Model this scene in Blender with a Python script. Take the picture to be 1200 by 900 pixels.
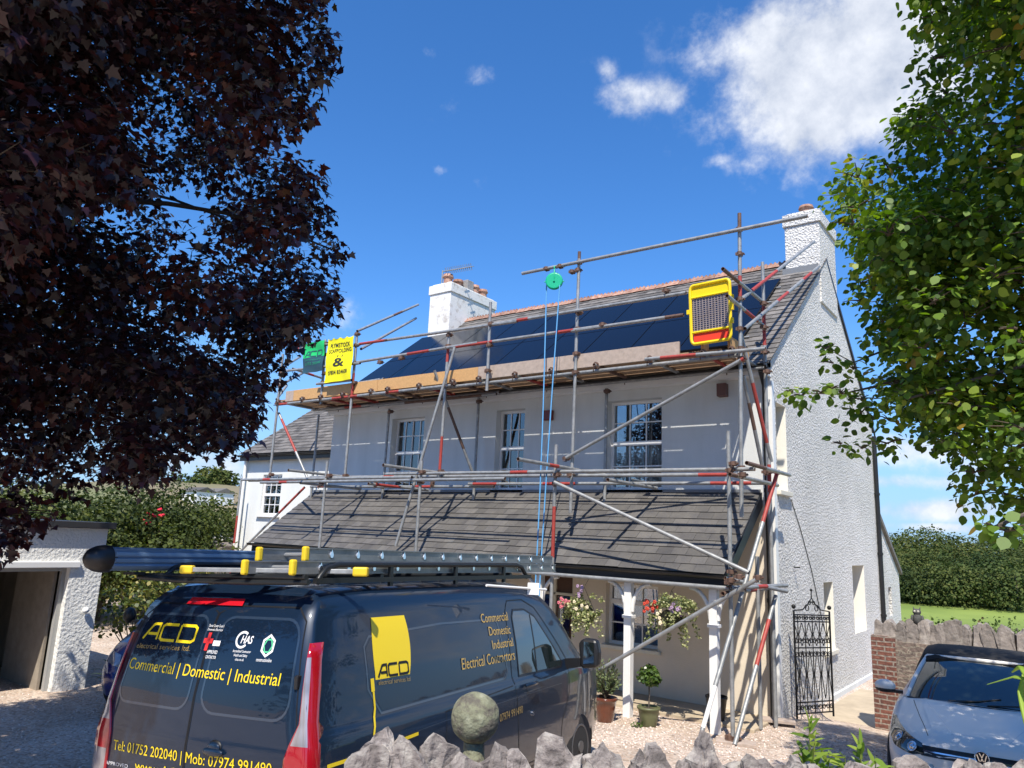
import bpy, bmesh, math, random
from mathutils import Vector, Matrix, noise
from mathutils.bvhtree import BVHTree
for o in list(bpy.data.objects): bpy.data.objects.remove(o)
SC = bpy.context.scene; COL = SC.collection
R = math.radians
random.seed(7)
# ------------------------------------------------------------ camera
YAW, PITCH, ROLL, FPX = R(36.913), R(11.592), R(2.534), 866.6
EYE = Vector((0, 0, 2.54))
cf = Vector((-math.sin(YAW)*math.cos(PITCH), math.cos(YAW)*math.cos(PITCH), math.sin(PITCH)))
cr0 = Vector((math.cos(YAW), math.sin(YAW), 0)); cu0 = cr0.cross(cf)
cr = math.cos(ROLL)*cr0 + math.sin(ROLL)*cu0
cu = -math.sin(ROLL)*cr0 + math.cos(ROLL)*cu0
cd = bpy.data.cameras.new('camera'); cam = bpy.data.objects.new('camera', cd); COL.objects.link(cam)
m = Matrix(((cr.x, cu.x, -cf.x), (cr.y, cu.y, -cf.y), (cr.z, cu.z, -cf.z))).to_4x4()
m.translation = EYE
cam.matrix_world = m
cd.sensor_width = 36; cd.lens = FPX/1200*36; cd.clip_end = 5000; cd.clip_start = .05
SC.camera = cam
# ------------------------------------------------------------ light
SUN_EL, SUN_AZ = R(55.5), R(27)          # azimuth from -Y towards +X
sdir = Vector((math.sin(SUN_AZ)*math.cos(SUN_EL), -math.cos(SUN_AZ)*math.cos(SUN_EL), math.sin(SUN_EL)))
W = bpy.data.worlds.new("World"); SC.world = W; W.use_nodes = True
nt = W.node_tree; N = nt.nodes; L = nt.links; N.clear()
out = N.new('ShaderNodeOutputWorld'); bg = N.new('ShaderNodeBackground'); bg.inputs[1].default_value = .12
sky = N.new('ShaderNodeTexSky'); sky.sky_type = 'NISHITA'; sky.sun_disc = False
sky.sun_elevation = SUN_EL; sky.sun_rotation = math.atan2(sdir.x, sdir.y)
sky.altitude = 100; sky.air_density = 1.0; sky.dust_density = .25; sky.ozone_density = 3.0
tc = N.new('ShaderNodeTexCoord')
hsv = N.new('ShaderNodeHueSaturation'); hsv.inputs['Saturation'].default_value = 1.12; hsv.inputs['Value'].default_value = 1.06
tint = N.new('ShaderNodeMixRGB'); tint.blend_type = 'MULTIPLY'; tint.inputs[0].default_value = 1; tint.inputs[2].default_value = (.80, .995, 1.25, 1)
L.new(sky.outputs[0], tint.inputs[1]); L.new(tint.outputs[0], hsv.inputs['Color'])
def ray(px):
    return (cr*((px[0]-600)/FPX) - cu*((px[1]-450)/FPX) + cf).normalized()
def mnode(op, a, b=None, c=None):
    n = N.new('ShaderNodeMath'); n.operation = op
    for i, v in enumerate((a, b, c)):
        if v is None: continue
        if isinstance(v, (int, float)): n.inputs[i].default_value = v
        else: L.new(v, n.inputs[i])
    return n.outputs[0]
def vdot(v, d):
    n = N.new('ShaderNodeVectorMath'); n.operation = 'DOT_PRODUCT'; L.new(v, n.inputs[0]); n.inputs[1].default_value = d
    return n.outputs['Value']
nz = N.new('ShaderNodeTexNoise'); nz.inputs['Scale'].default_value = 7.0; nz.inputs['Detail'].default_value = 9; nz.inputs['Roughness'].default_value = .6
L.new(tc.outputs['Generated'], nz.inputs['Vector'])
nz2 = N.new('ShaderNodeTexNoise'); nz2.inputs['Scale'].default_value = 17; nz2.inputs['Detail'].default_value = 7; nz2.inputs['Roughness'].default_value = .62
L.new(tc.outputs['Generated'], nz2.inputs['Vector'])
cov = None
# each cloud: direction, half sizes (radians), tilt, strength
CL = [((975, 85), .12, .10, -.35, 1.5), ((1040, 40), .10, .12, 0, 1.3), ((905, 190), .09, .03, -.1, .5), ((880, 88), .05, .035, 0, .75), ((850, 185), .05, .012, .2, .5), ((735, 118), .05, .028, -.3, .60), ((775, 112), .045, .024, .1, .62), ((712, 85), .018, .022, 0, .5),
      ((525, 127), .035, .024, .5, .55), ((562, 218), .018, .020, 0, .58), ((520, 199), .016, .010, 0, .55), ((560, 92), .05, .02, .4, .42), ((500, 62), .02, .015, 0, .4), ((782, 188), .014, .02, 0, .4),
      ((1120, 598), .10, .014, .03, .75), ((1080, 565), .12, .010, .0, .55), ((1090, 522), .10, .024, 0, .75), ((410, 366), .035, .025, .3, .55), ((235, 545), .10, .03, 0, .8), ((1180, 520), .1, .05, 0, .7), ((1110, 618), .09, .006, 0, .6),
      ((-900, 300), .25, .12, 0, .8), ((2300, 300), .3, .15, 0, .8)]
for px, a, b, tilt, s in CL:
    d = ray(px); up = Vector((0, 0, 1)); e1 = d.cross(up).normalized(); e2 = e1.cross(d).normalized()
    f1 = math.cos(tilt)*e1 + math.sin(tilt)*e2; f2 = -math.sin(tilt)*e1 + math.cos(tilt)*e2
    u = mnode('DIVIDE', vdot(tc.outputs['Generated'], f1), a); v = mnode('DIVIDE', vdot(tc.outputs['Generated'], f2), b)
    r2 = mnode('ADD', mnode('MULTIPLY', u, u), mnode('MULTIPLY', v, v))
    g = mnode('MULTIPLY', mnode('POWER', 2.718, mnode('MULTIPLY', r2, -.75)), s)
    g = mnode('MULTIPLY', g, mnode('GREATER_THAN', vdot(tc.outputs['Generated'], d), 0))
    cov = g if cov is None else mnode('MAXIMUM', cov, g)
nn = mnode('MULTIPLY', mnode('SUBTRACT', mnode('ADD', mnode('MULTIPLY', nz.outputs[0], .6), mnode('MULTIPLY', nz2.outputs[0], .4)), .5), 2.4)
dens = mnode('ADD', mnode('SUBTRACT', cov, .42), mnode('MULTIPLY', nn, 1.2))
mr = N.new('ShaderNodeMapRange'); mr.interpolation_type = 'SMOOTHSTEP'; L.new(dens, mr.inputs[0]); mr.inputs[1].default_value = -.08; mr.inputs[2].default_value = .6
mask = mnode('MULTIPLY', mr.outputs[0], mnode('MINIMUM', mnode('MULTIPLY', cov, 2.2), .93))
mx = N.new('ShaderNodeMixRGB'); L.new(mask, mx.inputs[0])
sepz = N.new('ShaderNodeSeparateXYZ'); L.new(tc.outputs['Generated'], sepz.inputs[0])
hz = N.new('ShaderNodeMapRange'); hz.interpolation_type = 'SMOOTHSTEP'; L.new(sepz.outputs[2], hz.inputs[0]); hz.inputs[1].default_value = -.02; hz.inputs[2].default_value = .32; hz.inputs[3].default_value = .85; hz.inputs[4].default_value = 0
hm = N.new('ShaderNodeMixRGB'); L.new(hz.outputs[0], hm.inputs[0]); L.new(hsv.outputs[0], hm.inputs[1]); hm.inputs[2].default_value = (2.3, 3.9, 6.2, 1); L.new(hm.outputs[0], mx.inputs[1])
cr_ = N.new('ShaderNodeValToRGB'); L.new(nz2.outputs[0], cr_.inputs[0])
cr_.color_ramp.elements[0].position = .3; cr_.color_ramp.elements[0].color = (3.6, 4.0, 4.8, 1); cr_.color_ramp.elements[1].position = .65; cr_.color_ramp.elements[1].color = (6.2, 6.4, 6.8, 1)
L.new(cr_.outputs[0], mx.inputs[2])
L.new(mx.outputs[0], bg.inputs[0]); L.new(bg.outputs[0], out.inputs[0])
sl = bpy.data.lights.new('sun', 'SUN'); sl.energy = 5.0; sl.angle = R(.53); sl.color = (1, .93, .82)
so = bpy.data.objects.new('sun', sl); COL.objects.link(so); so.rotation_euler = (-sdir).to_track_quat('-Z', 'Y').to_euler(); so.location = (0, 0, 30)
SC.view_settings.view_transform = 'Standard'; SC.view_settings.look = 'None'; SC.view_settings.exposure = .44; SC.view_settings.gamma = 1
SC.render.engine = 'CYCLES'
SC.cycles.max_bounces = 6; SC.cycles.transparent_max_bounces = 12
# ------------------------------------------------------------ pixel -> point on a real plane
def onz(px, z=0): d = ray(px); return EYE + d*((z-EYE.z)/d.z)
def ony(px, y): d = ray(px); return EYE + d*(y/d.y)
def onx(px, x): d = ray(px); return EYE + d*(x/d.x)
def ond(px, t): return EYE + ray(px)*t
# ------------------------------------------------------------ materials
MATS = {}
def mat(name, col, rough=.7, metal=0, var=0, vscale=3, bump=0, bscale=60, col2=None, coat=0, rnd=0, spec=.5, trans=0, detail=6, bdist=.01, btex='noise', ramp=None, emis=0, stretch=None):
    if name in MATS: return MATS[name]
    M = bpy.data.materials.new(name); M.use_nodes = True; t = M.node_tree; n = t.nodes; l = t.links
    b = n['Principled BSDF']; b.inputs['Roughness'].default_value = rough; b.inputs['Metallic'].default_value = metal
    b.inputs['Specular IOR Level'].default_value = spec; b.inputs['Coat Weight'].default_value = coat; b.inputs['Coat Roughness'].default_value = .04
    b.inputs['Base Color'].default_value = (*col, 1)
    co = n.new('ShaderNodeTexCoord').outputs['Object']
    cur = None; cov_ = co
    if stretch:
        mpp = n.new('ShaderNodeMapping'); mpp.inputs['Scale'].default_value = stretch; l.new(co, mpp.inputs['Vector']); cov_ = mpp.outputs[0]
    if col2 is None: col2 = tuple(c*(1-var) for c in col)
    if var or ramp:
        z = n.new('ShaderNodeTexNoise'); z.inputs['Scale'].default_value = vscale; z.inputs['Detail'].default_value = detail; z.inputs['Roughness'].default_value = .65
        l.new(cov_, z.inputs['Vector'])
        r = n.new('ShaderNodeValToRGB'); l.new(z.outputs[0], r.inputs[0])
        r.color_ramp.elements[0].position = .3; r.color_ramp.elements[1].position = .7
        r.color_ramp.elements[0].color = (*col2, 1); r.color_ramp.elements[1].color = (*col, 1)
        if ramp:
            for p, c in ramp: e = r.color_ramp.elements.new(p); e.color = (*c, 1)
        cur = r.outputs[0]
    if rnd:
        a = n.new('ShaderNodeAttribute'); a.attribute_name = 'rnd'
        h = n.new('ShaderNodeHueSaturation')
        mr = n.new('ShaderNodeMapRange'); l.new(a.outputs['Fac'], mr.inputs[0]); mr.inputs[3].default_value = 1-rnd; mr.inputs[4].default_value = 1+rnd
        l.new(mr.outputs[0], h.inputs['Value'])
        if cur: l.new(cur, h.inputs['Color'])
        else: h.inputs['Color'].default_value = (*col, 1)
        cur = h.outputs[0]
    if cur: l.new(cur, b.inputs['Base Color'])
    if bump:
        if btex == 'voronoi':
            z = n.new('ShaderNodeTexVoronoi'); z.inputs['Scale'].default_value = bscale; z.inputs['Randomness'].default_value = 1
        else:
            z = n.new('ShaderNodeTexNoise'); z.inputs['Scale'].default_value = bscale; z.inputs['Detail'].default_value = 5
        l.new(co, z.inputs['Vector'])
        bp = n.new('ShaderNodeBump'); bp.inputs['Strength'].default_value = bump; bp.inputs['Distance'].default_value = bdist
        l.new(z.outputs[0], bp.inputs['Height']); l.new(bp.outputs[0], b.inputs['Normal'])
        if coat: l.new(bp.outputs[0], b.inputs['Coat Normal']) if False else None
    MATS[name] = M; return M
def glass(name, tint=(.02, .035, .05), rough=.02, mixv=.35):
    """reflecting pane you can half look through"""
    if name in MATS: return MATS[name]
    M = bpy.data.materials.new(name); M.use_nodes = True; t = M.node_tree; n = t.nodes; l = t.links; n.clear()
    o = n.new('ShaderNodeOutputMaterial'); g = n.new('ShaderNodeBsdfGlossy'); g.inputs['Roughness'].default_value = rough; g.inputs['Color'].default_value = (.95, .97, 1, 1)
    tr = n.new('ShaderNodeBsdfTransparent'); tr.inputs[0].default_value = (*tint, 1)
    f = n.new('ShaderNodeFresnel'); f.inputs[0].default_value = 1.75
    mp = n.new('ShaderNodeMath'); mp.operation = 'MULTIPLY_ADD'; l.new(f.outputs[0], mp.inputs[0]); mp.inputs[1].default_value = 1.0; mp.inputs[2].default_value = mixv*.2
    x = n.new('ShaderNodeMixShader'); l.new(mp.outputs[0], x.inputs[0]); l.new(tr.outputs[0], x.inputs[1]); l.new(g.outputs[0], x.inputs[2]); l.new(x.outputs[0], o.inputs[0])
    MATS[name] = M; return M
def leafmat(name, cols, rough=.45, trans=.35, spec=.5):
    if name in MATS: return MATS[name]
    M = bpy.data.materials.new(name); M.use_nodes = True; t = M.node_tree; n = t.nodes; l = t.links
    b = n['Principled BSDF']; b.inputs['Roughness'].default_value = rough; b.inputs['Specular IOR Level'].default_value = spec
    a = n.new('ShaderNodeAttribute'); a.attribute_name = 'rnd'
    r = n.new('ShaderNodeValToRGB'); l.new(a.outputs['Fac'], r.inputs[0])
    e = r.color_ramp.elements; e[0].position = cols[0][0]; e[0].color = (*cols[0][1], 1); e[1].position = cols[-1][0]; e[1].color = (*cols[-1][1], 1)
    for p, c in cols[1:-1]: q = e.new(p); q.color = (*c, 1)
    l.new(r.outputs[0], b.inputs['Base Color'])
    tl = n.new('ShaderNodeBsdfTranslucent'); hs = n.new('ShaderNodeHueSaturation'); hs.inputs['Value'].default_value = 1.3; hs.inputs['Saturation'].default_value = 1.15
    l.new(r.outputs[0], hs.inputs['Color']); l.new(hs.outputs[0], tl.inputs[0])
    x = n.new('ShaderNodeMixShader'); x.inputs[0].default_value = trans
    l.new(b.outputs[0], x.inputs[1]); l.new(tl.outputs[0], x.inputs[2]); l.new(x.outputs[0], n['Material Output'].inputs[0])
    MATS[name] = M; return M
def brickmat(name, c1, c2, mortar, sc, rough=.85, bump=.6, offs=.5, w=.5, h=.25, msize=.02, noise_amt=.5, axis='xz'):
    if name in MATS: return MATS[name]
    M = bpy.data.materials.new(name); M.use_nodes = True; t = M.node_tree; n = t.nodes; l = t.links
    b = n['Principled BSDF']; b.inputs['Roughness'].default_value = rough
    co = n.new('ShaderNodeTexCoord').outputs['Object']
    sp = n.new('ShaderNodeSeparateXYZ'); l.new(co, sp.inputs[0]); cb = n.new('ShaderNodeCombineXYZ')
    ad = n.new('ShaderNodeMath'); ad.operation = 'ADD'; l.new(sp.outputs[0], ad.inputs[0]); l.new(sp.outputs[1], ad.inputs[1])
    l.new(ad.outputs[0], cb.inputs[0]); l.new(sp.outputs[2], cb.inputs[1])
    nz = n.new('ShaderNodeTexNoise'); nz.inputs['Scale'].default_value = 5; nz.inputs['Detail'].default_value = 3; l.new(co, nz.inputs['Vector'])
    va = n.new('ShaderNodeVectorMath'); va.operation = 'MULTIPLY_ADD'; l.new(nz.outputs['Color'], va.inputs[0]); va.inputs[1].default_value = (noise_amt*.1,)*3; l.new(cb.outputs[0], va.inputs[2])
    br = n.new('ShaderNodeTexBrick'); l.new(va.outputs[0], br.inputs['Vector']); br.inputs['Scale'].default_value = sc
    br.inputs['Color1'].default_value = (*c1, 1); br.inputs['Color2'].default_value = (*c2, 1); br.inputs['Mortar'].default_value = (*mortar, 1)
    br.inputs['Brick Width'].default_value = w; br.inputs['Row Height'].default_value = h; br.inputs['Mortar Size'].default_value = msize; br.offset = offs
    z = n.new('ShaderNodeTexNoise'); z.inputs['Scale'].default_value = 22; z.inputs['Detail'].default_value = 8; l.new(co, z.inputs['Vector'])
    mx = n.new('ShaderNodeMixRGB'); mx.blend_type = 'MULTIPLY'; mx.inputs[0].default_value = .8; l.new(br.outputs['Color'], mx.inputs[1])
    rr = n.new('ShaderNodeValToRGB'); rr.color_ramp.elements[0].position = .3; rr.color_ramp.elements[0].color = (.45, .45, .45, 1); rr.color_ramp.elements[1].position = .65; rr.color_ramp.elements[1].color = (1.15, 1.12, 1.08, 1)
    l.new(z.outputs[0], rr.inputs[0]); l.new(rr.outputs[0], mx.inputs[2]); l.new(mx.outputs[0], b.inputs['Base Color'])
    ma = n.new('ShaderNodeMath'); ma.operation = 'MULTIPLY_ADD'; l.new(br.outputs['Fac'], ma.inputs[0]); ma.inputs[1].default_value = -1; l.new(z.outputs[0], ma.inputs[2])
    bp = n.new('ShaderNodeBump'); bp.inputs['Strength'].default_value = bump; bp.inputs['Distance'].default_value = .03; l.new(ma.outputs[0], bp.inputs['Height']); l.new(bp.outputs[0], b.inputs['Normal'])
    MATS[name] = M; return M
render_w = mat('white_render', (.76, .775, .75), .9, col2=(.65, .66, .63), var=.10, vscale=1.6, stretch=(1, 1, .22), bump=.35, bscale=45, bdist=.008)
def pebble():
    M = mat('pebbledash', (.80, .80, .77), .92, var=.0)
    t = M.node_tree; n = t.nodes; l = t.links; b = n['Principled BSDF']
    co = n.new('ShaderNodeTexCoord').outputs['Object']
    v = n.new('ShaderNodeTexVoronoi'); v.inputs['Scale'].default_value = 24; l.new(co, v.inputs['Vector'])
    z = n.new('ShaderNodeTexNoise'); z.inputs['Scale'].default_value = 19; z.inputs['Detail'].default_value = 7; z.inputs['Roughness'].default_value = .75; l.new(co, z.inputs['Vector'])
    a = n.new('ShaderNodeMath'); a.operation = 'MULTIPLY_ADD'; l.new(z.outputs[0], a.inputs[0]); a.inputs[1].default_value = 1.6; l.new(v.outputs['Distance'], a.inputs[2])
    bp = n.new('ShaderNodeBump'); bp.inputs['Strength'].default_value = 1.0; bp.inputs['Distance'].default_value = .036; l.new(a.outputs[0], bp.inputs['Height']); l.new(bp.outputs[0], b.inputs['Normal'])
    z2 = n.new('ShaderNodeTexNoise'); z2.inputs['Scale'].default_value = .8; z2.inputs['Detail'].default_value = 5; l.new(co, z2.inputs['Vector'])
    r = n.new('ShaderNodeValToRGB'); r.color_ramp.elements[0].position = .25; r.color_ramp.elements[0].color = (.74, .73, .69, 1); r.color_ramp.elements[1].position = .6; r.color_ramp.elements[1].color = (.90, .88, .84, 1)
    l.new(z2.outputs[0], r.inputs[0])
    z3 = n.new('ShaderNodeTexNoise'); z3.inputs['Scale'].default_value = 30; z3.inputs['Detail'].default_value = 3; l.new(co, z3.inputs['Vector'])
    r3 = n.new('ShaderNodeValToRGB'); l.new(z3.outputs[0], r3.inputs[0]); r3.color_ramp.elements[0].position = .38; r3.color_ramp.elements[0].color = (.76, .76, .75, 1); r3.color_ramp.elements[1].position = .56; r3.color_ramp.elements[1].color = (1, 1, 1, 1)
    m3 = n.new('ShaderNodeMixRGB'); m3.blend_type = 'MULTIPLY'; m3.inputs[0].default_value = 1; l.new(r.outputs[0], m3.inputs[1]); l.new(r3.outputs[0], m3.inputs[2])
    l.new(m3.outputs[0], b.inputs['Base Color'])
    return M
pebbledash = pebble()
white_paint = mat('white_paint', (.82, .82, .80), .45, var=.06, vscale=8)
upvc = mat('upvc_white', (.8, .8, .79), .3)
black_pl = mat('black_plastic', (.012, .012, .013), .4)
fascia_m = mat('dark_fascia', (.010, .014, .022), .35)
galv = mat('galvanised', (.40, .41, .41), .5, .4, var=.45, vscale=9)
redp = mat('red_band', (.40, .055, .042), .55, var=.35, vscale=14)
rust = mat('rusty_steel', (.20, .12, .09), .7, .3, var=.5, vscale=12)
osb = mat('osb_board', (.62, .36, .15), .8, var=.25, vscale=30, detail=8)
plank = mat('grey_plank', (.47, .38, .32), .85, var=.3, vscale=12, bump=.2, bscale=40)
deckp = mat('deck_plank', (.42, .27, .16), .85, var=.35, vscale=8)
slate_m = mat('slate', (.088, .088, .089), .7, var=.45, vscale=4, rnd=.24, bump=.5, bscale=30, col2=(.075, .072, .074), ramp=[(.62, (.112, .105, .096))])
slate_old = mat('slate_old', (.17, .155, .14), .8, var=.45, vscale=6, rnd=.4, bump=.5, bscale=30, col2=(.09, .085, .08))
terra = mat('terracotta', (.34, .11, .062), .8, var=.5, vscale=9, rnd=.3, bump=.4, bscale=50, ramp=[(.68, (.42, .27, .20))])
solar_m = mat('solar_black', (.004, .005, .010), .14, 0, spec=.30)
solar_f = mat('solar_frame', (.01, .01, .012), .35, .5)
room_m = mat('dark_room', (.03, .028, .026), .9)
curtain_m = mat('curtain', (.80, .79, .76), .9)
pane_m = glass('window_pane', (.86, .89, .91), .015, .5)
wood_d = mat('dark_wood', (.10, .045, .02), .5, var=.3, vscale=10)
ball_stone = mat('lichen_stone', (.33, .33, .24), .95, bump=.9, bscale=24, col2=(.07, .06, .05), var=.5, vscale=11, bdist=.02, detail=10, ramp=[(.44, (.12, .11, .085)), (.50, (.17, .17, .11)), (.60, (.22, .225, .15))])
cope_m = mat('coping_stone', (.31, .28, .25), .95, bump=.8, bscale=16, col2=(.15, .135, .125), var=.5, vscale=7, rnd=.25, bdist=.03, ramp=[(.5, (.22, .19, .17))])
bark_m = mat('bark', (.13, .11, .09), .95, var=.5, vscale=8, bump=.8, bscale=22, bdist=.03)
twig_m = mat('twig', (.10, .075, .05), .9, var=.3, vscale=8)
tyre_m = mat('tyre', (.018, .018, .019), .85, bump=.2, bscale=80)
alloy = mat('alloy', (.5, .5, .52), .3, .8)
chrome = mat('chrome', (.75, .76, .78), .12, 1)
yel_pl = mat('yellow_plastic', (.78, .55, .02), .45, var=.12, vscale=9)
# ------------------------------------------------------------ mesh builder
class MB:
    def __init__(s): s.v = []; s.f = []; s.mi = []; s.rn = []; s.sm = []
    def add(s, vs, fs, mi=0, rn=None, smooth=False):
        b = len(s.v); s.v += [tuple(p) for p in vs]
        r = random.random() if rn is None else rn
        for f in fs: s.f.append(tuple(b+i for i in f)); s.mi.append(mi); s.rn.append(r); s.sm.append(smooth)
        return s
    def box(s, a, b, mi=0, rn=None):
        x0, y0, z0 = a; x1, y1, z1 = b
        return s.hexa([(x0, y0, z0), (x1, y0, z0), (x1, y1, z0), (x0, y1, z0), (x0, y0, z1), (x1, y0, z1), (x1, y1, z1), (x0, y1, z1)], mi, rn)
    def hexa(s, p, mi=0, rn=None):
        return s.add(p, [(0, 3, 2, 1), (4, 5, 6, 7), (0, 1, 5, 4), (1, 2, 6, 5), (2, 3, 7, 6), (3, 0, 4, 7)], mi, rn)
    def cbox(s, c, sz, M=None, mi=0, rn=None):
        c = Vector(c); h = [q/2 for q in sz]; ps = []
        for z in (-1, 1):
            for x, y in ((-1, -1), (1, -1), (1, 1), (-1, 1)):
                v = Vector((x*h[0], y*h[1], z*h[2])); ps.append(c+(M @ v if M else v))
        return s.hexa(ps, mi, rn)
    def tube(s, a, b, r, n=8, r2=None, mi=0, caps=True, smooth=True, rn=None):
        a = Vector(a); b = Vector(b); d = b-a
        if d.length < 1e-6: return s
        q = d.to_track_quat('Z', 'Y'); r2 = r if r2 is None else r2; vs = []
        for c, rr in ((a, r), (b, r2)):
            for i in range(n):
                t = 2*math.pi*i/n; vs.append(c+q @ Vector((rr*math.cos(t), rr*math.sin(t), 0)))
        s.add(vs, [(i, (i+1) % n, n+(i+1) % n, n+i) for i in range(n)], mi, rn, smooth)
        if caps: s.add(vs[:n], [tuple(range(n-1, -1, -1))], mi, rn); s.add(vs[n:], [tuple(range(n))], mi, rn)
        return s
    def path(s, pts, r, n=8, mi=0, closed=False, radii=None, flat=1.0):
        pts = [Vector(p) for p in pts]; k = len(pts); vs = []; up = Vector((0, 0, 1)); prev = None
        for i, p in enumerate(pts):
            if closed: d = pts[(i+1) % k]-pts[i-1]
            else: d = pts[min(i+1, k-1)]-pts[max(i-1, 0)]
            d.normalize()
            if prev is None: u = d.orthogonal().normalized() if abs(d.z) > .9 else d.cross(up).normalized()
            else: u = (prev-d*prev.dot(d)).normalized()
            prev = u; w = d.cross(u); rr = radii[i] if radii else r
            for j in range(n):
                t = 2*math.pi*j/n; vs.append(p+u*rr*math.cos(t)+w*rr*math.sin(t)*flat)
        fs = []
        for i in range(k if closed else k-1):
            a = i*n; b = ((i+1) % k)*n
            for j in range(n): fs.append((a+j, a+(j+1) % n, b+(j+1) % n, b+j))
        s.add(vs, fs, mi, None, True)
        if not closed: s.add(vs[:n], [tuple(range(n-1, -1, -1))], mi); s.add(vs[-n:], [tuple(range(n))], mi)
        return s
    def lathe(s, prof, o=(0, 0, 0), n=20, M=None, mi=0, smooth=True):
        o = Vector(o); vs = []
        for r, z in prof:
            for i in range(n):
                t = 2*math.pi*i/n; v = Vector((r*math.cos(t), r*math.sin(t), z)); vs.append(o+(M @ v if M else v))
        fs = []
        for k in range(len(prof)-1):
            for i in range(n): fs.append((k*n+i, k*n+(i+1) % n, (k+1)*n+(i+1) % n, (k+1)*n+i))
        s.add(vs, fs, mi, None, smooth)
        s.add(vs[:n], [tuple(range(n-1, -1, -1))], mi); s.add(vs[-n:], [tuple(range(n))], mi)
        return s
    def prism(s, poly, d, mi=0, rn=None):
        """poly: 3d points of a planar outline, d: extrusion vector"""
        d = Vector(d); n = len(poly); a = [Vector(p) for p in poly]; vs = a+[p+d for p in a]
        nrm = Vector((0, 0, 0))
        for i in range(n): nrm += a[i].cross(a[(i+1) % n])
        fl = nrm.dot(d) > 0
        fs = [tuple(range(n)), tuple(range(2*n-1, n-1, -1))]+[(i, i+n, (i+1) % n+n, (i+1) % n) for i in range(n)]
        if fl: fs = [tuple(reversed(f)) for f in fs]
        return s.add(vs, fs, mi, rn)
    def sphere(s, c, r, n=16, m=10, sc=(1, 1, 1), jit=0, mi=0, smooth=True):
        c = Vector(c); vs = [c+Vector((0, 0, r*sc[2]))]
        for k in range(1, m):
            ph = math.pi*k/m
            for i in range(n):
                t = 2*math.pi*i/n; v = Vector((math.sin(ph)*math.cos(t)*sc[0], math.sin(ph)*math.sin(t)*sc[1], math.cos(ph)*sc[2]))*r
                if jit: v *= 1+jit*noise.noise(v*(2.2/r)+c*3)
                vs.append(c+v)
        vs.append(c-Vector((0, 0, r*sc[2]))); fs = [(0, 1+i, 1+(i+1) % n) for i in range(n)]
        for k in range(m-2):
            for i in range(n): a = 1+k*n; b = a+n; fs.append((a+i, b+i, b+(i+1) % n, a+(i+1) % n))
        e = len(vs)-1; a = 1+(m-2)*n; fs += [(e, a+(i+1) % n, a+i) for i in range(n)]
        return s.add(vs, fs, mi, None, smooth)
    def build(s, name, mats, parent=None, bevel=0, label=None):
        if not isinstance(mats, (list, tuple)): mats = [mats]
        O = Vector((0, 0, 0))
        if parent is not None: O = Vector(parent.get('_o', (0, 0, 0)))
        me = bpy.data.meshes.new(name); me.from_pydata([tuple(Vector(p)-O) for p in s.v], [], s.f)
        for q in mats: me.materials.append(q)
        me.polygons.foreach_set('material_index', s.mi); me.polygons.foreach_set('use_smooth', s.sm)
        at = me.attributes.new('rnd', 'FLOAT', 'FACE'); at.data.foreach_set('value', s.rn)
        me.update()
        o = bpy.data.objects.new(name, me); COL.objects.link(o)
        if parent is not None: o.parent = parent; o['_o'] = tuple(O)
        if bevel:
            b = o.modifiers.new('bevel', 'BEVEL'); b.width = bevel; b.segments = 2; b.limit_method = 'ANGLE'; b.angle_limit = R(35)
        if label: o['label'] = label
        return o
def tag(o, label=None, cat=None, group=None, kind=None):
    if label: o['label'] = label
    if cat: o['category'] = cat
    if group: o['group'] = group
    if kind: o['kind'] = kind
    return o
def thing(name, label, cat, loc=(0, 0, 0), rot=(0, 0, 0), group=None, local=False):
    """Empty at the base; parts given in world coordinates unless local"""
    o = bpy.data.objects.new(name, None); COL.objects.link(o); o.location = loc; o.rotation_euler = rot; o.empty_display_size = .2
    o['_o'] = (0, 0, 0) if local else tuple(loc)
    return tag(o, label, cat, group)
def recenter(o):
    """single mesh thing built in world coordinates: move its origin to its base"""
    vs = [v.co.copy() for v in o.data.vertices]
    c = Vector((sum(v.x for v in vs)/len(vs), sum(v.y for v in vs)/len(vs), min(v.z for v in vs)))
    o.data.transform(Matrix.Translation(-c)); o.location = c; return o
def copy_tree(o, parent=None):
    c = o.copy(); COL.objects.link(c); c.parent = parent
    for ch in list(o.children): copy_tree(ch, c)
    return c
# outline -> surface
def text_mesh(body, size=1.0, bold=0.0, shear=0.0):
    cu_ = bpy.data.curves.new('t', 'FONT'); cu_.body = body; cu_.size = size; cu_.offset = bold; cu_.shear = shear; cu_.resolution_u = 3
    ob = bpy.data.objects.new('t', cu_); COL.objects.link(ob)
    dg = bpy.context.evaluated_depsgraph_get(); me = bpy.data.meshes.new_from_object(ob.evaluated_get(dg))
    V_ = [(v.co.x, v.co.y) for v in me.vertices]; F_ = [tuple(p.vertices) for p in me.polygons]
    bpy.data.objects.remove(ob); bpy.data.curves.remove(cu_); bpy.data.meshes.remove(me)
    x0 = min(v[0] for v in V_); x1 = max(v[0] for v in V_); y0 = min(v[1] for v in V_); y1 = max(v[1] for v in V_)
    return V_, F_, (x0, x1, y0, y1)
def fit_text(body, p0, width, height, bold=0.0, shear=0.0, ang=0.0):
    """2d verts/faces of a line of text starting at p0 (baseline left), cap height as given"""
    V_, F_, (x0, x1, y0, y1) = text_mesh(body, 1.0, bold, shear)
    cap = .70; c, s_ = math.cos(ang), math.sin(ang); r = []
    for x, y in V_:
        X = (x-x0)/(x1-x0)*width; Y = y/cap*height; r.append((p0[0]+c*X-s_*Y, p0[1]+s_*X+c*Y))
    return r, F_
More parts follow.
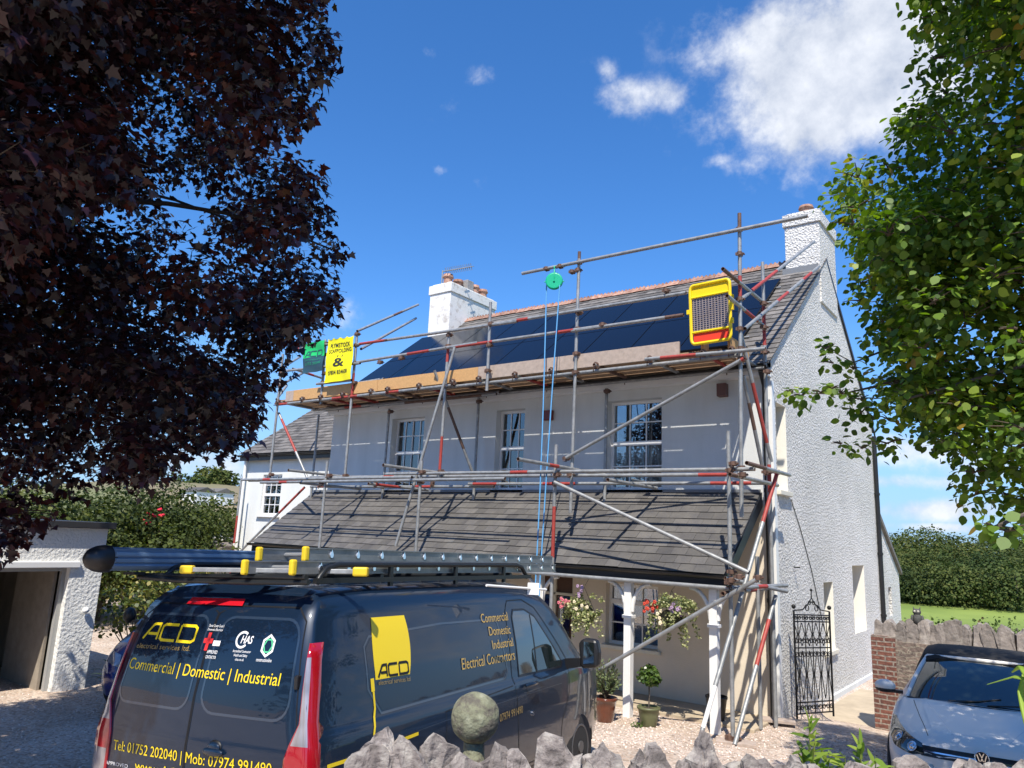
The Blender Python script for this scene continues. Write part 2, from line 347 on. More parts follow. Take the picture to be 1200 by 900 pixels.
def rrect(x0, y0, x1, y1, r, n=5):
    p = []
    for cx, cy, a0 in ((x1-r, y1-r, 0), (x0+r, y1-r, 90), (x0+r, y0+r, 180), (x1-r, y0+r, 270)):
        for i in range(n+1): t = R(a0+90*i/n); p.append((cx+r*math.cos(t), cy+r*math.sin(t)))
    return p
def stroke2(pts, w, closed=False):
    """flat band along a 2d polyline as one quad strip"""
    P = [Vector(p) for p in pts]; n = len(P); V_ = []
    for i in range(n):
        if closed: a = P[i-1]; b = P[(i+1) % n]
        else: a = P[max(i-1, 0)]; b = P[min(i+1, n-1)]
        d1 = (P[i]-a).normalized() if (P[i]-a).length > 0 else (b-P[i]).normalized(); d2 = (b-P[i]).normalized() if (b-P[i]).length > 0 else d1
        t = (d1+d2); t = t.normalized() if t.length > .01 else d1
        nn_ = Vector((-t.y, t.x)); k = min(1/max(nn_.dot(Vector((-d1.y, d1.x))), .5), 1.8); V_ += [tuple(P[i]+nn_*w/2*k), tuple(P[i]-nn_*w/2*k)]
    F_ = []
    for i in range(n if closed else n-1): a = 2*i; b = 2*((i+1) % n); F_.append((a, a+1, b+1, b))
    return V_, F_
def drape(V_, F_, org, U, Vv, D, bvh, off, step=.08, mb=None, mi=0, rn=None):
    """project a flat drawing onto a body along D, lifted by off"""
    bm = bmesh.new(); vs = [bm.verts.new((x, y, 0)) for x, y in V_]
    for f in F_:
        try: bm.faces.new([vs[i] for i in f])
        except ValueError: pass
    x0 = min(v[0] for v in V_); x1 = max(v[0] for v in V_); y0 = min(v[1] for v in V_); y1 = max(v[1] for v in V_)
    for ax, a, b in ((0, x0, x1), (1, y0, y1)):
        k = int((b-a)/step)
        for i in range(1, k+1):
            c = a+(b-a)*i/(k+1); co = [0, 0, 0]; co[ax] = c; no = [0, 0, 0]; no[ax] = 1
            bmesh.ops.bisect_plane(bm, geom=bm.verts[:]+bm.edges[:]+bm.faces[:], plane_co=co, plane_no=no, dist=1e-6)
    org, U, Vv, D = Vector(org), Vector(U), Vector(Vv), Vector(D).normalized(); res = []; nd = Vector(D)
    bm.verts.index_update()
    for v in bm.verts:
        p = org+U*v.co.x+Vv*v.co.y; h = bvh.ray_cast(p-D*1.5, D, 6)
        if h[0] is None: q = bvh.find_nearest(p); q = (q[0], q[1])
        else: q = (h[0], h[1])
        nn_ = q[1] if q[1].dot(D) < 0 else -q[1]
        res.append(q[0]+nn_*off)
    fs = []
    flip = U.cross(Vv).dot(D) > 0
    for f in bm.faces:
        t = [v.index for v in f.verts]; a, b, c = res[t[0]], res[t[1]], res[t[2]]
        if (b-a).cross(c-a).dot(D) > 0: t.reverse()
        fs.append(tuple(t))
    bm.free()
    mb = mb or MB(); mb.add(res, fs, mi, rn, True); return mb
def polyd(poly, *a, **k): return drape(poly, [tuple(range(len(poly)))], *a, **k)
# ============================================================ GROUND
def sstep(t): t = max(0, min(1, t)); return t*t*(3-2*t)
VT = Vector((-4.52, 2.89, .16)); VM = Matrix.Rotation(R(98.5), 3, 'Z') @ Matrix.Rotation(R(1.0), 3, 'Y') @ Matrix.Rotation(R(-3.1), 3, 'X')
VMI = VM.inverted()
def gz(x, y):
    lx, ly = (x+4.6), (y-4.9); d = math.hypot(lx/2.2, ly/3.2)
    q = VMI @ (Vector((x, y, 0))-Vector((VT.x, VT.y, 0)))
    pl = .16-.0175*q.x-.054*q.y; pl = max(-.1, min(.4, pl))
    w = 1-sstep((d-1)/.9)
    near = .25*(1-sstep((y-1)/3))*sstep((x+6)/4)
    z = pl*w+near*(1-w)
    # land falls away to the valley behind and right of the house
    f = sstep((y-15)/45)*sstep((x+14+y*.35)/16)
    z -= 4.5*f
    z += min(9, max(0, y-118)*.03)
    z -= .25*sstep((y-11.8)/3)*sstep((x+3.9)/.5)*(1-sstep((y-15)/6))
    return z
def axis(a, b, fine, coarse, f0, f1):
    r = [f0+i*fine for i in range(int((f1-f0)/fine)+1)]; s = fine; p = r[-1]
    while p < b: s *= 1.35; p += s; r.append(p)
    s = fine; p = r[0]; q = []
    while p > a: s *= 1.35; p -= s; q.append(p)
    return q[::-1]+r
xs = axis(-1500, 1500, .25, 1, -16, 6); ys = axis(-300, 2500, .25, 1, -3, 16)
g = MB(); vs = [(x, y, gz(x, y)) for y in ys for x in xs]; nx = len(xs)
g.add(vs, [(j*nx+i, j*nx+i+1, (j+1)*nx+i+1, (j+1)*nx+i) for j in range(len(ys)-1) for i in range(nx-1)], 0, .5, True)
def gravel():
    M = mat('gravel', (.5, .42, .36), .95); t = M.node_tree; n = t.nodes; l = t.links; b = n['Principled BSDF']
    co = n.new('ShaderNodeTexCoord').outputs['Object']
    v = n.new('ShaderNodeTexVoronoi'); v.inputs['Scale'].default_value = 34; l.new(co, v.inputs['Vector'])
    sp = n.new('ShaderNodeSeparateColor'); l.new(v.outputs['Color'], sp.inputs[0])
    r = n.new('ShaderNodeValToRGB'); l.new(sp.outputs[0], r.inputs[0]); e = r.color_ramp.elements
    e[0].position = 0; e[0].color = (.33, .25, .19, 1); e[1].position = 1; e[1].color = (.74, .64, .53, 1)
    for p, c in ((.3, (.50, .40, .32)), (.6, (.60, .47, .38)), (.8, (.50, .45, .40))): q = e.new(p); q.color = (*c, 1)
    z = n.new('ShaderNodeTexNoise'); z.inputs['Scale'].default_value = .9; z.inputs['Detail'].default_value = 6; l.new(co, z.inputs['Vector'])
    r2 = n.new('ShaderNodeValToRGB'); l.new(z.outputs[0], r2.inputs[0]); r2.color_ramp.elements[0].position = .3; r2.color_ramp.elements[0].color = (.72, .68, .64, 1); r2.color_ramp.elements[1].position = .6; r2.color_ramp.elements[1].color = (1, 1, 1, 1)
    m1 = n.new('ShaderNodeMixRGB'); m1.blend_type = 'MULTIPLY'; m1.inputs[0].default_value = 1; l.new(r.outputs[0], m1.inputs[1]); l.new(r2.outputs[0], m1.inputs[2])
    # grass beyond the yard
    sx = n.new('ShaderNodeSeparateXYZ'); l.new(co, sx.inputs[0])
    gr = n.new('ShaderNodeTexNoise'); gr.inputs['Scale'].default_value = .12; gr.inputs['Detail'].default_value = 10; l.new(co, gr.inputs['Vector'])
    rg = n.new('ShaderNodeValToRGB'); l.new(gr.outputs[0], rg.inputs[0]); rg.color_ramp.elements[0].position = .3; rg.color_ramp.elements[0].color = (.14, .20, .03, 1); rg.color_ramp.elements[1].position = .7; rg.color_ramp.elements[1].color = (.22, .29, .05, 1)
    st = n.new('ShaderNodeMapRange'); l.new(sx.outputs[1], st.inputs[0]); st.inputs[1].default_value = 20; st.inputs[2].default_value = 24
    m2 = n.new('ShaderNodeMixRGB'); l.new(st.outputs[0], m2.inputs[0]); l.new(m1.outputs[0], m2.inputs[1]); l.new(rg.outputs[0], m2.inputs[2]); l.new(m2.outputs[0], b.inputs['Base Color'])
    bp = n.new('ShaderNodeBump'); bp.inputs['Strength'].default_value = .8; bp.inputs['Distance'].default_value = .012; l.new(v.outputs['Distance'], bp.inputs['Height']); bp.invert = True; l.new(bp.outputs[0], b.inputs['Normal'])
    return M
tag(g.build('ground', gravel()), kind='structure')
# loose pebbles standing proud of the gravel sheet
pb = MB()
for i in range(5200):
    x = random.uniform(-6.6, -.9) if i % 3 else random.uniform(-14, -6.6); y = random.uniform(8.6, 11.6) if i % 3 else random.uniform(3, 11)
    r = random.uniform(.008, .02); z = gz(x, y)
    if -9.4 < x < -3.9 and y > 10.85: continue
    pb.sphere((x, y, z+r*.3), r, 5, 3, (1, .8, .6))
tag(pb.build('loose_gravel', mat('gravel_stone', (.6, .5, .44), .9, rnd=.45)), kind='stuff', label='loose pinkish beige gravel scattered over the drive', cat='gravel')
# concrete path along the front of the house and the slabs by the gate
conc = mat('path_concrete', (.52, .43, .31), .9, var=.35, vscale=2.2, bump=.4, bscale=30)
pth = MB(); pth.box((-14.6, 10.95, -.05), (-3.75, 11.93, .05)); pth.box((-3.66, 11.9, -.32), (-2.55, 16.8, -.14))
tag(pth.build('path', conc, bevel=.012), kind='structure')
# ============================================================ MAIN HOUSE
XR, XL, YF, YB, ZE = -3.69, -14.45, 11.93, 19.75, 5.42
YA, ZA = 15.82, 8.62; SLP = (ZA-ZE-.03)/(YA-11.72)
def roofz(y): return ZE+.03+SLP*(y-11.72) if y <= YA else ZA-SLP*(y-YA)
HO = (-9, 12, 0)
house = thing('main_house', 'two storey white rendered house with slate roof, solar panels and a covered porch', 'house', HO)
def wall_cells(mb, u0, u1, v0, v1, holes, P, D, t, mi=0, mr=0):
    """wall sheet with rectangular openings; P(u,v,d) gives the point, d = depth into the wall"""
    us = sorted({u0, u1, *[h[0] for h in holes], *[h[1] for h in holes]}); vs_ = sorted({v0, v1, *[h[2] for h in holes], *[h[3] for h in holes]})
    for i in range(len(us)-1):
        for j in range(len(vs_)-1):
            cu_, cv = (us[i]+us[i+1])/2, (vs_[j]+vs_[j+1])/2
            if any(h[0] < cu_ < h[1] and h[2] < cv < h[3] for h in holes): continue
            mb.add([P(us[i], vs_[j], 0), P(us[i+1], vs_[j], 0), P(us[i+1], vs_[j+1], 0), P(us[i], vs_[j+1], 0)], [(0, 1, 2, 3)], mi, .5)
    for a, b, c, d in holes:
        for (ua, va), (ub, vb) in (((a, c), (a, d)), ((a, d), (b, d)), ((b, d), (b, c)), ((b, c), (a, c))):
            mb.add([P(ua, va, 0), P(ub, vb, 0), P(ub, vb, t), P(ua, va, t)], [(0, 1, 2, 3)], mr, .5)
PF = lambda u, v, d: (u, YF+d, v)
w1 = (ony((460, 492), YF).x, ony((498, 488), YF).x); w2 = (ony((582, 482), YF).x, ony((615.5, 479), YF).x); w3 = (ony((712, 470), YF).x, ony((775.5, 466), YF).x)
UT, UB = 5.07, 3.44
gw = (ony((710, 700), YF).x, ony((771, 700), YF).x)
front_holes = [(w1[0], w1[1], UB, UT), (w2[0], w2[1], UB, UT), (w3[0], w3[1], UB, UT), (gw[0], gw[1], .77, 1.80), (-8.32, -7.36, .05, 1.92), (-11.6, -10.4, .77, 1.8)]
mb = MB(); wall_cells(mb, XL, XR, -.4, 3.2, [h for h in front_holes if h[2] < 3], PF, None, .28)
mb.build('porch_wall', mat('bounce_tinted_render', (.76, .67, .54), .9, var=.12, vscale=1.5, bump=.35, bscale=45, bdist=.008), house)  # render whose colour holds the warm light bounced up from the gravel
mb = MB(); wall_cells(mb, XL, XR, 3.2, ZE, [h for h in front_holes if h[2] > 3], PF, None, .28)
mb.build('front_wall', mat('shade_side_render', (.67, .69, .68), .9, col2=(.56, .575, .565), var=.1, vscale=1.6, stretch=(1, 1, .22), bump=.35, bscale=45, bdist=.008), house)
PG = lambda u, v, d: (XR-d, u, v)
n1 = (14.66, 15.33, .73, 1.95); n2 = (16.97, 18.06, .88, 2.24); n0 = (12.12, 12.66, 3.44, 4.88)
mb = MB(); wall_cells(mb, YF, YB, -.5, ZE-.2, [n1, n2, n0], PG, None, .34, 0, 1)
prof = [(YF, ZE-.2), (YB, ZE-.2), (YB, roofz(YB)-.05), (YA, ZA-.06), (YF, roofz(YF)-.05)]
mb.add([(XR, y, z) for y, z in prof], [(0, 1, 2, 3, 4)], 0, .5)
mb.build('gable_wall', [pebbledash, mat('reveal_paint', (.80, .77, .68), .8, bump=.2, bscale=40)], house)
mb = MB(); mb.add([(XL, YF, -.4), (XL, YB, -.4), (XL, YB, roofz(YB)), (XL, YA, ZA-.06), (XL, YF, roofz(YF)-.05)], [(0, 1, 2, 3, 4)][:1], 0, .5)
mb.add([(XL, YB, -.5), (XR, YB, -.5), (XR, YB, ZE), (XL, YB, ZE)], [(0, 1, 2, 3)], 0, .5)
mb.build('rear_wall', render_w, house)
mb = MB(); cream = mat('cream_paint', (.74, .70, .58), .7, var=.1, vscale=5)
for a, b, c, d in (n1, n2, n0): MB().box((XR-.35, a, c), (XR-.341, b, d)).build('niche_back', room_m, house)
for (a, b, c, d), pr in ((n1, .05), (n0, .07)):
    MB().box((XR-.33, a-.06, c-.07), (XR+pr, b+.06, c+.006)).build('sill', cream, house, .008)
MB().box((XR-.02, 14.9, -.4), (XR+.035, YB, -.02)).build('plinth', render_w, house, .01)
# --- windows of the front wall
def window(parent, x0, x1, z0, z1, y, split=.5, cols=3, rows=(2, 2), curtain=True, fm=upvc, deep=.16, bars='lead'):
    yf = y+deep; fr = MB(); t = .055
    fr.box((x0, yf, z0), (x0+t, yf+.07, z1)); fr.box((x1-t, yf, z0), (x1, yf+.07, z1)); fr.box((x0+t, yf, z1-t), (x1-t, yf+.07, z1)); fr.box((x0+t, yf, z0), (x1-t, yf+.07, z0+t))
    zm = z0+(z1-z0)*split; segs = [(z0+t, z1-t, rows[0])]
    if split:
        fr.box((x0+t, yf-.012, zm-.04), (x1-t, yf+.06, zm+.04)); segs = [(z0+t, zm-.04, rows[0]), (zm+.04, z1-t, rows[1])]
    w = fr.build('window', fm, parent, .006)
    br = MB(); th = .011
    for a, b, r in segs:
        for i in range(1, cols):
            x = x0+t+(x1-x0-2*t)*i/cols; br.box((x-th, yf+.012, a), (x+th, yf+.022, b))
        for j in range(1, r):
            z = a+(b-a)*j/r; br.box((x0+t, yf+.0135, z-th), (x1-t, yf+.0205, z+th))
    br.build('glazing_bar', fm, w)
    pn = MB(); pn.box((x0+t, yf+.03, z0+t), (x1-t, yf+.036, z1-t)); pn.build('pane', pane_m, w)
    if curtain:
        c = MB(); k = int((x1-x0)/.03)
        for half, (a, b) in enumerate(((x0+.02, x0+(x1-x0)*.36), (x1-(x1-x0)*.36, x1-.02)) if curtain == 2 else ((x0+.02, x1-.02),)):
            k = max(6, int((b-a)/.045)); vs = []
            for i in range(k+1):
                x = a+(b-a)*i/k; yy = yf+.10+(.02 if i % 2 else -.02); vs += [(x, yy, z0+.02), (x, yy, (zm if curtain == 3 else z1)-.03)]
            c.add(vs, [(2*i, 2*i+2, 2*i+3, 2*i+1) for i in range(k)], 0, .5)
        c.build('curtain', curtain_m, w)
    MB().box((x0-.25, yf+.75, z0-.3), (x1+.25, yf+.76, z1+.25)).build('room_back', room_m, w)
    return w
window(house, *w1, UB, UT, YF, .52, 4, (2, 2), 2); window(house, *w2, UB, UT, YF, .52, 3, (2, 2), 3); window(house, *w3, UB, UT, YF, .52, 3, (2, 2), 3)
window(house, *gw, .77, 1.80, YF, .70, 3, (2, 1), False, deep=.12); window(house, -11.6, -10.4, .77, 1.8, YF, .7, 3, (2, 1), False, deep=.12)
for a, b in ((gw[0]-.06, gw[1]+.06), (-11.66, -10.34)): MB().box((a, YF-.07, .70), (b, YF+.12, .768)).build('sill', cream, house, .01)
for a, b in (w1, w2, w3): MB().box((a-.05, YF-.05, UB-.06), (b+.05, YF+.16, UB-.002)).build('sill', upvc, house, .008)
# porch door with side light
d = MB(); d.box((-8.32, YF+.1, .05), (-8.24, YF+.18, 1.92)); d.box((-7.44, YF+.1, .05), (-7.36, YF+.18, 1.92)); d.box((-8.24, YF+.1, 1.84), (-7.44, YF+.18, 1.92)); d.box((-7.86, YF+.1, .05), (-7.80, YF+.17, 1.84)); d.box((-8.24, YF+.1, 1.5), (-7.44, YF+.165, 1.55))
dr = d.build('door', cream, house, .008)
MB().box((-8.24, YF+.14, .05), (-7.44, YF+.15, 1.84)).build('door_panel', wood_d, dr)
MB().box((-8.18, YF+.125, .9), (-7.9, YF+.135, 1.48)).build('pane', pane_m, dr); MB().box((-7.76, YF+.125, .3), (-7.5, YF+.135, 1.48)).build('pane', pane_m, dr)
MB().tube((-7.9, YF+.08, .86), (-7.78, YF+.08, .86), .014).tube((-7.84, YF+.08, .86), (-7.84, YF+.14, .86), .012).build('handle', black_pl, dr)
# --- slates
def slates(mb, x0f, x1f, y0, z0, y1, z1, gauge=.2, w=.27, th=.011, proud=.012, x0e=None):
    """overlapping courses from the eaves (y0,z0) up to (y1,z1); x limits are functions of the height fraction"""
    L_ = math.hypot(y1-y0, z1-z0); n = max(1, round(L_/gauge)); dy, dz = (y1-y0)/L_, (z1-z0)/L_; ny, nz_ = -dz, dy
    if ny*1 > 0 and dz < 0: pass
    if nz_ < 0: ny, nz_ = -ny, -nz_
    for k in range(n):
        s0 = L_*k/n-.03; s1 = L_*(k+1)/n+.07; f = (k+.5)/n; xa, xb = x0f(f), x1f(f)
        x = xa-(w/2 if k % 2 else 0)
        while x < xb:
            a = max(x+.002, xa); b = min(x+w-.002, xb); x += w
            if b-a < .03: continue
            j = random.uniform(-.002, .003); e = random.uniform(-.006, .006); ll = proud+th+j; ls = j+.002
            P = lambda xx, s, h: (xx, y0+dy*s+ny*h, z0+dz*s+nz_*h)
            mb.hexa([P(a, s0+e, ll-th), P(b, s0+e, ll-th), P(b, s1, ls-th), P(a, s1, ls-th), P(a, s0+e, ll), P(b, s0+e, ll), P(b, s1, ls), P(a, s1, ls)])
YE, ZEV = 11.70, ZE+.02
mb = MB(); slates(mb, lambda f: XL-.03, lambda f: XR+.05, YE, ZEV, YA, ZA, .2, .26)
rf = mb.build('roof', slate_old, house)
mb = MB(); mb.add([(XL-.02, YE+.05, ZEV+.0), (XR+.03, YE+.05, ZEV+.0), (XR+.03, YA, ZA-.035), (XL-.02, YA, ZA-.035), (XR+.03, YB+.2, roofz(YB+.2)), (XL-.02, YB+.2, roofz(YB+.2))], [(0, 1, 2, 3), (3, 2, 4, 5)], 0, .5); mb.build('roof_deck', slate_old, rf)
mb = MB(); x = XL-.03; k = 0
while x < XR-.75:
    w = .30; r = random.random(); zt = ZA+.055+random.uniform(-.008, .008)
    pr = [(-.13, -.10), (-.11, -.075), (-.02, .02), (.02, .02), (.11, -.075), (.13, -.10), (.10, -.10), (0, -.02), (-.10, -.10)]
    mb.prism([(x+.004, YA+a, zt+b) for a, b in pr], (w-.008, 0, 0), 0, r)
    for q in (0, 1, 2): mb.hexa([(x+.02+q*.095, YA-.018, zt+.015), (x+.09+q*.095, YA-.018, zt+.015), (x+.09+q*.095, YA+.018, zt+.015), (x+.02+q*.095, YA+.018, zt+.015), (x+.04+q*.095, YA-.012, zt+.055), (x+.07+q*.095, YA-.012, zt+.055), (x+.07+q*.095, YA+.012, zt+.055), (x+.04+q*.095, YA+.012, zt+.055)], 0, r)
    x += w; k += 1
mb.build('ridge_tiles', terra, rf)
# eaves: gutter, fascia, soffit
mb = MB(); mb.box((XL, YE+.02, ZE-.16), (XR, YE+.045, ZE-.01)); mb.box((XL, YE+.045, ZE-.16), (XR, YF-.002, ZE-.14)); mb.build('fascia', upvc, house)
def gutter(mb, x0, x1, y, z, r=.055):
    pts = [(y-r*math.cos(t), z-r*math.sin(t)) for t in [R(a) for a in range(0, 181, 20)]]; inn = [(y-(r-.005)*math.cos(t), z-(r-.005)*math.sin(t)) for t in [R(a) for a in range(180, -1, -20)]]
    mb.prism([(x0, a, b) for a, b in pts+inn], (x1-x0, 0, 0), 0, .5)
mb = MB(); gutter(mb, XL, XR+.03, YE-.03, ZE-.02); mb.build('gutter', black_pl, house)
# verge bargeboard dark edge on the gable
mb = MB()
for a, b in ((YE, YA), (YB+.1, YA)):
    mb.hexa([(XR+.012, a, roofz(a)-.10), (XR+.045, a, roofz(a)-.10), (XR+.045, a, roofz(a)-.012), (XR+.012, a, roofz(a)-.012)]+[(XR+.012, b, roofz(b)-.10), (XR+.045, b, roofz(b)-.10), (XR+.045, b, roofz(b)-.012), (XR+.012, b, roofz(b)-.012)][0:4]) if False else None
mb.prism([(XR+.01, YA, ZA-.10), (XR+.01, YB+.2, roofz(YB+.2)-.10), (XR+.01, YB+.2, roofz(YB+.2)), (XR+.01, YA, ZA)], (.03, 0, 0)); mb.build('verge_board', black_pl, house)
# --- drainpipes
def downpipe(pts, r=.035):
    m_ = MB(); m_.path(pts, r, 10)
    for a, b in zip(pts, pts[1:]):
        a, b = Vector(a), Vector(b); n = int((b-a).length/1.7)
        for i in range(1, n+1): c = a+(b-a)*i/(n+1); u = (b-a).normalized(); m_.tube(c-u*.03, c+u*.03, r*1.3, 10)
    return m_.build('drainpipe', black_pl, house)
downpipe([(-3.77, 11.66, 5.32), (-3.77, 11.84, 5.1), (-3.77, 11.86, .06)], .042)
downpipe([(XR+.06, YB-.12, 5.3), (XR+.06, YB-.12, -.3)], .05)
MB().box((XR-.1, YF-.02, -.1), (XR+.012, YF+.1, 5.2)).build('corner_quoin', white_paint, house)
# thin cable down the gable
MB().path([onx((927, 585), XR+.012), onx((938, 620), XR+.012), onx((951, 668), XR+.012), onx((962, 720), XR+.012), onx((966, 735), XR+.012)], .007, 5).build('cable', black_pl, house)
MB().cbox(onx((934, 665), XR+.06)+Vector((0, 0, 0)), (.1, .02, .02)).build('bracket', black_pl, house)
# --- chimneys
def pot(parent, x, y, z, h=.3, r=.11, m_=terra, kind=0):
    pr = [(r*.9, 0), (r*1.02, h*.2), (r*.95, h*.55), (r*.98, h*.72), (r*1.22, h*.74), (r*1.22, h*.84), (r*1.05, h*.86), (r*1.1, h), (r*.8, h), (r*.8, h*.8)]
    p_ = MB(); p_.lathe(pr, (x, y, z), 18); o = p_.build('chimney_pot', m_, parent); return o
def chimney(x0, x1, y0, y1, zt, base, name='chimney', m_=pebbledash):
    c = MB(); c.box((x0, y0, base), (x1, y1, zt-.27)); c.box((x0-.035, y0-.035, zt-.27), (x1+.035, y1+.035, zt)); c.box((x0+.04, y0+.04, zt), (x1-.04, y1-.04, zt+.05))
    return c.build(name, m_, rf, .012)
ch1 = chimney(-4.36, XR+.035, 15.3, 16.62, 9.54, 7.5)
pot(ch1, -4.0, 15.7, 9.58, .26, .13); pot(ch1, -4.0, 16.2, 9.58, .26, .12)
mb = MB(); mb.box((-4.42, 15.262, 8.17), (-3.70, 15.30, 8.33)); mb.build('lead_flashing', mat('lead', (.2, .21, .22), .6, .3), ch1)
peel = mat('peeling_render', (.78, .77, .73), .9, bump=.5, bscale=30, col2=(.42, .37, .32), var=.5, vscale=4.5, ramp=[(.48, (.74, .73, .69))])
C2X0, C2X1 = -14.42, -13.62
ch2 = chimney(C2X0, C2X1, 15.03, 17.1, 9.58, 7.6, m_=peel)
for px_, py_, h_ in ((-14.05, 15.35, .38), (-14.0, 15.74, .32), (-13.95, 16.45, .36), (-13.95, 16.85, .34)): pot(ch2, px_, py_, 9.6, h_, .135)
cw = MB(); cw.box((-14.18, 15.92, 9.6), (-13.78, 16.22, 9.98)); cw.build('chimney_cowl', mat('cowl_grey', (.35, .34, .33), .7, var=.4, vscale=9), ch2, .02)
# tv aerial
ar = MB(); b0 = Vector((-14.2, 15.25, 9.5)); ar.tube(b0, b0+Vector((0, 0, .62)), .02, 6); t0 = b0+Vector((.02, 0, .58)); t1 = t0+Vector((1.0, .12, .0)); ar.tube(t0, t1, .016, 6)
for i in range(14):
    c = t0+(t1-t0)*(.1+.88*i/13); ar.tube(c+Vector((0, -.11, -.05)), c+Vector((0, .11, .05)), .010, 5); ar.tube(c+Vector((0, -.04, .09)), c+Vector((0, .04, -.09)), .010, 5)
ar.build('tv_aerial', galv, ch2)
# --- solar panels lying on the front slope
PX0, PX1, NP = -14.45, -4.33, 9
rows_ = [(12.28, 13.60), (13.61, 14.90)]
un = Vector((0, -SLP, 1)).normalized()
for r_, (ya, yb) in enumerate(rows_):
    for i in range(NP):
        w = (PX1-PX0)/NP; xa = PX0+i*w+.008; xb = xa+w-.016; fr = MB(); h = .10
        if r_ == 1 and i == 0: xb = xb
        def P(x, y, q): v = Vector((x, y, roofz(y)))+un*q; return v
        fr.hexa([P(xa, ya, h-.035), P(xb, ya, h-.035), P(xb, yb, h-.035), P(xa, yb, h-.035), P(xa, ya, h), P(xb, ya, h), P(xb, yb, h), P(xa, yb, h)])
        pnl = fr.build('solar_panel', solar_f, house)
        gl = MB(); e = .008; gl.add([P(xa+e, ya+e, h+.0015), P(xb-e, ya+e, h+.0015), P(xb-e, yb-e, h+.0015), P(xa+e, yb-e, h+.0015)], [(0, 1, 2, 3)]); gl.build('cells', solar_m, pnl)
rl = MB()
for ya, yb in rows_:
    for q in (.25, .75): y = ya+(yb-ya)*q; rl.tube(P(PX0-.06, y, .04), P(PX1+.08, y, .04), .02, 6)
rl.build('mounting_rail', galv, house)
# --- porch: lean-to slate roof on white posts
PY0, PZ0, PY1, PZ1 = 10.32, 2.15, YF, 3.39
PXL, PXR = -14.92, -3.9
mb = MB(); slates(mb, lambda f: PXL+.0*f, lambda f: PXR, PY0, PZ0, PY1, PZ1, .19, .24, .009, .013); pr_ = mb.build('porch_roof', slate_m, house)
mb = MB(); mb.prism([(PXL+.02, PY0+.03, PZ0-.02), (PXL+.02, PY1, PZ1-.03), (PXL+.02, PY1, PZ1-.13), (PXL+.02, PY0+.03, PZ0-.10)], (PXR-PXL-.04, 0, 0)); mb.build('porch_rafters', fascia_m, pr_)
MB().box((PXL, PY0-.0, PZ0-.20), (PXR, PY0+.028, PZ0-.025)).build('fascia', fascia_m, pr_)
mb = MB(); gutter(mb, PXL-.05, PXR+.03, PY0-.06, PZ0-.02); mb.build('gutter', black_pl, pr_)
mb = MB(); mb.prism([(PXR+.002, PY0, PZ0-.2), (PXR+.002, PY1, PZ1-.22), (PXR+.002, PY1, PZ1), (PXR+.002, PY0, PZ0)], (.022, 0, 0)); mb.build('barge_board', fascia_m, pr_)
MB().box((PXL, PY1-.05, PZ1-.005), (PXR, PY1-.002, PZ1+.045)).build('lead_flashing', mat('lead', (.2, .21, .22), .6, .3), pr_)
MB().box((PXL+.2, 10.42, 1.93), (PXR-.05, 10.52, 2.02)).build('porch_beam', fascia_m, pr_)
for x in (-4.12, -5.46, -7.1, -8.75, -10.4, -12.05, -13.7):
    p_ = MB(); a = .058; p_.box((x-a, 10.41, 0), (x+a, 10.41+2*a, 1.928)); p_.box((x-a-.02, 10.39, 1.40), (x+a+.02, 10.41+2*a+.02, 1.45)); po = p_.build('porch_post', white_paint, house, .006)
    for s_ in (-1, 1):
        pts = []
        for i in range(7): t = R(90*i/6); pts.append((x+s_*(a+.30*(1-math.cos(t))), 10.47, 1.50+.42*math.sin(t)))
        bq = MB(); bq.path(pts, .032, 6); bq.build('bracket', white_paint, po)
# rear lean-to extension
mb = MB(); Pe = lambda u, v, dd: (XR-.05-dd, u, v)
wall_cells(mb, YB, 22.5, -1, 1.7, [(20.95, 21.35, 1.0, 1.69)], Pe, None, .3)
mb.add([(XR-.05, YB, 1.7), (XR-.05, 22.5, 1.7), (XR-.05, 22.5, 2.0), (XR-.05, YB, 3.55)], [(0, 1, 2, 3)]); mb.add([(XR-.05, 22.5, -1), (XR-5, 22.5, -1), (XR-5, 22.5, 2), (XR-.05, 22.5, 2.0)], [(0, 1, 2, 3)])
ex = mb.build('rear_extension', pebbledash, house)
mb = MB(); mb.prism([(XR+.02, YB, 3.55), (XR+.02, 22.6, 1.97), (XR+.02, 22.6, 2.08), (XR+.02, YB, 3.68)], (-5, 0, 0)); mb.build('roof', slate_old, ex)
MB().box((XR-.36, 20.9, .95), (XR-.355, 21.4, 1.75)).build('niche_back', room_m, ex)
# alarm box under the eaves
MB().box((-8.12, YF-.09, 4.78), (-7.90, YF-.003, 4.98)).build('alarm_box', mat('alarm_red', (.16, .02, .02), .4), house, .02)
MB().box((-4.56, YF-.14, 4.98), (-4.40, YF-.003, 5.2)).build('meter_box', mat('brown_box', (.14, .07, .06), .6), house, .01)
# ============================================================ HOUSE WING (left)
WY = 13.0
wing = thing('house_wing', 'lower white wing with small paned window and slate roof, left of the main house', 'house wing', (-17, 13, 0))
wx0, wx1 = -19.5, XL-.01
wl = (ony((309, 556), WY).x, ony((331, 556), WY).x, 2.82, 3.96)
mb = MB(); wall_cells(mb, wx0, wx1, -.4, 4.62, [wl], lambda u, v, d: (u, WY+d, v), None, .2)
mb.add([(wx0, WY, -.4), (wx0, WY, 4.62), (wx0, 15.4, 6.3), (wx0, 17.8, 4.62), (wx0, 17.8, -.4)], [(0, 1, 2, 3, 4)]); mb.add([(wx0, 17.8, -.4), (wx1, 17.8, -.4), (wx1, 17.8, 4.6), (wx0, 17.8, 4.6)], [(0, 1, 2, 3)])
mb.build('wall', render_w, wing)
mb = MB(); slates(mb, lambda f: wx0-.1, lambda f: wx1, WY-.2, 4.56, 15.4, 6.38, .2, .27); wr = mb.build('roof', slate_old, wing)
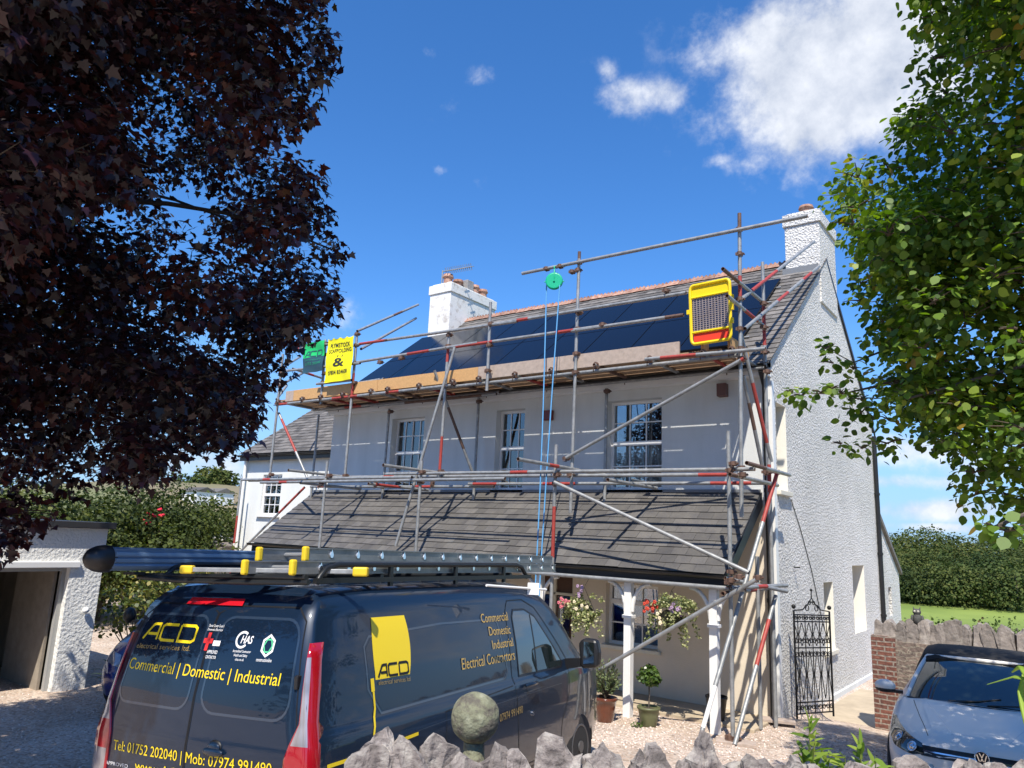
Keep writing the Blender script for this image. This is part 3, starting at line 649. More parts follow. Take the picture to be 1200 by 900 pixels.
mb = MB(); mb.add([(wx0-.1, 15.4, 6.38), (wx1, 15.4, 6.38), (wx1, 18, 4.5), (wx0-.1, 18, 4.5)], [(0, 1, 2, 3)]); mb.prism([(wx0-.1, WY-.16, 4.55), (wx0-.1, 15.4, 6.36), (wx0-.1, 15.4, 6.2), (wx0-.1, WY-.16, 4.46)], (wx1-wx0+.1, 0, 0)); mb.build('roof_deck', slate_old, wr)
mb = MB(); gutter(mb, wx0-.1, wx1, WY-.24, 4.52); mb.build('gutter', black_pl, wing)
MB().box((wx0-.1, WY-.18, 4.36), (wx1, WY-.15, 4.54)).build('fascia', black_pl, wing)
window(wing, *wl, WY, .5, 3, (2, 2), 2, deep=.06); MB().box((wl[0]-.08, WY-.08, wl[2]-.06), (wl[1]+.08, WY+.05, wl[2]-.002)).build('sill', upvc, wing)
mb = MB(); mb.tube((wx0+.1, WY-.1, 4.45), (wx0+.1, WY-.1, 0), .045, 10); mb.build('drainpipe', white_paint, wing)
# ============================================================ SCAFFOLD
scaf = thing('scaffold', 'galvanised tube scaffold with red bands and board platform in front of the house', 'scaffolding', (-9, 10.6, 0))
TR = .0295
SM = [galv, redp, rust, white_paint]
YO, YU, YI = 10.10, 10.65, 11.60
joints = []
def tube(kind, a, b, bands=(), r=TR, cap=True):
    """one scaffold tube; bands = (t0, t1, material index)"""
    a, b = Vector(a), Vector(b); cuts = sorted({0, 1, *[q for bd in bands for q in bd[:2]]}); m_ = MB(); m_.sm = []
    for t0, t1 in zip(cuts, cuts[1:]):
        mi = 0
        for bd in bands:
            if bd[0]-1e-6 <= t0 and t1 <= bd[1]+1e-6: mi = bd[2]
        m_.tube(a+(b-a)*t0, a+(b-a)*t1, r, 10, mi=mi, caps=False, rn=.5)
    # open tube ends with an inner wall
    q = (b-a).to_track_quat('Z', 'Y')
    for e, s_ in ((a, 1), (b, -1)):
        d = (b-a).normalized()*s_; ring = []
        for rr in (r, r*.82): ring += [e+q @ Vector((rr*math.cos(2*math.pi*i/10), rr*math.sin(2*math.pi*i/10), 0)) for i in range(10)]
        ring += [e+d*.06+q @ Vector((r*.82*math.cos(2*math.pi*i/10), r*.82*math.sin(2*math.pi*i/10), 0)) for i in range(10)]
        m_.add(ring, [(i, (i+1) % 10, 10+(i+1) % 10, 10+i) for i in range(10)]+[(10+i, 10+(i+1) % 10, 20+(i+1) % 10, 20+i) for i in range(10)]+[tuple(range(20, 30))], 2)
    return m_.build(kind, SM, scaf)
coup_mesh = None
def coupler(p, u=(0, 0, 1), w=(1, 0, 0)):
    """swivel or right angle clamp: two collars, flaps and bolts"""
    if len(joints) >= 96: return
    p = Vector(p); u = Vector(u).normalized(); w = Vector(w).normalized(); m_ = MB(); s_ = u.cross(w)
    s_ = s_.normalized() if s_.length > .1 else u.orthogonal().normalized()
    m_.tube(p-u*.028, p+u*.028, TR*1.32, 10, mi=0, rn=.5); m_.tube(p-w*.028+s_*TR*1.7, p+w*.028+s_*TR*1.7, TR*1.32, 10, mi=0, rn=.5)
    m_.tube(p+w*.05-u*.0, p+w*.05+s_*.085, .009, 6, mi=0); m_.tube(p+w*.05+s_*.03, p+w*.05+s_*.05, .018, 6, mi=0)
    m_.tube(p-u*.05+s_*.02, p-u*.05+s_*-.08, .009, 6, mi=0); m_.cbox(p-w*.045, (.03, .03, .045))
    joints.append(m_.build('coupler', [rust], scaf))
def V3(px, y): return ony(px, y)
Zv = (0, 0, 1); Xv = (1, 0, 0); Yv = (0, 1, 0)
def vert(px1, px2, y, bands=(), z0=None):
    a, b = ony(px1, y), ony(px2, y)
    if z0 is not None: b = Vector((a.x*.5+b.x*.5, y, z0)); a.x = b.x
    tube('standard', b, a, bands); return b, a
# upper standards
S = {}
S['s1'] = vert((866.5, 250), (869, 606), YU, [(.70, .78, 1), (.95, 1, 2)])
S['s2'] = vert((679, 295), (668.5, 601), YU, [(.97, 1, 2)])
S['s3'] = vert((575, 354), (570.5, 458), YU-.06)
S['s4'] = vert((526.5, 387), (514.5, 562), YU, [(.05, .28, 1), (.78, .88, 1)])
S['s5'] = vert((418.6, 390), (403.5, 565), YU, [(.55, .72, 1)])
S['s6'] = vert((331.6, 415), (316, 560), YU)
S['s6b'] = vert((381.5, 398), (376, 474), YU+.03)
# first lift uprights from the ground
for a, b, bd in (((385, 540), (373, 640), ()), ((494, 540), (488, 640), ()), ((652.5, 521), (645, 711), ((.55, .75, 1),)), ((855, 505), (857, 868), ())):
    bb, aa = vert(a, b, YO, bd, z0=gz(-6, YO)+.03)
    S[a] = (bb, aa)
# inner standards by the wall
for a, b, z0 in (((457, 479), (449, 560), 3.2), ((562, 466), (555.5, 556), 3.2), ((711.6, 455), (708.5, 545), 3.2), ((373.5, 486), (365, 575), 2.9), ((895, 307), (898, 540), .02)):
    y = YI+.1; A = ony(a, y); B = ony(b, y); x = (A.x+B.x)/2; tube('standard', (x, y, z0 if z0 > 1 else .02), (x, y, A.z), [(.80, .9, 1)] if z0 < 1 else ()); S[('i', a)] = (Vector((x, y, z0)), Vector((x, y, A.z)))
x7 = S[('i', (895, 307))][0].x
tube('standard', (x7+.09, YI-.12, .02), (x7+.09, YI-.12, 3.9), [(.86, .97, 1)]); tube('standard', (x7-.03, YI-.42, .02), (x7-.03, YI-.42, 2.4))
pl = ony((283, 562), 12.55); tube('standard', (pl.x, 12.55, 0), (pl.x, 12.55, pl.z+.05), [(.3, .72, 1), (.5, .52, 3)])
# ledgers of the first lift
za = ony((600, 557), YO).z
LX0, LX1 = ony((296, 563), YO).x, ony((862, 551), YO).x
tube('ledger', (LX0-.5, YO+.06, za), (-9.9, YO+.06, za), [(.15, .2, 1)]); tube('ledger', (-10.6, YO+.06, za+.07), (LX1+.25, YO+.06, za+.04), [(.42, .47, 1)])
tube('ledger', (LX0+.4, YO-.06, za-.08), (-7.6, YO-.06, za-.06), [(.1, .14, 1)])
zb = ony((640, 570), YI-.05).z
tube('ledger', (-14.6, YI-.05, zb+.02), (-9.0, YI-.05, zb+.0), [(.05, .1, 1), (.62, .7, 1)]); tube('ledger', (-9.6, YI-.12, zb+.05), (XR+.1, YI-.12, zb+.03), [(.02, .12, 1), (.3, .42, 1), (.84, .95, 1)])
tube('ledger', (-15.9, YU+.07, za+.03), (-13.2, YU+.07, za+.03), [(.3, .7, 1)]); tube('ledger', (-13.6, YU+.07, za+.09), (-3.75, YU+.07, za+.02), [(.24, .27, 1), (.93, .98, 1)])
# transoms sticking out of the first lift
def transom(pn, xq, z, y1=YI+.15, bands=()):
    n_ = onz(pn, z); a = Vector((n_.x, n_.y, z)); b = Vector((n_.x if xq is None else xq, y1, z)); tube('transom', a, b, bands); return a, b
transom((338, 551), None, za+.13); transom((449, 545), None, za+.13); transom((607, 538), None, za+.13, bands=[(.3, .4, 1)])
tube('transom', (LX1+.02, YO-.28, za-.06), (LX1+.08, YI+.1, za-.06), [(0, .12, 2)]); tube('transom', (LX1+.22, YO-.18, za+.1), (LX1+.25, YI+.15, za+.1), [(0, .4, 2)])
tube('transom', (-10.9, YO-.1, za-.13), (-10.9, YI+.1, za-.13), [(.1, .5, 1)]); tube('transom', (-13.0, YO-.1, za-.1), (-13.0, YI+.1, za-.1)); tube('transom', (-5.6, YO-.1, za-.1), (-5.6, YI+.1, za-.1))
# low ledger and foot ties in front of the porch
zl = ony((760, 680), YO).z
tube('ledger', (-9.6, YO-.07, zl-.02), (ony((850, 682), YO).x+.3, YO-.07, zl-.02)); A = ony((795, 683), YO-.02)
tube('ledger', ony((856, 689), YO-.12), ony((922, 686), YI-.1), [(.45, .62, 1)]); tube('transom', (ony((852, 683), YO).x, YO-.16, zl-.09), (ony((852, 683), YO).x+.05, YI+.25, zl-.06), [(.0, .15, 2), (.5, .7, 1)])
tube('ledger', ony((850, 678), YO+.1), ony((922, 693), YI-.3))
# braces
def brace(p1, y1, p2, y2, bands=(), z2=None):
    a = ony(p1, y1); b = ony(p2, y2)
    if z2 is not None: b = onz(p2, z2)
    tube('brace', a, b, bands); return a, b
brace((649.6, 565), YO-.09, (877.6, 671), YO-.09); brace((890, 677), YO-.12, (672, 803), YO-.12)
brace((911, 553), YI-.35, (816, 880), 0, [(0, .21, 1), (.80, .93, 3)], z2=.04)
brace((909, 698), YI-.3, (861, 873), 0, [(.18, .50, 1)], z2=.04)
brace((663.6, 536.5), YU-.07, (872, 420), YU-.07, [(.985, 1, 1)])
brace((533, 407), YU-.08, (463.7, 640), 10.25); brace((326.7, 484), YU+.07, (361, 562), YU+.07, [(.1, .6, 1)])
brace((509, 434), YU-.05, (554.5, 556), YI+.02, [(.35, .75, 2)]); brace((868, 391), YU+.05, (904, 541), YI-.1, [(.38, .85, 1)]); brace((871, 440), YU+.12, (893, 545), YI-.2, [(.3, .6, 2)])
brace((357, 571), 11.6, (280, 648), 11.3, [(0, .38, 1)])
# handrails
tube('handrail', V3((418.6, 403.5), YU-.06), V3((606, 376.5), YU-.06), [(.02, .2, 1), (.2, .22, 2)]); tube('handrail', V3((560, 383), YU-.06), V3((804, 343), YU-.06), [(.22, .28, 1)])
tube('handrail', V3((418.6, 424.5), YU-.06), V3((560, 401.5), YU-.06), [(.45, .63, 1)]); tube('handrail', V3((530, 407), YU-.06), V3((706, 382), YU-.06), [(.03, .3, 1), (.72, .83, 1)]); tube('handrail', V3((670, 388), YU-.06), V3((801, 369), YU-.06), [(.85, 1, 2)])
tube('gin_beam', V3((612, 320.5), YU-.06), V3((946, 253), YU-.06), r=.031)
tube('handrail', V3((335, 411), YU-.06), V3((392, 402.5), YU-.06), [(.0, .3, 1)]); tube('handrail', V3((331, 435), YU-.06), V3((422, 425.5), YU-.06)); tube('handrail', V3((371, 450), YU-.05), V3((412, 445.5), YU-.05)); tube('handrail', V3((374, 456.5), YU+.1), V3((450, 444), YU+.1))
tube('handrail', V3((331, 450), YU+.05), V3((357, 436), YI+.2)); tube('handrail', V3((343, 432), YU+.02), V3((377, 443), YI+.1), [(.5, .7, 1)]); tube('handrail', V3((331, 431), YU), V3((352, 418), YI+.4)); tube('handrail', V3((324, 468), YU), V3((336, 452), YU+.6))
tube('guard_rail', V3((418.6, 388), YU), V3((490, 357), 13.3), [(.55, .7, 2)]); tube('guard_rail', V3((423, 409), YU), V3((487.6, 373), 13.3))
tube('guard_rail', onx((868, 351), ony((868, 351), YU).x), onx((954, 283), -3.62), [(.1, .42, 1)]); tube('guard_rail', V3((873, 385), YU-.04), onx((960, 312), -3.62), [(.36, .5, 1), (.72, .86, 1)])
tube('transom', V3((847, 315), 9.9), V3((895, 355), YI+.1), [(0, .35, 2)]); tube('transom', V3((852, 346.5), 10.1), V3((895, 382), YI+.1), [(.45, .8, 1)])
# platform: ledgers, transoms, boards, toe boards
zp = ony((675, 435), YU).z-.01
x0p = ony((328, 473), YU).x
tube('ledger', (x0p, YU-.02, zp+.0), (-9.4, YU-.02, zp-.0), [(.35, .5, 1), (.66, .73, 1), (.0, .06, 1)]); tube('ledger', (-10.1, YU+.05, zp-.01), (-3.72, YU+.05, zp-.01), [(.02, .1, 0)])
tube('ledger', V3((756, 421), YU-.1), V3((897, 408.5), YU-.1), [(.14, .45, 1)])
tube('ledger', (x0p+.1, YI-.02, zp), (-9.0, YI-.02, zp), [(.2, .3, 1)]); tube('ledger', (-9.6, YI+.05, zp-.01), (-3.7, YI+.05, zp-.01))
tube('ledger', (-12.5, YI-.25, zp-.085), (-8.9, YI-.25, zp-.085), [(.3, .9, 2)])
tx = [-14.9, -14.0, -13.35, -12.6, -11.7, -11.2, -10.3, -9.4, -8.75, -7.9, -7.1, -6.2, -5.2, -4.3, -3.85]
for i, x in enumerate(tx):
    tube('transom', (x, YU-.12, zp+.055), (x+random.uniform(-.03, .03), YI+.2, zp+.055), [(.2, .9, 1)] if i in (2, 3, 6, 9, 13) else [(.1, .95, 2)] if i % 2 else ())
zb0 = zp+.088
bys = [(10.70, 10.865), (10.868, 11.085), (11.10, 11.335), (11.362, 11.588), (11.618, 11.80)]
for k, (ya, yb) in enumerate(bys):
    xx = -14.95+(.0 if k % 2 else -.1)
    for j in range(3):
        w = (14.95-3.95)/3; xa = xx+j*w; xb = xa+w-.012
        if k == 2: ya2 = ya+(.006 if j != 1 else -.010)
        else: ya2 = ya
        MB().box((xa, ya2, zb0+.001*j), (xb, yb-.002*j, zb0+.038+.001*j)).build('board', deckp, scaf, .004)
zt0 = zb0+.04
tbx = [(x0p+.15, ony((343, 458), YU-.0).x, plank), (ony((343, 458), YU).x+.005, -11.62, osb), (-11.61, ony((559, 430), YU).x, osb), (ony((559, 430), YU).x+.005, -7.0, plank), (-6.99, ony((795, 403), YU).x, plank)]
for xa, xb, mm in tbx: MB().box((xa, YU+.03, zt0-.06), (xb, YU+.066, zt0+.19)).build('toe_board', mm, scaf, .003)
MB().box((-4.35, YU-.02, zt0+.0), (-4.31+.0, YU+.2, zt0+.26)).build('toe_board', osb, scaf); MB().box((-3.97, YU+.1, zt0), (-3.93, YI, zt0+.2)).build('toe_board', osb, scaf, .003)
# base plates and sole boards
for k in list(S):
    b = S[k][0]
    if b.z < .2:
        MB().cbox((b.x, b.y, gz(b.x, b.y)+.06 if b.y > 11 else gz(b.x, b.y)+.045), (.15, .15, .008)).build('base_plate', rust, scaf)
        MB().cbox((b.x+.04, b.y, gz(b.x, b.y)+.02 if b.y < 10.9 else .066), (.5, .23, .04), Matrix.Rotation(.35, 3, 'Z')).build('sole_board', plank, scaf, .004)
# couplers where tubes cross
for px, y in (((866, 268), YU), ((678, 307), YU), ((866.5, 297), YU), ((677, 316), YU), ((867, 350), YU), ((867, 385), YU), ((868, 408), YU), ((677, 385), YU), ((675, 414), YU), ((674, 436), YU), ((678, 366), YU), ((575, 379), YU-.06), ((573, 404), YU-.06), ((571, 434), YU-.06), ((526, 392), YU), ((525, 405), YU), ((522, 452), YU), ((418, 391), YU), ((417, 404), YU), ((416, 425), YU), ((415, 448), YU), ((410, 465), YU), ((329, 436), YU), ((328, 452), YU), ((324, 473), YU), ((382, 402), YU), ((380, 415), YU), ((380, 437), YU), ((378, 448), YU), ((670, 318), YU-.06), ((640, 314.5), YU-.06), ((656, 311.5), YU-.06), ((663, 537), YU), ((668, 556), YU), ((516, 552), YU), ((404, 557), YU), ((869, 548), YU), ((869, 420), YU), ((317, 556), YU), ((780, 340), YU-.06), ((706, 380), YU-.06), ((445, 424), YU-.06), ((470, 419), YU-.06),
              ((385, 557), YO), ((494, 553), YO), ((652, 556), YO), ((651, 566), YO), ((855, 551), YO), ((859, 543), YO), ((870, 556), YO), ((854, 683), YO-.05), ((857, 670), YO-.05), ((856, 680), YO-.15), ((866, 676), YO-.15), ((888, 677), YO-.1), ((377, 566), YO), ((492, 565), YO), ((862, 866), YO), ((855, 864), YO),
              ((895, 355), YI), ((895, 383), YI), ((896, 412), YI), ((897, 553), YI), ((899, 435), YI), ((901, 552), YI-.2), ((910, 553), YI-.3), ((457, 482), YI), ((561, 470), YI), ((711, 458), YI), ((553, 556), YI), ((449, 570), YI)):
    coupler(V3(px, y-.02), Zv, Xv)
for i, x in enumerate(tx):
    coupler((x, YU-.05, zp+.03), Xv, Yv)
    if i % 2: coupler((x, YI+.12, zp+.02), Xv, Yv)
for x in (-14.2, -12.3, -10.6, -9.1, -7.4, -6.0, -4.8): coupler((x, YI-.1, zb+.04), Xv, Yv)
# ---------- things hung on the scaffold
# yellow access gate
gp = [V3(p, YU-.13) for p in ((808.5, 336), (855, 326.5), (856.5, 397), (810.5, 404))]
gt = thing('access_gate', 'yellow framed safety gate with grey mesh and red kick panel on the platform', 'safety gate', (gp[3]+gp[2])/2)
def bil(q, u, v): return (q[3]*(1-u)+q[2]*u)*(1-v)+(q[0]*(1-u)+q[1]*u)*v
ygm = mat('gate_yellow', (.85, .62, .01), .4); rgm = mat('gate_red', (.75, .05, .02), .45)
fr = MB(); ro = rrect(0, 0, 1, 1, .09, 5); fr.path([bil(gp, u, v) for u, v in ro], .026, 8, closed=True)
for v in (.195, .79): fr.path([bil(gp, 0, v), bil(gp, 1, v)], .02, 8)
fr.cbox(bil(gp, -.04, .56), (.07, .04, .07)); fr.cbox(bil(gp, 1.04, .60), (.05, .05, .24)); fr.cbox(bil(gp, 1.03, .3), (.05, .05, .08)); fr.build('frame', ygm, gt)
off = Vector((0, .012, 0)); pn_ = MB(); pn_.prism([bil(gp, u, v)+off for u, v in ((.03, .80), (.97, .80), (.97, .95), (.9, .985), (.1, .985), (.03, .95))], (0, .008, 0)); pn_.build('top_panel', ygm, gt)
pn_ = MB(); pn_.prism([bil(gp, u, v)+off for u, v in ((.05, .185), (.97, .185), (.97, .03), (.06, .03))], (0, .008, 0)); pn_.build('kick_panel', rgm, gt)
me_ = MB()
for i in range(1, 13): me_.tube(bil(gp, i/13, .2)+off, bil(gp, i/13, .785)+off, .0075, 5)
for j in range(1, 17): v = .2+.585*j/17; me_.tube(bil(gp, .02, v)+off*1.4, bil(gp, .98, v)+off*1.4, .0075, 5)
me_.build('wire_mesh', mat('mesh_grey', (.30, .25, .24), .6, .2), gt)
# banners
def banner(name, px, y, mats_, label, text_fn, ztop=0, folds=.015, wave=True):
    q = [V3(p, y) for p in px]; t = thing(name, label, 'banner', (q[3]+q[2])/2)
    m_ = MB(); nu, nv = 24, 30; vs = []
    surf = lambda u, v: bil(q, u, v)+Vector((0, folds*math.sin(v*9+u*3)+folds*.8*math.sin(u*11+1)-folds*1.5, 0))
    for s_ in (0, .004):
        for j in range(nv+1):
            for i in range(nu+1):
                u, v = i/nu, j/nv; p = surf(u, v)+Vector((0, s_, 0)); 
                if wave and j == nv: p += Vector((0, 0, -.035*abs(math.sin(u*math.pi*4))))
                vs.append(p)
    n1_ = (nu+1)*(nv+1); fs = []; mi_of = []
    for j in range(nv):
        for i in range(nu):
            a = j*(nu+1)+i; fs.append((a, a+1, a+nu+2, a+nu+1)); mi_of.append(text_fn(j/nv))
    for k_, f in enumerate(fs): m_.add([], [], 0)
    b0 = len(m_.v); m_.v += [tuple(p) for p in vs]
    for f, mi in zip(fs, mi_of):
        m_.f.append(f); m_.mi.append(mi); m_.rn.append(.5); m_.sm.append(True)
        m_.f.append(tuple(n1_+i for i in reversed(f))); m_.mi.append(mi); m_.rn.append(.5); m_.sm.append(True)
    sh = m_.build('sheet', mats_, t)
    return t, q, surf
def btext(t, surf, body, u0, u1, v0, h, m_, bold=0, asp=1):
    V_, F_ = fit_text(body, (u0, v0), u1-u0, h, bold)
    mm = MB(); mm.add([surf(x, y)+Vector((0, -.006, 0)) for x, y in V_], F_); return mm.build('lettering', m_, t)
yb_m = mat('banner_yellow', (.90, .82, .0), .6); gb_m = mat('banner_green', (.01, .50, .13), .6); nb_m = mat('banner_navy', (.02, .07, .10), .6); ink = mat('ink', (.03, .03, .02), .7); ink_g = mat('ink_green', (.02, .30, .16), .6)
t, q, sf = banner('banner', ((385, 397.5), (416, 393.5), (412, 444.5), (380.5, 449)), YU-.12, [yb_m], 'yellow scaffolding company banner tied to the upper rails', lambda v: 0)
btext(t, sf, 'PLYMSTOCK', .12, .90, .775, .095, ink, .012); btext(t, sf, 'SCAFFOLDING', .08, .95, .655, .085, ink, .012); btext(t, sf, '07804 834608', .10, .86, .165, .085, ink, .012)
V_, F_ = [], []
def sadd(pts, w, closed=False):
    a, b = stroke2(pts, w, closed); n = len(V_); V_.extend(a); F_.extend([tuple(i+n for i in f) for f in b])
v2, f2 = fit_text('&', (.32, .34), .38, .19, .02); V_ += v2; F_ += f2
sadd([(.44, .55), (.46, .60)], .025); sadd([(.58, .55), (.60, .60)], .025)
mm = MB(); mm.add([sf(x, y)+Vector((0, -.006, 0)) for x, y in V_], F_); mm.build('emblem', ink, t)
t, q, sf = banner('banner', ((357.5, 403.5), (382, 399), (379, 434.5), (354.5, 438)), YU-.1, [gb_m, nb_m], 'green and navy company banner on the scaffold rail beside the yellow one', lambda v: 0 if v > .47 else 1, wave=False)
ACDS = [([(0, 0), (.42, .95), (.55, 1), (.82, 1), (.82, 0)], False), ([(.25, .36), (.82, .36)], False), ([(1.86, 1), (1.12, 1), (1.0, .88), (1.0, .12), (1.12, 0), (1.86, 0)], False), ([(2.04, 1), (2.78, 1), (2.92, .86), (2.92, .14), (2.78, 0), (2.04, 0), (2.04, 1)], False)]
def acd(x0, y0, w, h, th):
    """drawn company initials inside a w by h frame"""
    V_, F_ = [], []
    for pts, c in ACDS:
        a, b = stroke2([(x0+p[0]/2.92*w, y0+p[1]*h) for p in pts], th, c); n = len(V_); V_ += a; F_ += [tuple(i+n for i in f) for f in b]
    return V_, F_
v_, f_ = acd(.1, .53, .8, .17, .035); mm = MB(); mm.add([sf(x, y)+Vector((0, -.006, 0)) for x, y in v_], f_); mm.build('emblem', nb_m, t)
btext(t, sf, '01752 202040', .12, .9, .25, .08, ink_g, .01); btext(t, sf, 'electrical services ltd', .12, .9, .39, .05, ink_g, .005); btext(t, sf, 'www.acd-electrical.co.uk', .08, .92, .14, .04, ink_g, .004) if False else None
# gin wheel and rope
gw_ = V3((649.5, 329.5), YU-.1); gin = thing('gin_wheel', 'green pulley wheel hanging from the top scaffold tube', 'pulley', gw_-Vector((0, 0, .15)))
grn = mat('pulley_green', (.0, .42, .22), .4); prof = [(.13, -.03), (.155, -.03), (.155, -.018), (.13, -.006), (.13, .006), (.155, .018), (.155, .03), (.13, .03)]
MY = Matrix.Rotation(R(90), 3, 'X') @ Matrix.Identity(3); MZ = Matrix.Rotation(R(25), 3, 'Z') @ MY
k_ = MB(); k_.lathe(prof, gw_, 28, MZ); k_.lathe([(.13, -.004), (.13, .004)], gw_, 28, MZ); k_.build('wheel', grn, gin)
k_ = MB(); dd = MZ @ Vector((0, 0, 1))
for s_ in (-1, 1): k_.path([gw_+dd*s_*.04, gw_+dd*s_*.04+Vector((0, 0, .14)), gw_+Vector((0, 0, .23))], .012, 6)
k_.tube(gw_-dd*.05, gw_+dd*.05, .018, 8); k_.path([gw_+Vector((0, 0, .22)), gw_+Vector((0, -.02, .27)), gw_+Vector((0, .05, .31)), gw_+Vector((0, .08, .26))], .012, 6)
r_ = MZ @ Vector((1, 0, 0)); k_.tube(gw_-r_*.18+Vector((0, 0, -.01)), gw_+r_*.18+Vector((0, 0, -.01)), .010, 6); k_.build('hanger', grn, gin)
rp = MB(); rope_m = mat('blue_rope', (.10, .33, .62), .8); a = V3((640.5, 333), YU-.1); b = V3((656, 334), YU-.1)
def rope(p, q, bow): rp.path([p+(q-p)*t+Vector((bow*math.sin(math.pi*t), 0, 0)) for t in [i/14 for i in range(15)]], .0115, 6)
yr = YO-.25
rope(a, Vector((ony((627, 640), yr).x, yr, .35)), .04); rope(b, Vector((ony((631.5, 640), yr).x, yr, .35)), -.02)
cb_ = Vector((ony((629, 640), yr).x, yr, .12)); rp.path([cb_+Vector((.14*math.cos(t*.7), .14*math.sin(t*.7), .02+t*.006)) for t in range(28)], .0115, 6); rp.path([Vector((ony((627, 640), yr).x, yr, .35)), cb_+Vector((.14, 0, .03))], .0115, 6)
tag(rp.build('rope', rope_m), 'long blue rope running from the green pulley wheel down past the porch', 'rope'); recenter(bpy.data.objects['rope'])
# ============================================================ VAN
def interp(x, tab):
    if x <= tab[0][0]: return tab[0][1]
    for (a, va), (b, vb) in zip(tab, tab[1:]):
        if x <= b: t = (x-a)/(b-a); t = t*t*(3-2*t) if False else t; return va+(vb-va)*t
    return tab[-1][1]
def body_paint(name, col, rough=.35, coat=.75, fleck=.0):
    M = mat(name, col, rough, .1, coat=coat, spec=.2)
    b = M.node_tree.nodes['Principled BSDF']; b.inputs['Coat Roughness'].default_value = .03
    return M
navy = body_paint('navy_paint', (.006, .016, .036))
seam_m = mat('seam', (.004, .004, .005), .5)
glass_d = mat('dark_glass', (.012, .02, .02), .03, 0, coat=1, spec=.9)
SIDE = [(.28, .90), (.34, .955), (.5, .985), (.8, .995), (1.0, .990), (1.1, .975), (1.15, .950), (1.4, .915), (1.65, .860), (1.80, .815), (1.95, .77)]
VROOF = [(0, 1.955), (.6, 1.975), (2.2, 1.975), (3.0, 1.955), (3.35, 1.90), (3.6, 1.78), (4.2, 1.25), (4.32, 1.18), (4.7, 1.06), (4.88, .92), (4.96, .70)]
VPLAN = [(0, .965), (.12, .985), (.5, 1), (3.6, 1), (4.3, .965), (4.7, .89), (4.9, .75), (4.97, .55)]
def van_section(x, zr, wf):
    pts = []
    for z in (.28, .34, .5, .66, .8, .92, 1.0, 1.06, 1.1, 1.13, 1.16, 1.28, 1.4, 1.52, 1.65, 1.74):
        zz = z if z <= 1.06 and zr > 1.1 else (.28+(z-.28)*(zr-.1-.28)/(1.74-.28) if zr <= 1.2 else 1.06+(z-1.06)*(zr-.20-1.06)/(1.74-1.06) if z > 1.06 else z)
        pts.append((interp(zz, SIDE)*wf, zz))
    top_w = pts[-1][0]; z0 = pts[-1][1]; h = zr-z0
    for t in (18, 36, 54, 72, 85):
        a = R(t); rad = min(.19, h); pts.append((top_w-rad*1.05*(1-math.cos(a))*1.0, z0+h*(math.sin(a))*.985))
    w = pts[-1][0]
    for k in (.75, .5, .25, 0): pts.append((w*k, zr+(.018*(1-k*k) if zr > 1.5 else .01)))
    return pts
def rear_x(z): return interp(z, [(.28, .03), (.5, .0), (1.0, .0), (1.3, .03), (1.6, .095), (1.8, .17), (1.90, .24), (1.95, .31), (2.0, .34)])
def rear_bulge(y): return .045*(1-(y/.95)**2) if abs(y) < .95 else 0
xs_ = [0, .04, .12, .25, .45, .7, .9, 1.2, 1.5, 1.8, 2.1, 2.4, 2.62, 2.8, 3.0, 3.2, 3.35, 3.5, 3.65, 3.8, 3.95, 4.1, 4.2, 4.32, 4.5, 4.65, 4.78, 4.88, 4.94, 4.97]
secs = []
for x in xs_:
    pts = van_section(x, interp(x, VROOF), interp(x, VPLAN)); ring = []
    full = [(-y, z) for y, z in pts]+[(y, z) for y, z in reversed(pts[:-1])]
    for y, z in full:
        bl = max(0, 1-x/.9); xx = x+(rear_x(z)-rear_bulge(y))*bl if x < .9 else x
        ring.append((xx, y, z))
    secs.append(ring)
m_ = MB(); nr = len(secs[0]); allv = [p for s_ in secs for p in s_]; fs = []
for i in range(len(secs)-1):
    for j in range(nr-1): fs.append((i*nr+j, (i+1)*nr+j, (i+1)*nr+j+1, i*nr+j+1))
    fs.append((i*nr+nr-1, (i+1)*nr+nr-1, (i+1)*nr, i*nr))
m_.add(allv, fs, 0, .5, True)
def cap_grid(ring, mbx, flip, xf):
    """close an end: rows join the mirrored side points"""
    n = len(ring); half = n//2; K = 12; rows = []
    for j in range(half+1):
        a, b = ring[j], ring[n-1-j] if j < half else ring[j]; rows.append([xf(a, b, k/K) for k in range(K+1)])
    vs = [p for r in rows for p in r]; f = []
    for j in range(half):
        for k in range(K): q = (j*(K+1)+k, j*(K+1)+k+1, (j+1)*(K+1)+k+1, (j+1)*(K+1)+k); f.append(q if not flip else tuple(reversed(q)))
    mbx.add(vs, f, 0, .5, True)
def rear_f(a, b, t):
    y = a[1]+(b[1]-a[1])*t; z = a[2]+(b[2]-a[2])*t; e = 1-abs(2*t-1); return (rear_x(z)-rear_bulge(y), y, z)
def front_f(a, b, t):
    y = a[1]+(b[1]-a[1])*t; z = a[2]+(b[2]-a[2])*t; return (a[0]+.04*(1-(2*t-1)**2), y, z)
cap_grid(secs[0], m_, True, rear_f); cap_grid(secs[-1], m_, False, front_f)
rot_e = VM.to_euler()
van = thing('electrician_van', 'dark navy panel van with yellow lettering and ladders on its roof rack', 'van', VT, rot_e, local=True)
body = m_.build('body', navy, van)
bm = bmesh.new(); bm.from_mesh(body.data); bmesh.ops.remove_doubles(bm, verts=bm.verts, dist=.0015); bmesh.ops.recalc_face_normals(bm, faces=bm.faces); bm.to_mesh(body.data); bvh = BVHTree.FromBMesh(bm); bm.free()
for p in body.data.polygons: p.use_smooth = True
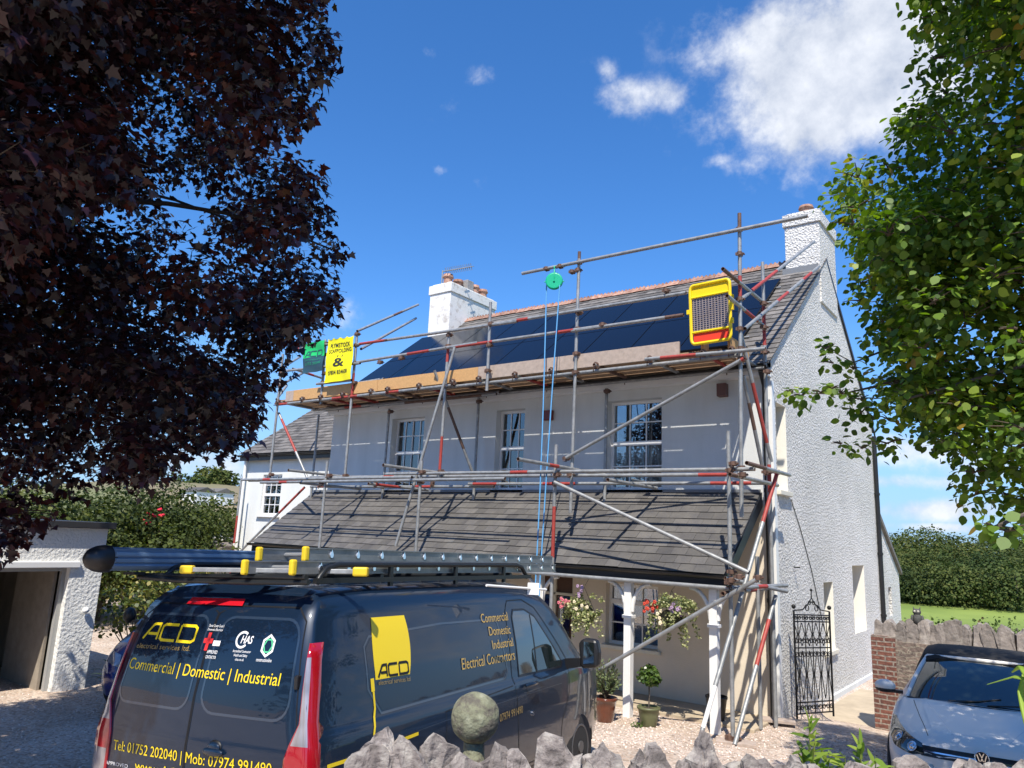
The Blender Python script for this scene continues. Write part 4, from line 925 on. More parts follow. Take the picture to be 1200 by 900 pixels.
def arch_cut(bo, xc, zc, r, w):
    """cut a wheel arch with a boolean and keep the result as the mesh"""
    c = MB(); c.tube((xc, -w, zc), (xc, w, zc), r, 40, smooth=False); co = c.build('cut', black_pl, None)
    co.matrix_world = bo.matrix_world; co.parent = bo.parent
    md = bo.modifiers.new('b', 'BOOLEAN'); md.object = co; md.operation = 'DIFFERENCE'; md.solver = 'EXACT'
    dg = bpy.context.evaluated_depsgraph_get(); me = bpy.data.meshes.new_from_object(bo.evaluated_get(dg)); bo.modifiers.remove(md); old = bo.data; bo.data = me; bpy.data.meshes.remove(old)
    bpy.data.objects.remove(co)
bpy.context.view_layer.update()
WX = (1.05, 3.98)
for x in WX: arch_cut(body, x, .36, .40, 1.2)
def wheel(parent, x, y, z, r=.335, w=.2, side=-1, hub=None, spokes=5):
    wh = MB(); M = Matrix.Rotation(R(90), 3, 'X'); wh.lathe([(r*.62, -w/2), (r*.9, -w/2), (r, -w*.36), (r, w*.36), (r*.9, w/2), (r*.62, w/2)], (x, y, z), 32, M); o = wh.build('wheel', tyre_m, parent)
    h = MB(); yo = y+side*w*.42; h.lathe([(r*.64, -.02), (r*.64, .02), (r*.58, .02), (r*.55, -.01), (r*.2, -.02)], (x, yo, z), 32, M)
    for i in range(spokes):
        t = 2*math.pi*i/spokes; d = Vector((math.cos(t), 0, math.sin(t))); q = Vector((-d.z, 0, d.x)); c = Vector((x, yo+side*.012, z))
        h.prism([c+d*r*.12-q*r*.10, c+d*r*.6-q*r*.07, c+d*r*.6+q*r*.07, c+d*r*.12+q*r*.10], (0, -side*.03, 0))
    h.lathe([(r*.17, -.03), (r*.17, .03)], (x, yo, z), 16, M); h.build('rim', hub or alloy, o); return o
for x in WX:
    for s_ in (-1, 1): wheel(van, x, s_*.87, .335, side=s_, hub=mat('steel_rim', (.10, .10, .105), .45, .5))
in_ = MB()
for x in WX:
    for s_ in (-1, 1):
        prr = [(x+.42*math.cos(R(a)), s_*.60, .36+.42*math.sin(R(a))) for a in range(-5, 186, 12)]; in_.add(prr+[(a, s_*.93, c) for a, b, c in prr], [(i, i+1, len(prr)+i+1, len(prr)+i) for i in range(len(prr)-1)]+[tuple(range(len(prr)))], 0)
in_.build('wheel_arch_liner', black_pl, van)
# helpers for drawing on the body
AR = dict(org=(-1, 0, 0), U=(0, -1, 0), Vv=(0, 0, 1), D=(1, 0, 0))
AS = dict(org=(0, -2, 0), U=(1, 0, 0), Vv=(0, 0, 1), D=(0, 1, 0))
def rearp(px):          # pixel -> (u=-y, z) on the rear face
    d = VMI @ ray(px); e = VMI @ (EYE-VT); x = .02
    for _ in range(6): t = (x-e.x)/d.x; p = e+d*t; x = rear_x(p.z)-rear_bulge(p.y)
    return (-p.y, p.z)
def sidep(px):
    d = VMI @ ray(px); e = VMI @ (EYE-VT); y = -.95
    for _ in range(6): t = (y-e.y)/d.y; p = e+d*t; y = -interp(p.z, SIDE)
    return (p.x, p.z)
def onbody(V_, F_, A, off=.003, step=.07, mb=None, mi=0): return drape(V_, F_, A['org'], A['U'], A['Vv'], A['D'], bvh, off, step, mb, mi)
def text_on(body_s, p0, p1, h, A, m_, off=.0035, bold=0.0, shear=0.0, parent=None, name='lettering'):
    w = math.hypot(p1[0]-p0[0], p1[1]-p0[1]); V_, F_ = fit_text(body_s, p0, w, h, bold, shear, math.atan2(p1[1]-p0[1], p1[0]-p0[0])); return onbody(V_, F_, A, off+(.004 if A is AS else 0), .04).build(name, m_, parent or van)
yel = mat('yellow_vinyl', (.82, .60, .01), .4); wht = mat('white_vinyl', (.75, .75, .75), .4); redv = mat('red_vinyl', (.65, .03, .03), .4); grv = mat('green_vinyl', (.1, .5, .25), .4); gold = mat('gold_vinyl', (.55, .36, .08), .4); goldd = mat('dull_gold_vinyl', (.30, .21, .07), .45)
# rear doors
a = rearp((245, 712)); b = rearp((232, 800)); 
doors = []
for s_, poly in ((1, [(-.90, .62), (-.02, .62), (-.02, 1.79), (-.12, 1.84), (-.66, 1.84), (-.76, 1.76), (-.87, 1.1)]), (-1, [(-.008, .62), (.88, .62), (.86, 1.1), (.75, 1.76), (.66, 1.84), (.08, 1.84), (-.008, 1.79)])):
    V_, F_ = stroke2(poly, .010, True); d = onbody(V_, F_, AR, .002, .1).build('rear_door', seam_m, van); doors.append(d)
    inset = rrect(-.80, 1.20, -.07, 1.77, .10) if s_ == 1 else rrect(.05, 1.20, .78, 1.77, .12)
    inset = [(x*(1-.13*(y-1.2)), y) for x, y in inset]
    V_, F_ = stroke2(inset, .016, True); onbody(V_, F_, AR, .0022, .1).build('window_blank', mat('navy_edge', (.02, .035, .06), .3, coat=1), d)
    polyd([(x*.985, 1.2+(y-1.2)*.985+.004) for x, y in inset], AR['org'], AR['U'], AR['Vv'], AR['D'], bvh, .0016, .08).build('window_blank', body_paint('navy_gloss', (.006, .014, .03), .2), d)
hp = rearp((243, 877)); V_, F_ = stroke2([(hp[0]-.01, hp[1]-.028), (hp[0]+.15, hp[1]-.028)], .05); h_ = MB(); h_.sphere((-.055, -(hp[0]+.06), hp[1]-.012), .09, 20, 10, (.2, 1, .28)); h_.sphere((-.05, -(hp[0]+.06), hp[1]+.012), .045, 16, 8, (.3, 1.2, .7)); h_.build('handle', navy, doors[1]); 
MB().sphere((-.035, -(hp[0]+.06), hp[1]+.012), .06, 16, 8, (.3, 1, .7)).build('handle_recess', seam_m, doors[1])
for zz in (1.42, .72): MB().cbox((rear_x(zz)-.02, -.805, zz), (.04, .03, .08)).build('hinge', black_pl, doors[1], .008)
# high brake light
bl = rearp((222, 705)), rearp((287, 708)); V_ = [(bl[0][0], bl[0][1]-.02), (bl[1][0], bl[0][1]-.02), (bl[1][0]-.01, bl[0][1]+.022), (bl[0][0]+.02, bl[0][1]+.022)]
polyd(V_, AR['org'], AR['U'], AR['Vv'], AR['D'], bvh, .012, .05).build('brake_light', mat('lamp_red', (.5, .01, .02), .15, coat=1), van)
# tail lamps wrap the corner
def tail(s_):
    redl = mat('lamp_deep_red', (.32, .004, .012), .12, coat=1); clear = mat('lamp_clear', (.40, .36, .37), .12, .3, coat=1, var=.35, vscale=(9), detail=1)
    zz = [.62, .75, .9, 1.0, 1.08, 1.2, 1.4, 1.56, 1.64]; m2 = MB(); vs = []; K = 6
    for z in zz:
        inn = interp(z, [(.62, .80), (1.0, .79), (1.06, .80), (1.16, .872), (1.64, .832)]); ow = interp(z, SIDE)*.968
        for k in range(K+1):
            t = (0, .07, .30, .52, .70, .80, 1)[k]; y = inn+(ow+.008-inn)*min(1, t*1.35) if t < .74 else ow+.012; x = rear_x(z)-rear_bulge(inn)-.012+.035*t*t if t < .74 else rear_x(z)-.0+.05+(t-.74)*.28
            vs.append((x, s_*y, z))
    f = []; mi = []
    for j in range(len(zz)-1):
        for k in range(K):
            q = (j*(K+1)+k, j*(K+1)+k+1, (j+1)*(K+1)+k+1, (j+1)*(K+1)+k); edge = k == 0 or k >= 4 or j == len(zz)-2; red = edge or j in (2, 3)
            m2.add([], []); f.append(q if s_ > 0 else tuple(reversed(q))); mi.append(0 if red else 1)
    b0 = len(m2.v); m2.v += vs
    for q, i in zip(f, mi): m2.f.append(q); m2.mi.append(i); m2.rn.append(.5); m2.sm.append(True)
    o = m2.build('tail_light', [redl, clear], van); so_ = o.modifiers.new('s', 'SOLIDIFY'); so_.thickness = .02; so_.offset = 1
tail(-1); tail(1)
# lettering on the rear
p = rearp((166, 748)); p1 = rearp((225, 752)); v_, f_ = acd(p[0]+.01, p[1], (p1[0]-p[0]), rearp((185, 731))[1]-p[1], .018); onbody(v_, f_, AR, .0035, .1).build('emblem', yel, van)
text_on('electrical services ltd.', rearp((160, 759)), rearp((222, 763)), .032, AR, goldd)
text_on('Commercial | Domestic | Industrial', rearp((151, 783)), rearp((327, 804)), .072, AR, yel)
text_on('Tel: 01752 202040 | Mob: 07974 991490', rearp((133, 878)), rearp((318, 908)), .062, AR, yel)
text_on('www.ACD-electrical.co.uk', rearp((158, 902)), rearp((320, 932)), .058, AR, yel); text_on('APPROVED', rearp((124, 895)), rearp((150, 900)), .022, AR, wht)
c = rearp((244, 751)); V_, F_ = stroke2([(c[0]-.042, c[1]), (c[0]+.042, c[1])], .03); onbody(V_, F_, AR, .0035).build('emblem', redv, van); V_, F_ = stroke2([(c[0], c[1]-.06), (c[0], c[1]+.05)], .028); onbody(V_, F_, AR, .0040).build('emblem', redv, van)
V_, F_ = stroke2([(c[0]+.05, c[1]-.012), (c[0]+.115, c[1]-.012)], .032); onbody(V_, F_, AR, .0035).build('emblem', wht, van)
text_on('APPROVED', (c[0]+.02, c[1]-.075), (c[0]+.115, c[1]-.075), .02, AR, wht, bold=.01); text_on('CONTRACTOR', (c[0]+.02, c[1]-.105), (c[0]+.115, c[1]-.105), .018, AR, wht, bold=.01)
text_on('Devon County Council', (c[0]-.04, c[1]+.085), (c[0]+.10, c[1]+.085), .017, AR, wht); text_on('Domestic Electrical', (c[0]-.04, c[1]+.062), (c[0]+.10, c[1]+.062), .015, AR, wht)
c = rearp((287, 750)); circ = lambda cx, cy, rx, ry, a0, a1, n=24: [(cx+rx*math.cos(R(a0+(a1-a0)*i/n)), cy+ry*math.sin(R(a0+(a1-a0)*i/n))) for i in range(n+1)]
V_, F_ = stroke2(circ(c[0]-.02, c[1], .05, .045, 50, 320), .014); onbody(V_, F_, AR, .0035).build('emblem', wht, van); text_on('HAS', (c[0]-.03, c[1]-.02), (c[0]+.07, c[1]-.02), .045, AR, wht, bold=.02, shear=.2)
for k, s_ in enumerate(('Accredited Contractor', 'Health and Safety', 'chas.co.uk')): text_on(s_, (c[0]-.075+.02*k, c[1]-.075-.024*k), (c[0]+.08-.02*k, c[1]-.075-.024*k), .015, AR, wht, bold=.006)
c = rearp((314, 757))
V_, F_ = stroke2(circ(c[0], c[1], .05, .06, 30, 390, 6)[:-1], .014, True); onbody(V_, F_, AR, .0035).build('emblem', wht, van); V_, F_ = stroke2(circ(c[0], c[1], .034, .042, 0, 360, 6)[:-1], .010, True); onbody(V_, F_, AR, .0035).build('emblem', grv, van)
text_on('constructionline', (c[0]-.065, c[1]-.092), (c[0]+.06, c[1]-.092), .02, AR, wht, bold=.008)
# side: panel outlines, door seams, glass
def seam(poly, w=.009, closed=True, name='seam', par=None, m_=seam_m, off=.0022):
    V_, F_ = stroke2(poly, w, closed); return onbody(V_, F_, AS, off, .06).build(name, m_, par or van)
def pp(*px): return [sidep(q) for q in px]
pan = [sidep(q) for q in ((411, 722), (595, 705))]
edge_m = mat('navy_edge', (.02, .035, .06), .3, coat=1)
seam([(.62, 1.64), (.56, 1.58), (.56, 1.32), (.68, 1.16), (2.40, 1.17), (2.46, 1.22), (2.40, 1.62), (2.36, 1.655), (1.5, 1.67)], .014, True, 'side_panel', None, edge_m)
polyd([(.64, 1.63), (.575, 1.57), (.575, 1.33), (.69, 1.175), (2.39, 1.185), (2.44, 1.23), (2.385, 1.61), (2.35, 1.64), (1.5, 1.655)], AS['org'], AS['U'], AS['Vv'], AS['D'], bvh, .0014, .08).build('side_panel', body_paint('navy_gloss', (.006, .014, .03), .2), van)
dpoly = [(2.60, .42), (2.56, .9), (2.53, 1.2), (2.58, 1.70), (2.66, 1.80), (2.95, 1.80), (3.18, 1.72), (3.72, 1.20), (3.68, .9), (3.50, .66), (3.46, .42)]
fd = seam(dpoly, .009, True, 'front_door')
MB().cbox((2.47, -.93, 1.0), (.02, .02, .02)) 
seam([(1.42, .45), (1.42, 1.06), (2.50, 1.10)], .007, False)
gpoly = [(2.66, 1.16), (2.69, 1.66), (2.74, 1.715), (2.96, 1.71), (3.14, 1.64), (3.60, 1.18), (3.55, 1.145)]
polyd(gpoly, AS['org'], AS['U'], AS['Vv'], AS['D'], bvh, .003, .06).build('side_window', glass_d, fd)
seam(gpoly, .018, True, 'window_seal', fd, black_pl, .004); seam([(3.02, 1.15), (3.05, 1.66)], .022, False, 'window_seal', fd, black_pl, .0045)
cur_ = polyd([(2.74, 1.42), (2.74, 1.66), (2.93, 1.66), (2.96, 1.40)], AS['org'], AS['U'], AS['Vv'], AS['D'], bvh, -.05, .1)
hd = MB(); hd.path([(2.70, -1.0, 1.075), (2.73, -1.03, 1.085), (2.86, -1.03, 1.085), (2.89, -1.0, 1.075)], .017, 8); hd.build('handle', navy, fd)
MB().lathe([(.022, -.01), (.022, .01)], (2.84, -.995, .83), 14, Matrix.Rotation(R(90), 3, 'X')).build('lock', chrome, fd)
mbm = MB(); q = [(3.66, -1.12, 1.12), (3.66, -1.30, 1.14), (3.66, -1.315, 1.28), (3.67, -1.29, 1.40), (3.68, -1.14, 1.41), (3.67, -1.09, 1.36)]
mbm.prism(q, (.11, .0, 0)); mi_ = mbm.build('wing_mirror', black_pl, fd, .03); MB().hexa([(3.66, -1.12, 1.14), (3.68, -.93, 1.10), (3.76, -.93, 1.10), (3.74, -1.12, 1.14), (3.66, -1.12, 1.22), (3.68, -.91, 1.20), (3.76, -.91, 1.20), (3.74, -1.12, 1.22)]).build('mirror_arm', black_pl, mi_)
mm = MB(); mm.prism([(3.655, y+(.015 if y < -1.2 else -.015), z) for _, y, z in [(0, -1.14, 1.17), (0, -1.28, 1.18), (0, -1.285, 1.37), (0, -1.15, 1.38)]], (.003, 0, 0)); mm.build('mirror_glass', mat('mirror', (.6, .6, .62), .02, 1), mi_)
# windscreen and the other side glass
ws = MB(); vs = [(3.45, -.62, 1.80), (4.12, -.80, 1.26), (4.16, 0, 1.30), (4.12, .80, 1.26), (3.45, .62, 1.80), (3.46, 0, 1.86)]
polyd([(-.66, 1.26), (.66, 1.26), (.56, 1.80), (-.56, 1.80)], (6, 0, 0), (0, 1, 0), (0, 0, 1), (-1, 0, 0), bvh, .004, .08).build('windscreen', glass_d, van)
seam([(3.0, .36), (1.5, .36)], .05, False, 'sill_trim', None, black_pl)
seam([(.5, .98), (1.4, 1.0), (3.5, 1.0)], .006, False, 'crease', None, edge_m, .001)
# side graphics
yp0, yp1, yp2, yp3 = pp((434, 724), (473, 721), (480, 790), (440, 797))
rp_ = [yp3, yp2, yp1, yp0]; V_ = []; n = 10
for i in range(n+1): t = i/n; V_.append((yp3[0]+(yp0[0]-yp3[0])*t-.012*math.sin(math.pi*t), yp3[1]+(yp0[1]-yp3[1])*t))
for i in range(n, -1, -1): t = i/n; V_.append((yp2[0]+(yp1[0]-yp2[0])*t+.03*math.sin(math.pi*t), yp2[1]+(yp1[1]-yp2[1])*t))
polyd(V_, AS['org'], AS['U'], AS['Vv'], AS['D'], bvh, .003, .06).build('emblem', yel, van)
e0, e1 = pp((443, 794), (479, 788)); hgt = sidep((443, 780))[1]-e0[1]; v_, f_ = acd(0, 0, (e1[0]-e0[0])*.98, hgt, .016); sl_ = (e1[1]-e0[1])/(e1[0]-e0[0]); onbody([(e0[0]+x, e0[1]+y+sl_*x) for x, y in v_], f_, AS, .0055, .1).build('emblem', seam_m, van)
e0, e1 = pp((443, 803), (480, 798)); text_on('electrical services ltd', e0, e1, .03, AS, goldd)
for s_, a, b, h in (('Commercial', (564, 730), (595, 727), .072), ('Domestic', (573, 745), (598, 742.5), .072), ('Industrial', (577, 761), (601, 757), .072), ('Electrical Contractors', (541, 785), (603, 773), .085)):
    p0, p1 = pp(a, b); text_on(s_, p0, p1, h, AS, gold)
p0, p1 = pp((585, 846), (612, 835)); text_on('07974 991490', p0, p1, .06, AS, goldd)
# yellow cable of the side graphic
pts = pp((436, 799), (437.5, 812), (439, 830), (438, 862)); seam(pts, .018, False, 'pinstripe', None, yel, .004); seam([(pts[0][0], pts[0][1]+.02), (pts[0][0]+.002, pts[0][1]-.06)], .035, False, 'pinstripe', None, yel, .0045)
p0 = pp((425, 885), (385, 899)); seam([(p0[0][0]+.6, p0[0][1]+.02), p0[0], (p0[1][0]-.0, p0[1][1])], .022, False, 'pinstripe', None, yel, .004)
# roof ribs
rb = MB()
for y in (-.5, -.3, -.1, .1, .3, .5): rb.hexa([(.7, y-.03, 1.97), (3.0, y-.03, 1.95), (3.0, y+.03, 1.95), (.7, y+.03, 1.97), (.7, y-.018, 1.998), (3.0, y-.018, 1.985), (3.0, y+.018, 1.985), (.7, y+.018, 1.998)])
rb.build('roof_rib', navy, van)
# rack
rk = thing('roof_rack', 'x', 'x') if False else None
blk = mat('rack_black', (.018, .02, .022), .4, .3); rackp = MB()
for s_ in (-1, 1):
    rackp.path([(.22, s_*.74, 1.99), (.24, s_*.74, 2.03), (.30, s_*.74, 2.085), (.42, s_*.74, 2.11), (3.0, s_*.74, 2.12), (3.12, s_*.74, 2.10), (3.24, s_*.74, 2.0)], .019, 10)
    rackp.box((.2, s_*.74-.018, 1.99), (3.3, s_*.74+.018, 2.025))
    for x in (1.0, 1.9, 2.75): rackp.box((x-.018, s_*.74-.012, 1.96), (x+.018, s_*.74+.012, 2.12))
for x in (.12, .9, 1.9, 2.9): rackp.tube((x, -.74, 2.03), (x, .80, 2.03), .019, 10)
rackp.path([(.12, -.76, 2.0), (.10, -.3, 1.995), (.08, .4, 2.0), (.1, .86, 2.02)], .018, 8)
rackp.build('roof_rack', blk, van)
# pipe carrier tube with domed cap
pc = thing('pipe_carrier', 'ribbed blue pipe carrier tube with black domed cap on van roof rack', 'pipe carrier', VM @ Vector((1.3, .84, 2.05))+VT, rot_e, local=True)
pc['_o'] = (1.3, .84, 2.05); pcm = mat('carrier_blue', (.17, .26, .38), .38, .45)
n = 48; vs = []; 
for x in (-.18, 2.9):
    for i in range(n): a = 2*math.pi*i/n; rr = .088*(1+.0*0)*(1 if i % 4 < 3 else .86); c_, s_ = math.cos(a), math.sin(a); k = 1/(abs(c_)**4+abs(s_)**4)**.25; vs.append((x, .84+rr*c_*k*1.15, 2.145+rr*s_*k*.92))
k_ = MB(); k_.add(vs, [(i, n+i, n+(i+1) % n, (i+1) % n) for i in range(n)]+[tuple(range(n-1, -1, -1)), tuple(range(n, 2*n))]); k_.build('tube', pcm, pc)
k_ = MB(); k_.lathe([(.092, 0), (.095, .05), (.088, .10), (.065, .15), (.03, .178), (.005, .182)], (-.16, .84, 2.145), 26, Matrix.Rotation(R(-90), 3, 'Y') @ Matrix.Scale(1.0, 3)); k_.build('end_cap', black_pl, pc)
k_ = MB(); k_.cbox((.05, .84, 2.045), (.09, .12, .02)); k_.build('bracket', black_pl, pc)
# ladders stacked on the rack
alu = mat('ladder_alu', (.30, .31, .31), .45, .6, var=.3, vscale=8)
def ladder(name, x0, x1, y0, y1, z, h, label, capz):
    t = thing(name, label, 'ladder', VM @ Vector((2, (y0+y1)/2, z))+VT, rot_e, local=True, group='ladders stacked on the van roof'); t['_o'] = (2, (y0+y1)/2, z)
    for y in (y0, y1):
        k_ = MB(); k_.box((x0, y-.013, z), (x1, y+.013, z+h)); k_.box((x0, y-.022, z+h-.008), (x1, y+.016, z+h)); k_.box((x0, y-.022, z), (x1, y+.016, z+.008)); k_.build('rail', alu, t)
        c_ = MB(); c_.cbox((x0-.015, y, z+h/2), (.045, .04, h+.015)); c_.build('end_cap', yel_pl, t, .012)
    x = x0+.22
    while x < x1-.05:
        k_ = MB(); k_.path([(x, y0, z+h*.5), (x, y1, z+h*.5)], .015, 8); k_.tube((x, y0-.018, z+h*.5), (x, y0-.013, z+h*.5), .022, 8)
        q = [(x-.0, y0-.0225, z+h*.5+.034), (x-.017, y0-.0225, z+h*.5-.004), (x-.011, y0-.0225, z+h*.5-.022), (x+.011, y0-.0225, z+h*.5-.022), (x+.017, y0-.0225, z+h*.5-.004)]; k_.prism(q, (0, .006, 0), 1); x += .28
        k_.build('rung', [mat('rung_alu', (.55, .56, .56), .35, .7), chrome], t)
    return t
ladder('ladder', .05, 3.98, -.70, -.28, 2.05, .083, 'lower aluminium ladder with yellow end caps on the van roof', 0)
ladder('ladder', .24, 4.08, -.62, -.20, 2.137, .083, 'top aluminium ladder with yellow end caps on the van roof', 0)
st = thing('ladder_stabiliser', 'aluminium bar with yellow rubber feet lying across the back of the van roof', 'stabiliser bar', VM @ Vector((0, .2, 2.08))+VT, rot_e, local=True); st['_o'] = (0, .2, 2.08)
a = Vector((-.06, .15, 2.075)); b = Vector((.42, -.93, 2.065)); d_ = (b-a).normalized(); q_ = d_.to_track_quat('X', 'Z').to_matrix()
MB().cbox((a+b)/2, ((b-a).length, .03, .03), q_).build('bar', galv, st, .004); MB().cbox(a, (.09, .055, .055), q_).build('foot', yel_pl, st, .012); MB().cbox(b, (.10, .06, .06), q_).build('foot', yel_pl, st, .012)
# bumper, plate
k_ = MB(); k_.box((-.06, -.93, .36), (.06, .93, .56)); k_.build('rear_bumper', black_pl, van, .04)
# ============================================================ generic car
def loft(secs, closed_ends=True):
    m_ = MB(); nr = len(secs[0]); allv = [p for s_ in secs for p in s_]; fs = []
    for i in range(len(secs)-1):
        for j in range(nr): fs.append((i*nr+j, (i+1)*nr+j, (i+1)*nr+(j+1) % nr, i*nr+(j+1) % nr))
    m_.add(allv, fs, 0, .5, True); m_.add(secs[0], [tuple(range(nr))], 0, .5, True); m_.add(secs[-1], [tuple(range(nr-1, -1, -1))], 0, .5, True); return m_
def car_shell(parent, prof, paint, name='body'):
    """prof: rows (x, ztop_mid, ztop_edge, belt_z, half_width)"""
    secs = []
    for x, zt, ze, zb, w in prof:
        h = [(.62*w, .20), (.93*w, .24), (.985*w, .36), (1.0*w, .52), (.995*w, zb*.5+.26), (.975*w, zb), (.94*w, zb+(ze-zb)*.55), (.86*w, ze), (.62*w, zt-(zt-ze)*.30), (.3*w, zt-(zt-ze)*.06)]
        secs.append([(x, -y, z) for y, z in h]+[(x, 0, zt)]+[(x, y, z) for y, z in reversed(h)])
    m_ = loft(secs); o = m_.build(name, paint, parent); bm = bmesh.new(); bm.from_mesh(o.data); bmesh.ops.remove_doubles(bm, verts=bm.verts, dist=.0008); bmesh.ops.recalc_face_normals(bm, faces=bm.faces); bm.to_mesh(o.data); bv = BVHTree.FromBMesh(bm); bm.free()
    for p in o.data.polygons: p.use_smooth = True
    return o, bv
CL_ = Vector((-.86, 8.95, -.02)); cyaw = R(-86.5)
car = thing('convertible_car', 'silver grey convertible with black fabric roof parked by the brick and stone wall', 'car', CL_, (0, 0, cyaw), local=True)
silver = mat('silver_paint', (.78, .745, .69), .4, .0, coat=.4, spec=.4)
cp = [(.0, .62, .60, .50, .42), (-.02, .66, .62, .5, .56), (-.07, .72, .66, .52, .68), (-.15, .765, .70, .55, .76), (-.28, .80, .735, .60, .82), (-.45, .835, .77, .66, .86), (-.7, .875, .82, .72, .885), (-.95, .92, .87, .78, .89), (-1.12, .955, .915, .82, .89), (-1.5, .95, .935, .86, .89), (-2.6, .95, .94, .88, .89), (-3.3, .97, .95, .90, .885), (-3.8, .97, .94, .88, .86), (-4.08, .93, .88, .8, .80), (-4.22, .80, .72, .6, .70), (-4.25, .6, .55, .5, .62)]
cb, cbv = car_shell(car, cp, silver)
bpy.context.view_layer.update()
for x in (-.80, -3.38): arch_cut(cb, x, .34, .355, 1.1)
for x in (-.80, -3.38):
    for s_ in (-1, 1): wheel(car, x, s_*.79, .32, .315, .21, s_)
# cabin
def gsec(x, zt, zbase, wb, wt): return [(x, -wb, zbase), (x, -(wb*.45+wt*.55), zbase+(zt-zbase)*.55), (x, -wt, zt-.05), (x, -wt*.8, zt-.012), (x, -wt*.4, zt), (x, wt*.4, zt), (x, wt*.8, zt-.012), (x, wt, zt-.05), (x, (wb*.45+wt*.55), zbase+(zt-zbase)*.55), (x, wb, zbase)]
k_ = loft([gsec(-1.86, 1.335, .9, .80, .575), gsec(-1.92, 1.365, .9, .80, .60), gsec(-2.3, 1.41, .9, .81, .62), gsec(-2.8, 1.415, .9, .81, .62), gsec(-3.15, 1.37, .92, .80, .60), gsec(-3.45, 1.22, .93, .78, .56), gsec(-3.7, .99, .93, .74, .54)])
k_.build('fabric_roof', mat('hood_fabric', (.012, .012, .013), .9, bump=.3, bscale=300), car)
# windscreen: curved sheet
nw, nh = 14, 8; vs = []; wt0, wt1 = .74, .575
for j in range(nh+1):
    t = j/nh; hw = .735+(.56-.735)*t; xb, zb_ = -1.10, .945; xt, zt_ = -1.86, 1.335
    for i in range(nw+1): s_ = -1+2*i/nw; vs.append((xb+(xt-xb)*t-.16*s_*s_*(1-.35*t)+0, hw*s_, zb_+(zt_-zb_)*t-.02*s_*s_+.03*math.sin(math.pi*t)))
wsf = [(j*(nw+1)+i, (j+1)*(nw+1)+i, (j+1)*(nw+1)+i+1, j*(nw+1)+i+1) for j in range(nh) for i in range(nw)]
k_ = MB(); k_.add(vs, wsf, 0, .5, True); wso = k_.build('windscreen', glass_d, car)
ed = [vs[j*(nw+1)] for j in range(nh+1)]; er = [vs[j*(nw+1)+nw] for j in range(nh+1)]; top = [vs[nh*(nw+1)+i] for i in range(nw+1)]
k_ = MB(); k_.path([Vector(p)+Vector((0, -.012, .0)) for p in ed]+[Vector(p)+Vector((-.01, 0, .012)) for p in top]+[Vector(p)+Vector((0, .012, 0)) for p in reversed(er)], .024, 8); k_.build('windscreen_frame', silver, car)
k_ = MB(); k_.path([Vector(vs[i])+Vector((.012, 0, -.006)) for i in range(nw+1)], .018, 6); k_.build('cowl', black_pl, car)
for s_ in (-1, 1):
    k_ = MB(); k_.add([(-1.28, s_*.775, .95), (-1.95, s_*.60, 1.34), (-3.1, s_*.60, 1.33), (-3.3, s_*.78, .96)], [(0, 1, 2, 3)]); k_.build('side_window', glass_d, car)
    mm = MB(); mm.sphere((-1.38, s_*.985, 1.0), .1, 18, 10, (.75, 1.15, .72), mi=0); mo = mm.build('wing_mirror', silver, car); MB().cbox((-1.42, s_*.87, .945), (.06, .14, .035)).build('mirror_arm', black_pl, mo); MB().sphere((-1.38, s_*.985, .965), .098, 14, 6, (.77, 1.15, .42)).build('mirror_base', black_pl, mo)
FA = dict(org=(1, 0, 0), U=(0, 1, 0), Vv=(0, 0, 1), D=(-1, 0, 0)); TA = dict(org=(0, 0, 3), U=(1, 0, 0), Vv=(0, 1, 0), D=(0, 0, -1))
def onc(V_, F_, A, off, step=.06): return drape(V_, F_, A['org'], A['U'], A['Vv'], A['D'], cbv, off, step)
grille = MB()
onc([(-.52, .585), (.52, .585), (.52, .675), (-.52, .675)], [(0, 1, 2, 3)], FA, .004).build('grille', mat('grille_black', (.01, .01, .01), .35), car)
V_, F_ = stroke2([(-.5, .63), (.5, .63)], .012); onc(V_, F_, FA, .010).build('grille_bar', chrome, car)
onc([(-.55, .30), (.55, .30), (.5, .45), (-.5, .45)], [(0, 1, 2, 3)], FA, .004).build('lower_intake', black_pl, car)
for s_ in (-1, 1):
    P_ = [(-.10, s_*.50), (-.34, s_*.53), (-.60, s_*.80), (-.52, s_*.84), (-.22, s_*.80), (-.08, s_*.70)]
    hl = MB(); pts = []
    q = [(s_*.50, .60), (s_*.51, .685), (s_*.66, .735), (s_*.80, .80), (s_*.845, .79), (s_*.84, .66), (s_*.78, .60), (s_*.6, .575)]
    o = onc(q, [tuple(range(len(q)))], FA, .006, .03).build('headlight', glass_d, car)
    for yy, zz, rr in ((.60, .645, .052), (.745, .685, .062)):
        h = cbv.ray_cast(Vector((1, s_*yy, zz)), Vector((-1, 0, 0))); c = h[0]+h[1]*.004; qm = h[1].to_track_quat('Z', 'Y').to_matrix()
        b_ = MB(); b_.lathe([(rr, 0), (rr, .006), (rr*.85, .004), (rr*.6, .001), (rr*.55, .010), (rr*.2, .016)], c, 22, qm); b_.build('lamp', mat('lamp_chrome', (.6, .62, .66), .12, .9), o)
    V_, F_ = stroke2([(-.16, s_*.46), (-.6, s_*.56), (-1.1, s_*.66)], .007); onc(V_, F_, TA, .0015, .05).build('bonnet_seam', seam_m, car)
